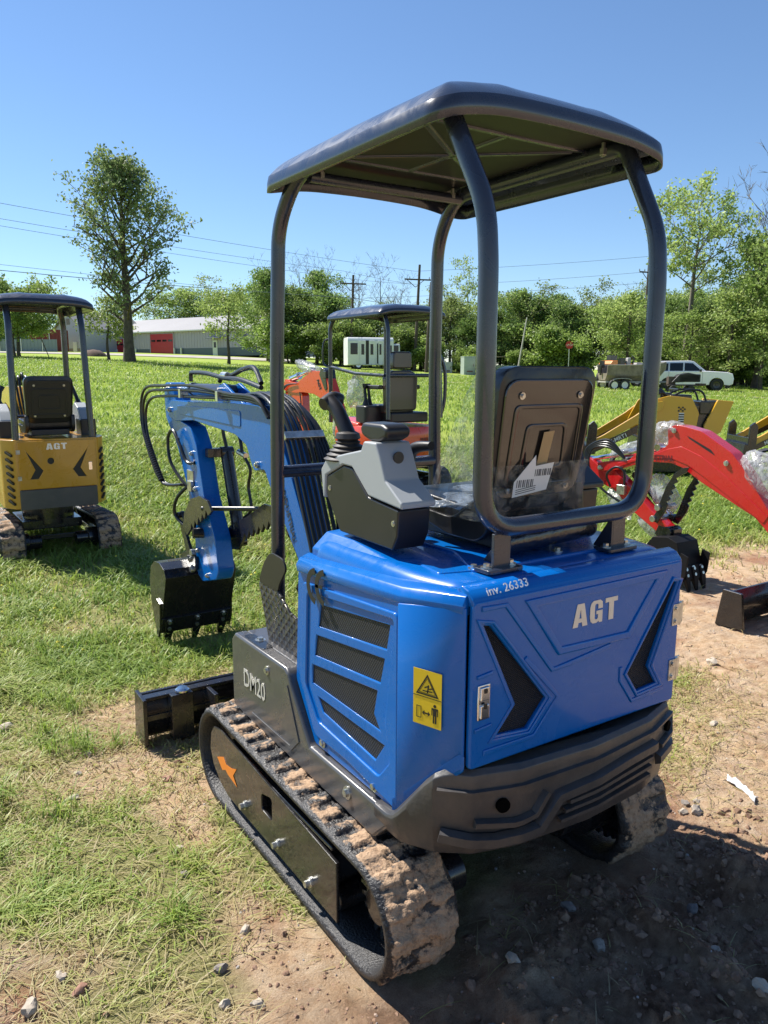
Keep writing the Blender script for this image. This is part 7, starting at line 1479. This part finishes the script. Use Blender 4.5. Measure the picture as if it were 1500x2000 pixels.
def ground_mat():
    m = bpy.data.materials.new('ground_soil_grass'); m.use_nodes = True; n = m.node_tree; L = n.links; b = n.nodes['Principled BSDF']; b.inputs['Roughness'].default_value = 0.95; b.inputs['Specular IOR Level'].default_value = 0.15
    geo = n.nodes.new('ShaderNodeNewGeometry'); at = n.nodes.new('ShaderNodeAttribute'); at.attribute_name = 'bare'
    def N(s, d=8, r=0.65, dist=0): q = n.nodes.new('ShaderNodeTexNoise'); q.inputs['Scale'].default_value = s; q.inputs['Detail'].default_value = d; q.inputs['Roughness'].default_value = r; q.inputs['Distortion'].default_value = dist; L.new(geo.outputs['Position'], q.inputs['Vector']); return q.outputs['Fac']
    def ramp(f, st):
        c = n.nodes.new('ShaderNodeValToRGB'); e = c.color_ramp.elements
        while len(e) < len(st): e.new(0.5)
        for k, (p, col) in enumerate(st): e[k].position = p; e[k].color = (*col, 1)
        L.new(f, c.inputs['Fac']); return c.outputs['Color']
    def mix(f, a, c): q = n.nodes.new('ShaderNodeMix'); q.data_type = 'RGBA'; L.new(f, q.inputs['Factor']); L.new(a, q.inputs['A']); L.new(c, q.inputs['B']); return q.outputs['Result']
    def mrg(f, a, c, lo=0, hi=1): q = n.nodes.new('ShaderNodeMapRange'); q.inputs['From Min'].default_value = a; q.inputs['From Max'].default_value = c; q.inputs['To Min'].default_value = lo; q.inputs['To Max'].default_value = hi; L.new(f, q.inputs['Value']); return q.outputs['Result']
    soil = ramp(N(14), [(0.28, (0.40, 0.23, 0.12)), (0.45, (0.57, 0.38, 0.22)), (0.58, (0.67, 0.48, 0.30)), (0.75, (0.71, 0.57, 0.40))])
    clay = ramp(N(30), [(0.3, (0.24, 0.10, 0.05)), (0.7, (0.45, 0.24, 0.13))]); soil = mix(mrg(N(1.7, 5), 0.52, 0.66), soil, clay)
    grit = ramp(N(220, 4), [(0.4, (0.20, 0.13, 0.09)), (0.62, (0.62, 0.55, 0.46))]); soil = mix(mrg(N(5, 5), 0.40, 0.75, 0.1, 0.6), soil, grit)
    am = n.nodes.new('ShaderNodeAttribute'); am.attribute_name = 'rear_dark'; dark_soil = ramp(N(26), [(0.3, (0.13, 0.07, 0.04)), (0.55, (0.29, 0.175, 0.11)), (0.75, (0.46, 0.31, 0.20))]); wm = n.nodes.new('ShaderNodeMath'); wm.operation = 'MULTIPLY'; L.new(am.outputs['Fac'], wm.inputs[0]); L.new(mrg(N(4, 6), 0.36, 0.6, 0.3, 1.0), wm.inputs[1]); soil = mix(wm.outputs[0], soil, dark_soil)  # darker brown soil colour blended in by the mask behind the machine
    thatch = ramp(N(160, 5), [(0.3, (0.14, 0.12, 0.05)), (0.5, (0.28, 0.27, 0.10)), (0.7, (0.46, 0.40, 0.23))])
    sep = n.nodes.new('ShaderNodeVectorMath'); sep.operation = 'LENGTH'; L.new(geo.outputs['Position'], sep.inputs[0])
    lawn = ramp(N(0.9, 10, 0.75), [(0.3, (0.18, 0.26, 0.035)), (0.5, (0.26, 0.34, 0.05)), (0.68, (0.34, 0.40, 0.085))]); dry = ramp(N(3, 8), [(0.3, (0.28, 0.32, 0.08)), (0.7, (0.42, 0.40, 0.18))]); lawn = mix(mrg(N(0.22, 6), 0.56, 0.72, 0, 0.6), lawn, dry)
    gr = mix(mrg(sep.outputs['Value'], 4, 16), thatch, lawn)
    base = mix(mrg(at.outputs['Fac'], 0.35, 0.62), gr, soil); L.new(base, b.inputs['Base Color'])
    bp = n.nodes.new('ShaderNodeBump'); bp.inputs['Strength'].default_value = 1.0; bp.inputs['Distance'].default_value = 0.018; L.new(N(90, 9, 0.8), bp.inputs['Height']); L.new(bp.outputs['Normal'], b.inputs['Normal']); return m
g_o = np_mesh('ground', V.reshape(-1, 3), F, ground_mat(), None, {'bare': A.ravel(), 'rear_dark': B_.ravel()}, smooth=True); tag(g_o, kind='structure')
# gravel road before the station and pale wheel tracks across the right of the field
def strip_sheet(name, pts, w, m, dz=0.03):
    V_, F_ = [], []
    for i, (X, D) in enumerate(pts):
        a = pts[max(0, i-1)]; c = pts[min(len(pts)-1, i+1)]; t_ = Vector((c[0]-a[0], c[1]-a[1])).normalized(); nn = Vector((-t_.y, t_.x))
        for k in range(5): f = (k/4-0.5)*w; p = fld(X+nn.x*f, D+nn.y*f, dz); V_.append(tuple(p))
    for i in range(len(pts)-1):
        for k in range(4): a = i*5+k; F_.append((a, a+1, a+6, a+5))
    mb = MB(); mb.add(V_, F_); o = mb.build(name, m, None); tag(o, kind='structure'); return o
M_GRAVR = mat('road_gravel', (0.36, 0.32, 0.28), 0.9, var=0.2, vscale=0.6)
strip_sheet('gravel_road', [(-90+k*2.5, 92-0.10*k*0) for k in range(33)], 16, M_GRAVR, 0.05)
M_TRK = mat('track_soil', (0.40, 0.34, 0.22), 0.95, var=0.25, vscale=0.8)
strip_sheet('dirt_track', [(-6+k*1.5, 60-0.42*k) for k in range(32)], 0.7, M_TRK, 0.04); strip_sheet('dirt_track', [(2+k*1.2, 47-0.18*k) for k in range(30)], 1.0, M_TRK, 0.04)

# ---------------------------------------------------------------- grass
def grass_mat():
    m = bpy.data.materials.new('grass_blade'); m.use_nodes = True; n = m.node_tree; L = n.links; b = n.nodes['Principled BSDF']; b.inputs['Roughness'].default_value = 0.5; out = n.nodes['Material Output']
    at = n.nodes.new('ShaderNodeAttribute'); at.attribute_name = 'tone'; c = n.nodes.new('ShaderNodeValToRGB'); e = c.color_ramp.elements
    st = [(0.0, (0.48, 0.38, 0.22)), (0.22, (0.48, 0.44, 0.18)), (0.38, (0.38, 0.43, 0.10)), (0.62, (0.27, 0.37, 0.06)), (1.0, (0.16, 0.27, 0.04))]
    while len(e) < len(st): e.new(0.5)
    for k, (p, col) in enumerate(st): e[k].position = p; e[k].color = (*col, 1)
    L.new(at.outputs['Fac'], c.inputs['Fac']); L.new(c.outputs['Color'], b.inputs['Base Color']); tr = n.nodes.new('ShaderNodeBsdfTranslucent'); L.new(c.outputs['Color'], tr.inputs['Color'])
    ms = n.nodes.new('ShaderNodeMixShader'); ms.inputs[0].default_value = 0.45; L.new(b.outputs[0], ms.inputs[1]); L.new(tr.outputs[0], ms.inputs[2]); L.new(ms.outputs[0], out.inputs['Surface']); return m
M_GRASS = grass_mat()
def blades(name, P, H, Wd, tone, lean, curl, seed):
    g = np.random.default_rng(seed); N = len(P); a = g.uniform(0, 2*pi, N); d = np.stack([np.cos(a), np.sin(a), np.zeros(N)], 1); w = np.stack([-np.sin(a), np.cos(a), np.zeros(N)], 1)*Wd[:, None]/2
    up = np.array([0, 0, 1.0]); h = H[:, None]; le = (lean*g.uniform(0.3, 1.4, N))[:, None]; cu = (curl*g.uniform(0.2, 1.6, N))[:, None]
    p1 = P+up*h*0.45+d*h*le*0.35; p2 = P+up*h*0.8*(1-0.25*cu)+d*h*(le*0.8+cu*0.35); p3 = P+up*h*(1-0.55*cu)+d*h*(le*1.1+cu*0.9)
    V_ = np.stack([P-w, P+w, p1-w*0.9, p1+w*0.9, p2-w*0.6, p2+w*0.6, p3-w*0.12, p3+w*0.12], 1).reshape(-1, 3); k = np.arange(N)[:, None]*8
    F_ = np.concatenate([k+np.array([[0, 1, 3, 2]]), k+np.array([[2, 3, 5, 4]]), k+np.array([[4, 5, 7, 6]])], 0)
    o = np_mesh(name, V_, F_, M_GRASS, None, {'tone': np.repeat(tone, 8)}); tag(o, kind='stuff'); return o
def in_view(p, m=90):
    dx, dy = p[0]-CAM.x, p[1]-CAM.y; X = dx*RH.x+dy*RH.y; D = dx*FH.x+dy*FH.y
    if D < 0.5: return False
    zc = D*cos(pitch)+1.65*sin(pitch); v = (1.65*cos(pitch)-D*sin(pitch))/zc*FPX+1000 if zc > 0 else 9e9; u = 750+X/zc*FPX
    return -m < u < 1500+m and v < 2000+m*1.5
g = np.random.default_rng(42)
def scatter(n, Dlo, Dhi, power):
    """positions in the view wedge, denser near; returns list of (x, y, D)"""
    out = []; u = g.uniform(0, 1, n); D = (Dlo**power+(Dhi**power-Dlo**power)*u)**(1/power); X = g.uniform(-0.56, 0.56, n)*(D+0.35)
    x = CAM.x+FH.x*D+RH.x*X; y = CAM.y+FH.y*D+RH.y*X; return x, y, D
def foot_block(x, y): return in_track(x, y, 0.015) or (abs(x) < 0.45 and -0.3 < y < 0.8) or (abs(x) < 0.9 and y < -0.05 and nz(x, y, 37, 3) < 0.28+0.9*max(0, abs(x)-0.55))
def make_grass(name, n, Dlo, Dhi, power, hfun, wfun, dens, lean, curl, seed, label, clump=0.0):
    x, y, D = scatter(n, Dlo, Dhi, power); keep = []; zz_ = []; bb_l = []
    for i in range(n):
        if foot_block(x[i], y[i]): continue
        f = bare(x[i], y[i]); pt_ = dens(x[i], y[i], f)
        if clump: pt_ *= max(0.35, min(1.6, 0.7+2.0*nz(x[i], y[i], clump, 21)))
        if g.uniform() > pt_: continue
        keep.append(i); zz_.append(ground_z(x[i], y[i])-0.003); bb_l.append(f)
    keep = np.array(keep); P = np.stack([x[keep], y[keep], np.array(zz_)], 1); f = np.array(bb_l); Dk = D[keep]; N = len(P)
    tn = np.clip(0.68-0.72*f+0.16*g.normal(0, 1, N)+0.22*np.array([nz(p[0], p[1], 1.3, 31) for p in P]), 0, 1)
    H = hfun(Dk, f, N, P)*g.uniform(0.45, 1.25, N); W_ = wfun(Dk)*g.uniform(0.7, 1.3, N); o = blades(name, P, H, W_, tn, lean, curl, seed); return o, N
def hnear(D, f, N, P): return (0.040+0.035*np.clip((P[:, 1]-0.8)/2.0, 0, 1))*(1.15-0.6*f)*np.array([0.75+0.9*max(-0.4, nz(p[0], p[1], 5, 61)) for p in P])
o, N1 = make_grass('short_grass', 190000, 0.75, 4.2, 1.7, hnear, lambda D: 0.0026+0.0007*D, lambda x, y, f: max(0.05, 1.0-1.1*f)*max(0.12, min(1, 0.55+1.6*nz(x, y, 7, 77))), 1.3, 0.9, 1, '', 2.6)
o, N2 = make_grass('lawn_grass', 210000, 2.6, 14, 1.15, lambda D, f, N, P: (0.060+0.055*np.clip((D-3.5)/3, 0, 1))*(1.1-0.6*f), lambda D: 0.0028+0.0011*D, lambda x, y, f: max(0.03, 1.1-1.2*f), 0.6, 0.7, 2, '', 2.2)
o, N3 = make_grass('lawn_grass', 190000, 11, 62, 0.9, lambda D, f, N, P: 0.12+0.0012*D, lambda D: 0.005+0.0008*D, lambda x, y, f: 1.0, 0.5, 0.5, 3, '', 0.6)
# dead stems and straw lying flat on the soil
o, N4 = make_grass('dry_thatch', 40000, 0.75, 4.2, 1.7, lambda D, f, N, P: np.full(N, 0.030), lambda D: 0.0018+0.0005*D, lambda x, y, f: 0.55 if 0.2 < f < 0.95 else 0.15, 2.6, 1.2, 5, '')
at = o.data.attributes['tone']; arr = np.repeat(np.clip(g.normal(0.1, 0.1, len(at.data)//8), 0, 0.3), 8); at.data.foreach_set('value', arr.astype(np.float32))
# tall tufts
tuft = [(-1.05, 1.55), (-1.35, 2.0), (-0.95, 2.1), (-1.3, 1.2), (-0.85, 2.65), (-0.1, 3.05), (-0.55, 2.9), (0.5, 3.0), (-1.55, 1.4), (-0.3, 3.7), (0.3, 4.0), (-0.7, 4.3), (0.0, 4.7), (0.9, 3.8), (-0.95, 0.2), (0.05, 2.25), (1.25, 0.45), (-0.2, 2.0)]
P = []; Hh = []; g7 = np.random.default_rng(77)
for k in range(95):
    yy = g7.uniform(0.8, 6.0); xx = g7.uniform(-1.9, -0.75) if yy < 2.4 else g7.uniform(-1.6, 1.2)+0.15*yy
    if not in_track(xx, yy, 0.1) and not (abs(xx) < 0.75 and yy < 1.6) and nz(xx, yy, 1.5, 91) > -0.15: tuft.append((xx, yy))
for cx_, cy_ in tuft:
    sz = g7.uniform(0.5, 1.1)
    for k in range(46): a = g.uniform(0, 6.28); r_ = abs(g.normal(0, 0.05))*sz; P.append((cx_+r_*cos(a), cy_+r_*sin(a), ground_z(cx_, cy_)-0.004)); Hh.append(g.uniform(0.05, 0.17)*sz)
P = np.array(P); o = blades('grass_tuft', P, np.array(Hh), np.full(len(P), 0.0040), np.clip(g.normal(0.68, 0.12, len(P)), 0, 1), 0.45, 0.8, 9)
for i in range(0): pass
# yellow flower heads
V_ = []; F_ = []
for k in range(260):
    x, y, D = [q[0] for q in scatter(1, 3.5, 12, 1.1)]
    if bare(x, y) > 0.4: continue
    z = ground_z(x, y)+g.uniform(0.06, 0.13); r_ = 0.007+0.0006*D; b0 = len(V_); V_ += [(x+r_*cos(q*pi/3), y+r_*sin(q*pi/3), z) for q in range(6)]+[(x, y, z+r_)]; F_ += [(b0+q, b0+(q+1) % 6, b0+6) for q in range(6)]
mb = MB(); mb.add(V_, F_); o = mb.build('yellow_flowers', mat('flower_yellow', (0.75, 0.62, 0.04), 0.6), None); tag(o, kind='stuff')

# ---------------------------------------------------------------- stones and clods
def rock_verts(c, r, seed, sq=(1, 1, 0.7), sub=1, jag=0.28):
    bm = bmesh.new(); bmesh.ops.create_icosphere(bm, subdivisions=sub, radius=1.0); vs = []; R_ = Matrix.Rotation(seed*1.7, 3, 'Z') @ Matrix.Rotation(seed*0.9, 3, 'X')
    for v in bm.verts: p = v.co*(1+jag*noise.noise(v.co*1.4+Vector((seed*3.1, 0, seed)))*1.6); p = R_ @ Vector((p.x*sq[0], p.y*sq[1], p.z*sq[2])); vs.append(p*r+Vector(c))
    fs = [tuple(v.index for v in f.verts) for f in bm.faces]; bm.free(); return vs, fs
def rock_mat(name, cols, dusty=0.3):
    m = bpy.data.materials.new(name); m.use_nodes = True; n = m.node_tree; L = n.links; b = n.nodes['Principled BSDF']; b.inputs['Roughness'].default_value = 0.9
    geo = n.nodes.new('ShaderNodeNewGeometry'); rp = n.nodes.new('ShaderNodeValToRGB'); e = rp.color_ramp.elements
    while len(e) < len(cols): e.new(0.5)
    for k, c in enumerate(cols): e[k].position = k/(len(cols)-1); e[k].color = (*c, 1)
    L.new(geo.outputs['Random Per Island'], rp.inputs['Fac']); q = n.nodes.new('ShaderNodeTexNoise'); q.inputs['Scale'].default_value = 60; q.inputs['Detail'].default_value = 6; L.new(geo.outputs['Position'], q.inputs['Vector'])
    mx = n.nodes.new('ShaderNodeMix'); mx.data_type = 'RGBA'; mx.inputs['B'].default_value = (0.45, 0.30, 0.19, 1); mr = n.nodes.new('ShaderNodeMapRange'); mr.inputs['From Min'].default_value = 0.45; mr.inputs['From Max'].default_value = 0.65; mr.inputs['To Max'].default_value = dusty; L.new(q.outputs['Fac'], mr.inputs['Value']); L.new(mr.outputs['Result'], mx.inputs['Factor']); L.new(rp.outputs['Color'], mx.inputs['A']); L.new(mx.outputs['Result'], b.inputs['Base Color'])
    bp = n.nodes.new('ShaderNodeBump'); bp.inputs['Distance'].default_value = 0.004; L.new(q.outputs['Fac'], bp.inputs['Height']); L.new(bp.outputs['Normal'], b.inputs['Normal']); return m
M_GRV = rock_mat('gravel_stone', [(0.20, 0.19, 0.19), (0.34, 0.31, 0.29), (0.48, 0.44, 0.40), (0.30, 0.20, 0.15), (0.42, 0.28, 0.18)], 0.5); M_CLOD = rock_mat('soil_clod', [(0.15, 0.085, 0.055), (0.21, 0.125, 0.08), (0.27, 0.17, 0.11), (0.18, 0.105, 0.07)], 0.25)
mb = MB(); cnt = 0
for k in range(5000):
    x, y, D = [q[0] for q in scatter(1, 0.75, 5.5, 1.8)]
    f = bare(x, y)
    if g.uniform() > f*1.1-0.15 or in_track(x, y, 0.0) or (abs(x) < 0.85 and y < -0.3 and g.uniform() < 0.7): continue
    r_ = 0.0022+0.0045*g.uniform()**3; 
    if nz(x, y, 2.2, 17) > 0.2: r_ *= 1.4
    vs, fs = rock_verts((x, y, ground_z(x, y)+r_*0.25), r_, k*0.37, (1, g.uniform(0.6, 1), g.uniform(0.4, 0.8)), 1 if r_ > 0.007 else 0 or 1); mb.add(vs, fs); cnt += 1
    if cnt > 2300: break
o = mb.build('gravel', M_GRV, None, smooth=False); tag(o, kind='stuff')
mb = MB(); cnt = 0
for k in range(4200):
    q = g.uniform()
    if q < 0.86: x = g.normal(0.0 if q < 0.3 else 0.62, 0.30); y = -0.35-abs(g.normal(0, 0.6))
    else: x = g.normal(-0.75, 0.15); y = g.uniform(-0.6, 0.25)
    if in_track(x, y, 0.02) or not in_view((x, y)) : continue
    r_ = 0.004+(0.016 if q < 0.86 else 0.008)*g.uniform()**3.2; vs, fs = rock_verts((x, y, ground_z(x, y)-r_*0.05), r_, k*0.53, (1, g.uniform(0.7, 1), g.uniform(0.5, 0.9)), 1, 0.4); mb.add(vs, fs); cnt += 1
    if cnt > 1400: break
o = mb.build('soil_clods', M_CLOD, None, smooth=False); tag(o, kind='stuff')
M_ST = {'pale grey': mat('stone_pale', (0.40, 0.34, 0.27), 0.85, var=0.18, vscale=25, bump=0.4, bscale=80), 'dark grey': mat('stone_dark', (0.20, 0.175, 0.155), 0.85, var=0.2, vscale=25, bump=0.4, bscale=80), 'reddish brown': mat('stone_red', (0.28, 0.15, 0.10), 0.85, var=0.2, vscale=25, bump=0.4, bscale=80)}
# ---------------------------------------------------------------- single stones and litter
stones = [(-1.251, 0.052, 0.026, 'reddish brown', 'flat reddish brown stone on the dirt at the bottom left of the photo', (1, 0.45, 0.45)), (-0.902, -0.066, 0.020, 'dark grey', 'dark grey angular stone by the grass left of the muddy track'), (-1.283, 0.131, 0.020, 'pale grey', 'pale stone just behind the flat reddish brown one'), (-1.372, 0.064, 0.026, 'pale grey', 'pale broken stone in the bottom left corner'),
 (-0.94, -0.198, 0.018, 'pale grey', 'small grey stone near the bottom edge, left of the track end'), (-0.866, -0.246, 0.020, 'pale grey', 'grey stone at the bottom edge nearest the track end'), (-0.913, 1.43, 0.022, 'pale grey', 'flat white stone in the grass left of the dozer blade'), (-1.178, 1.905, 0.034, 'pale grey', 'pale stone at the left edge level with the blade'), (-0.815, 0.534, 0.018, 'pale grey', 'pale stone beside the middle of the left track'),
 (-0.233, -0.532, 0.022, 'pale grey', 'pale stone in the shade behind the left track'), (0.053, -0.59, 0.024, 'pale grey', 'blue-grey stone in the shade below the counterweight'), (-0.378, -0.613, 0.020, 'dark grey', 'dark stone in the shade at the bottom edge'), (0.083, -0.441, 0.024, 'dark grey', 'upright dark stone in the shadow under the machine'), (0.232, -0.971, 0.026, 'pale grey', 'pale stone in the wheel rut at the bottom right corner'),
 (0.901, -0.314, 0.027, 'pale grey', 'biggest grey stone of the little heap right of the right track'), (0.86, -0.285, 0.018, 'pale grey', 'small grey stone touching the biggest one of the heap'), (0.925, -0.25, 0.017, 'dark grey', 'dark stone behind the biggest one of the heap'), (0.83, -0.24, 0.016, 'pale grey', 'pale pebble at the left side of the stone heap'), (0.98, -0.26, 0.015, 'pale grey', 'pale pebble at the right side of the stone heap'),
 (-0.848, 0.387, 0.016, 'dark grey', 'dark pebble between grass and left track'), (-0.779, 0.04, 0.020, 'pale grey', 'pale stone against the bottom of the left track'), (-1.049, 1.08, 0.020, 'pale grey', 'white stone in thin grass at the lower left'), (-0.99, 1.28, 0.018, 'pale grey', 'pale stone in front of the grass tuft by the blade'), (2.307, 0.577, 0.035, 'pale grey', 'pale flat stone right of the rear door hinges'), (1.62, 0.10, 0.025, 'pale grey', 'pale stone between grass and dirt right of the counterweight'), (-0.62, 1.12, 0.020, 'reddish brown', 'red clay lump under the end of the dozer blade'), (-0.70, 1.02, 0.024, 'reddish brown', 'red clay lump in front of the left track'), (0.45, -0.62, 0.022, 'dark grey', 'dark stone in the churned soil behind the right track'), (0.33, -0.78, 0.020, 'pale grey', 'pale stone on the ridge between the ruts')]
for i, s in enumerate(stones):
    x, y, r_, kd, lab = s[:5]; sq = s[5] if len(s) > 5 else (1, 0.75, 0.6); vs, fs = rock_verts((0, 0, r_*0.35), r_, i*1.3+0.4, sq, 2, 0.35); mb = MB(); mb.add(vs, fs); o = mb.build('stone', M_ST[kd], None, sharp=28); o.location = (x, y, ground_z(x, y)); tag(o, lab, 'stone', 'loose stones on the ground')
# crumpled strip of plastic on the dirt
V_ = []; nA, nB = 26, 8
for i in range(nA):
    t = i/(nA-1); cx_, cy_ = 1.215-0.075*t*1.0+0.03*sin(t*3), -0.235-0.165*t
    for j in range(nB): u = (j/(nB-1)-0.5)*(0.035+0.025*sin(pi*t)); V_.append((cx_+u*0.9, cy_+u*0.5, ground_z(cx_, cy_)+0.010+0.010*sin(j*2.3+t*3)+0.010*noise.noise(Vector((t*9, j*0.6, 2)))))
mb = MB(); mb.add(V_, [(i*nB+j, i*nB+j+1, (i+1)*nB+j+1, (i+1)*nB+j) for i in range(nA-1) for j in range(nB-1)]); o = mb.build('plastic_scrap', mat('white_plastic', (0.62, 0.62, 0.64), 0.4, var=0.1), None, sharp=180); m_ = o.modifiers.new('solid', 'SOLIDIFY'); m_.thickness = 0.0015; tag(o, 'crumpled white strip of plastic lying on the dirt right of the right track', 'plastic scrap')

# ---------------------------------------------------------------- labels that would read the same are told apart by their order from the left
words = ['first', 'second', 'third', 'fourth', 'fifth', 'sixth', 'seventh', 'eighth', 'ninth', 'tenth', 'eleventh', 'twelfth']
by = {}
for o in C.objects:
    if o.parent is None and o.get('label') and o.get('group'): by.setdefault(o['label'], []).append(o)
for lab, os_ in by.items():
    if len(os_) > 1:
        def ang(o): dx, dy = o.location.x-CAM.x, o.location.y-CAM.y; return (dx*RH.x+dy*RH.y)/max(0.1, dx*FH.x+dy*FH.y)
        for k, o in enumerate(sorted(os_, key=ang)): o['label'] = '%s from left, %s' % (words[min(k, 11)], lab)
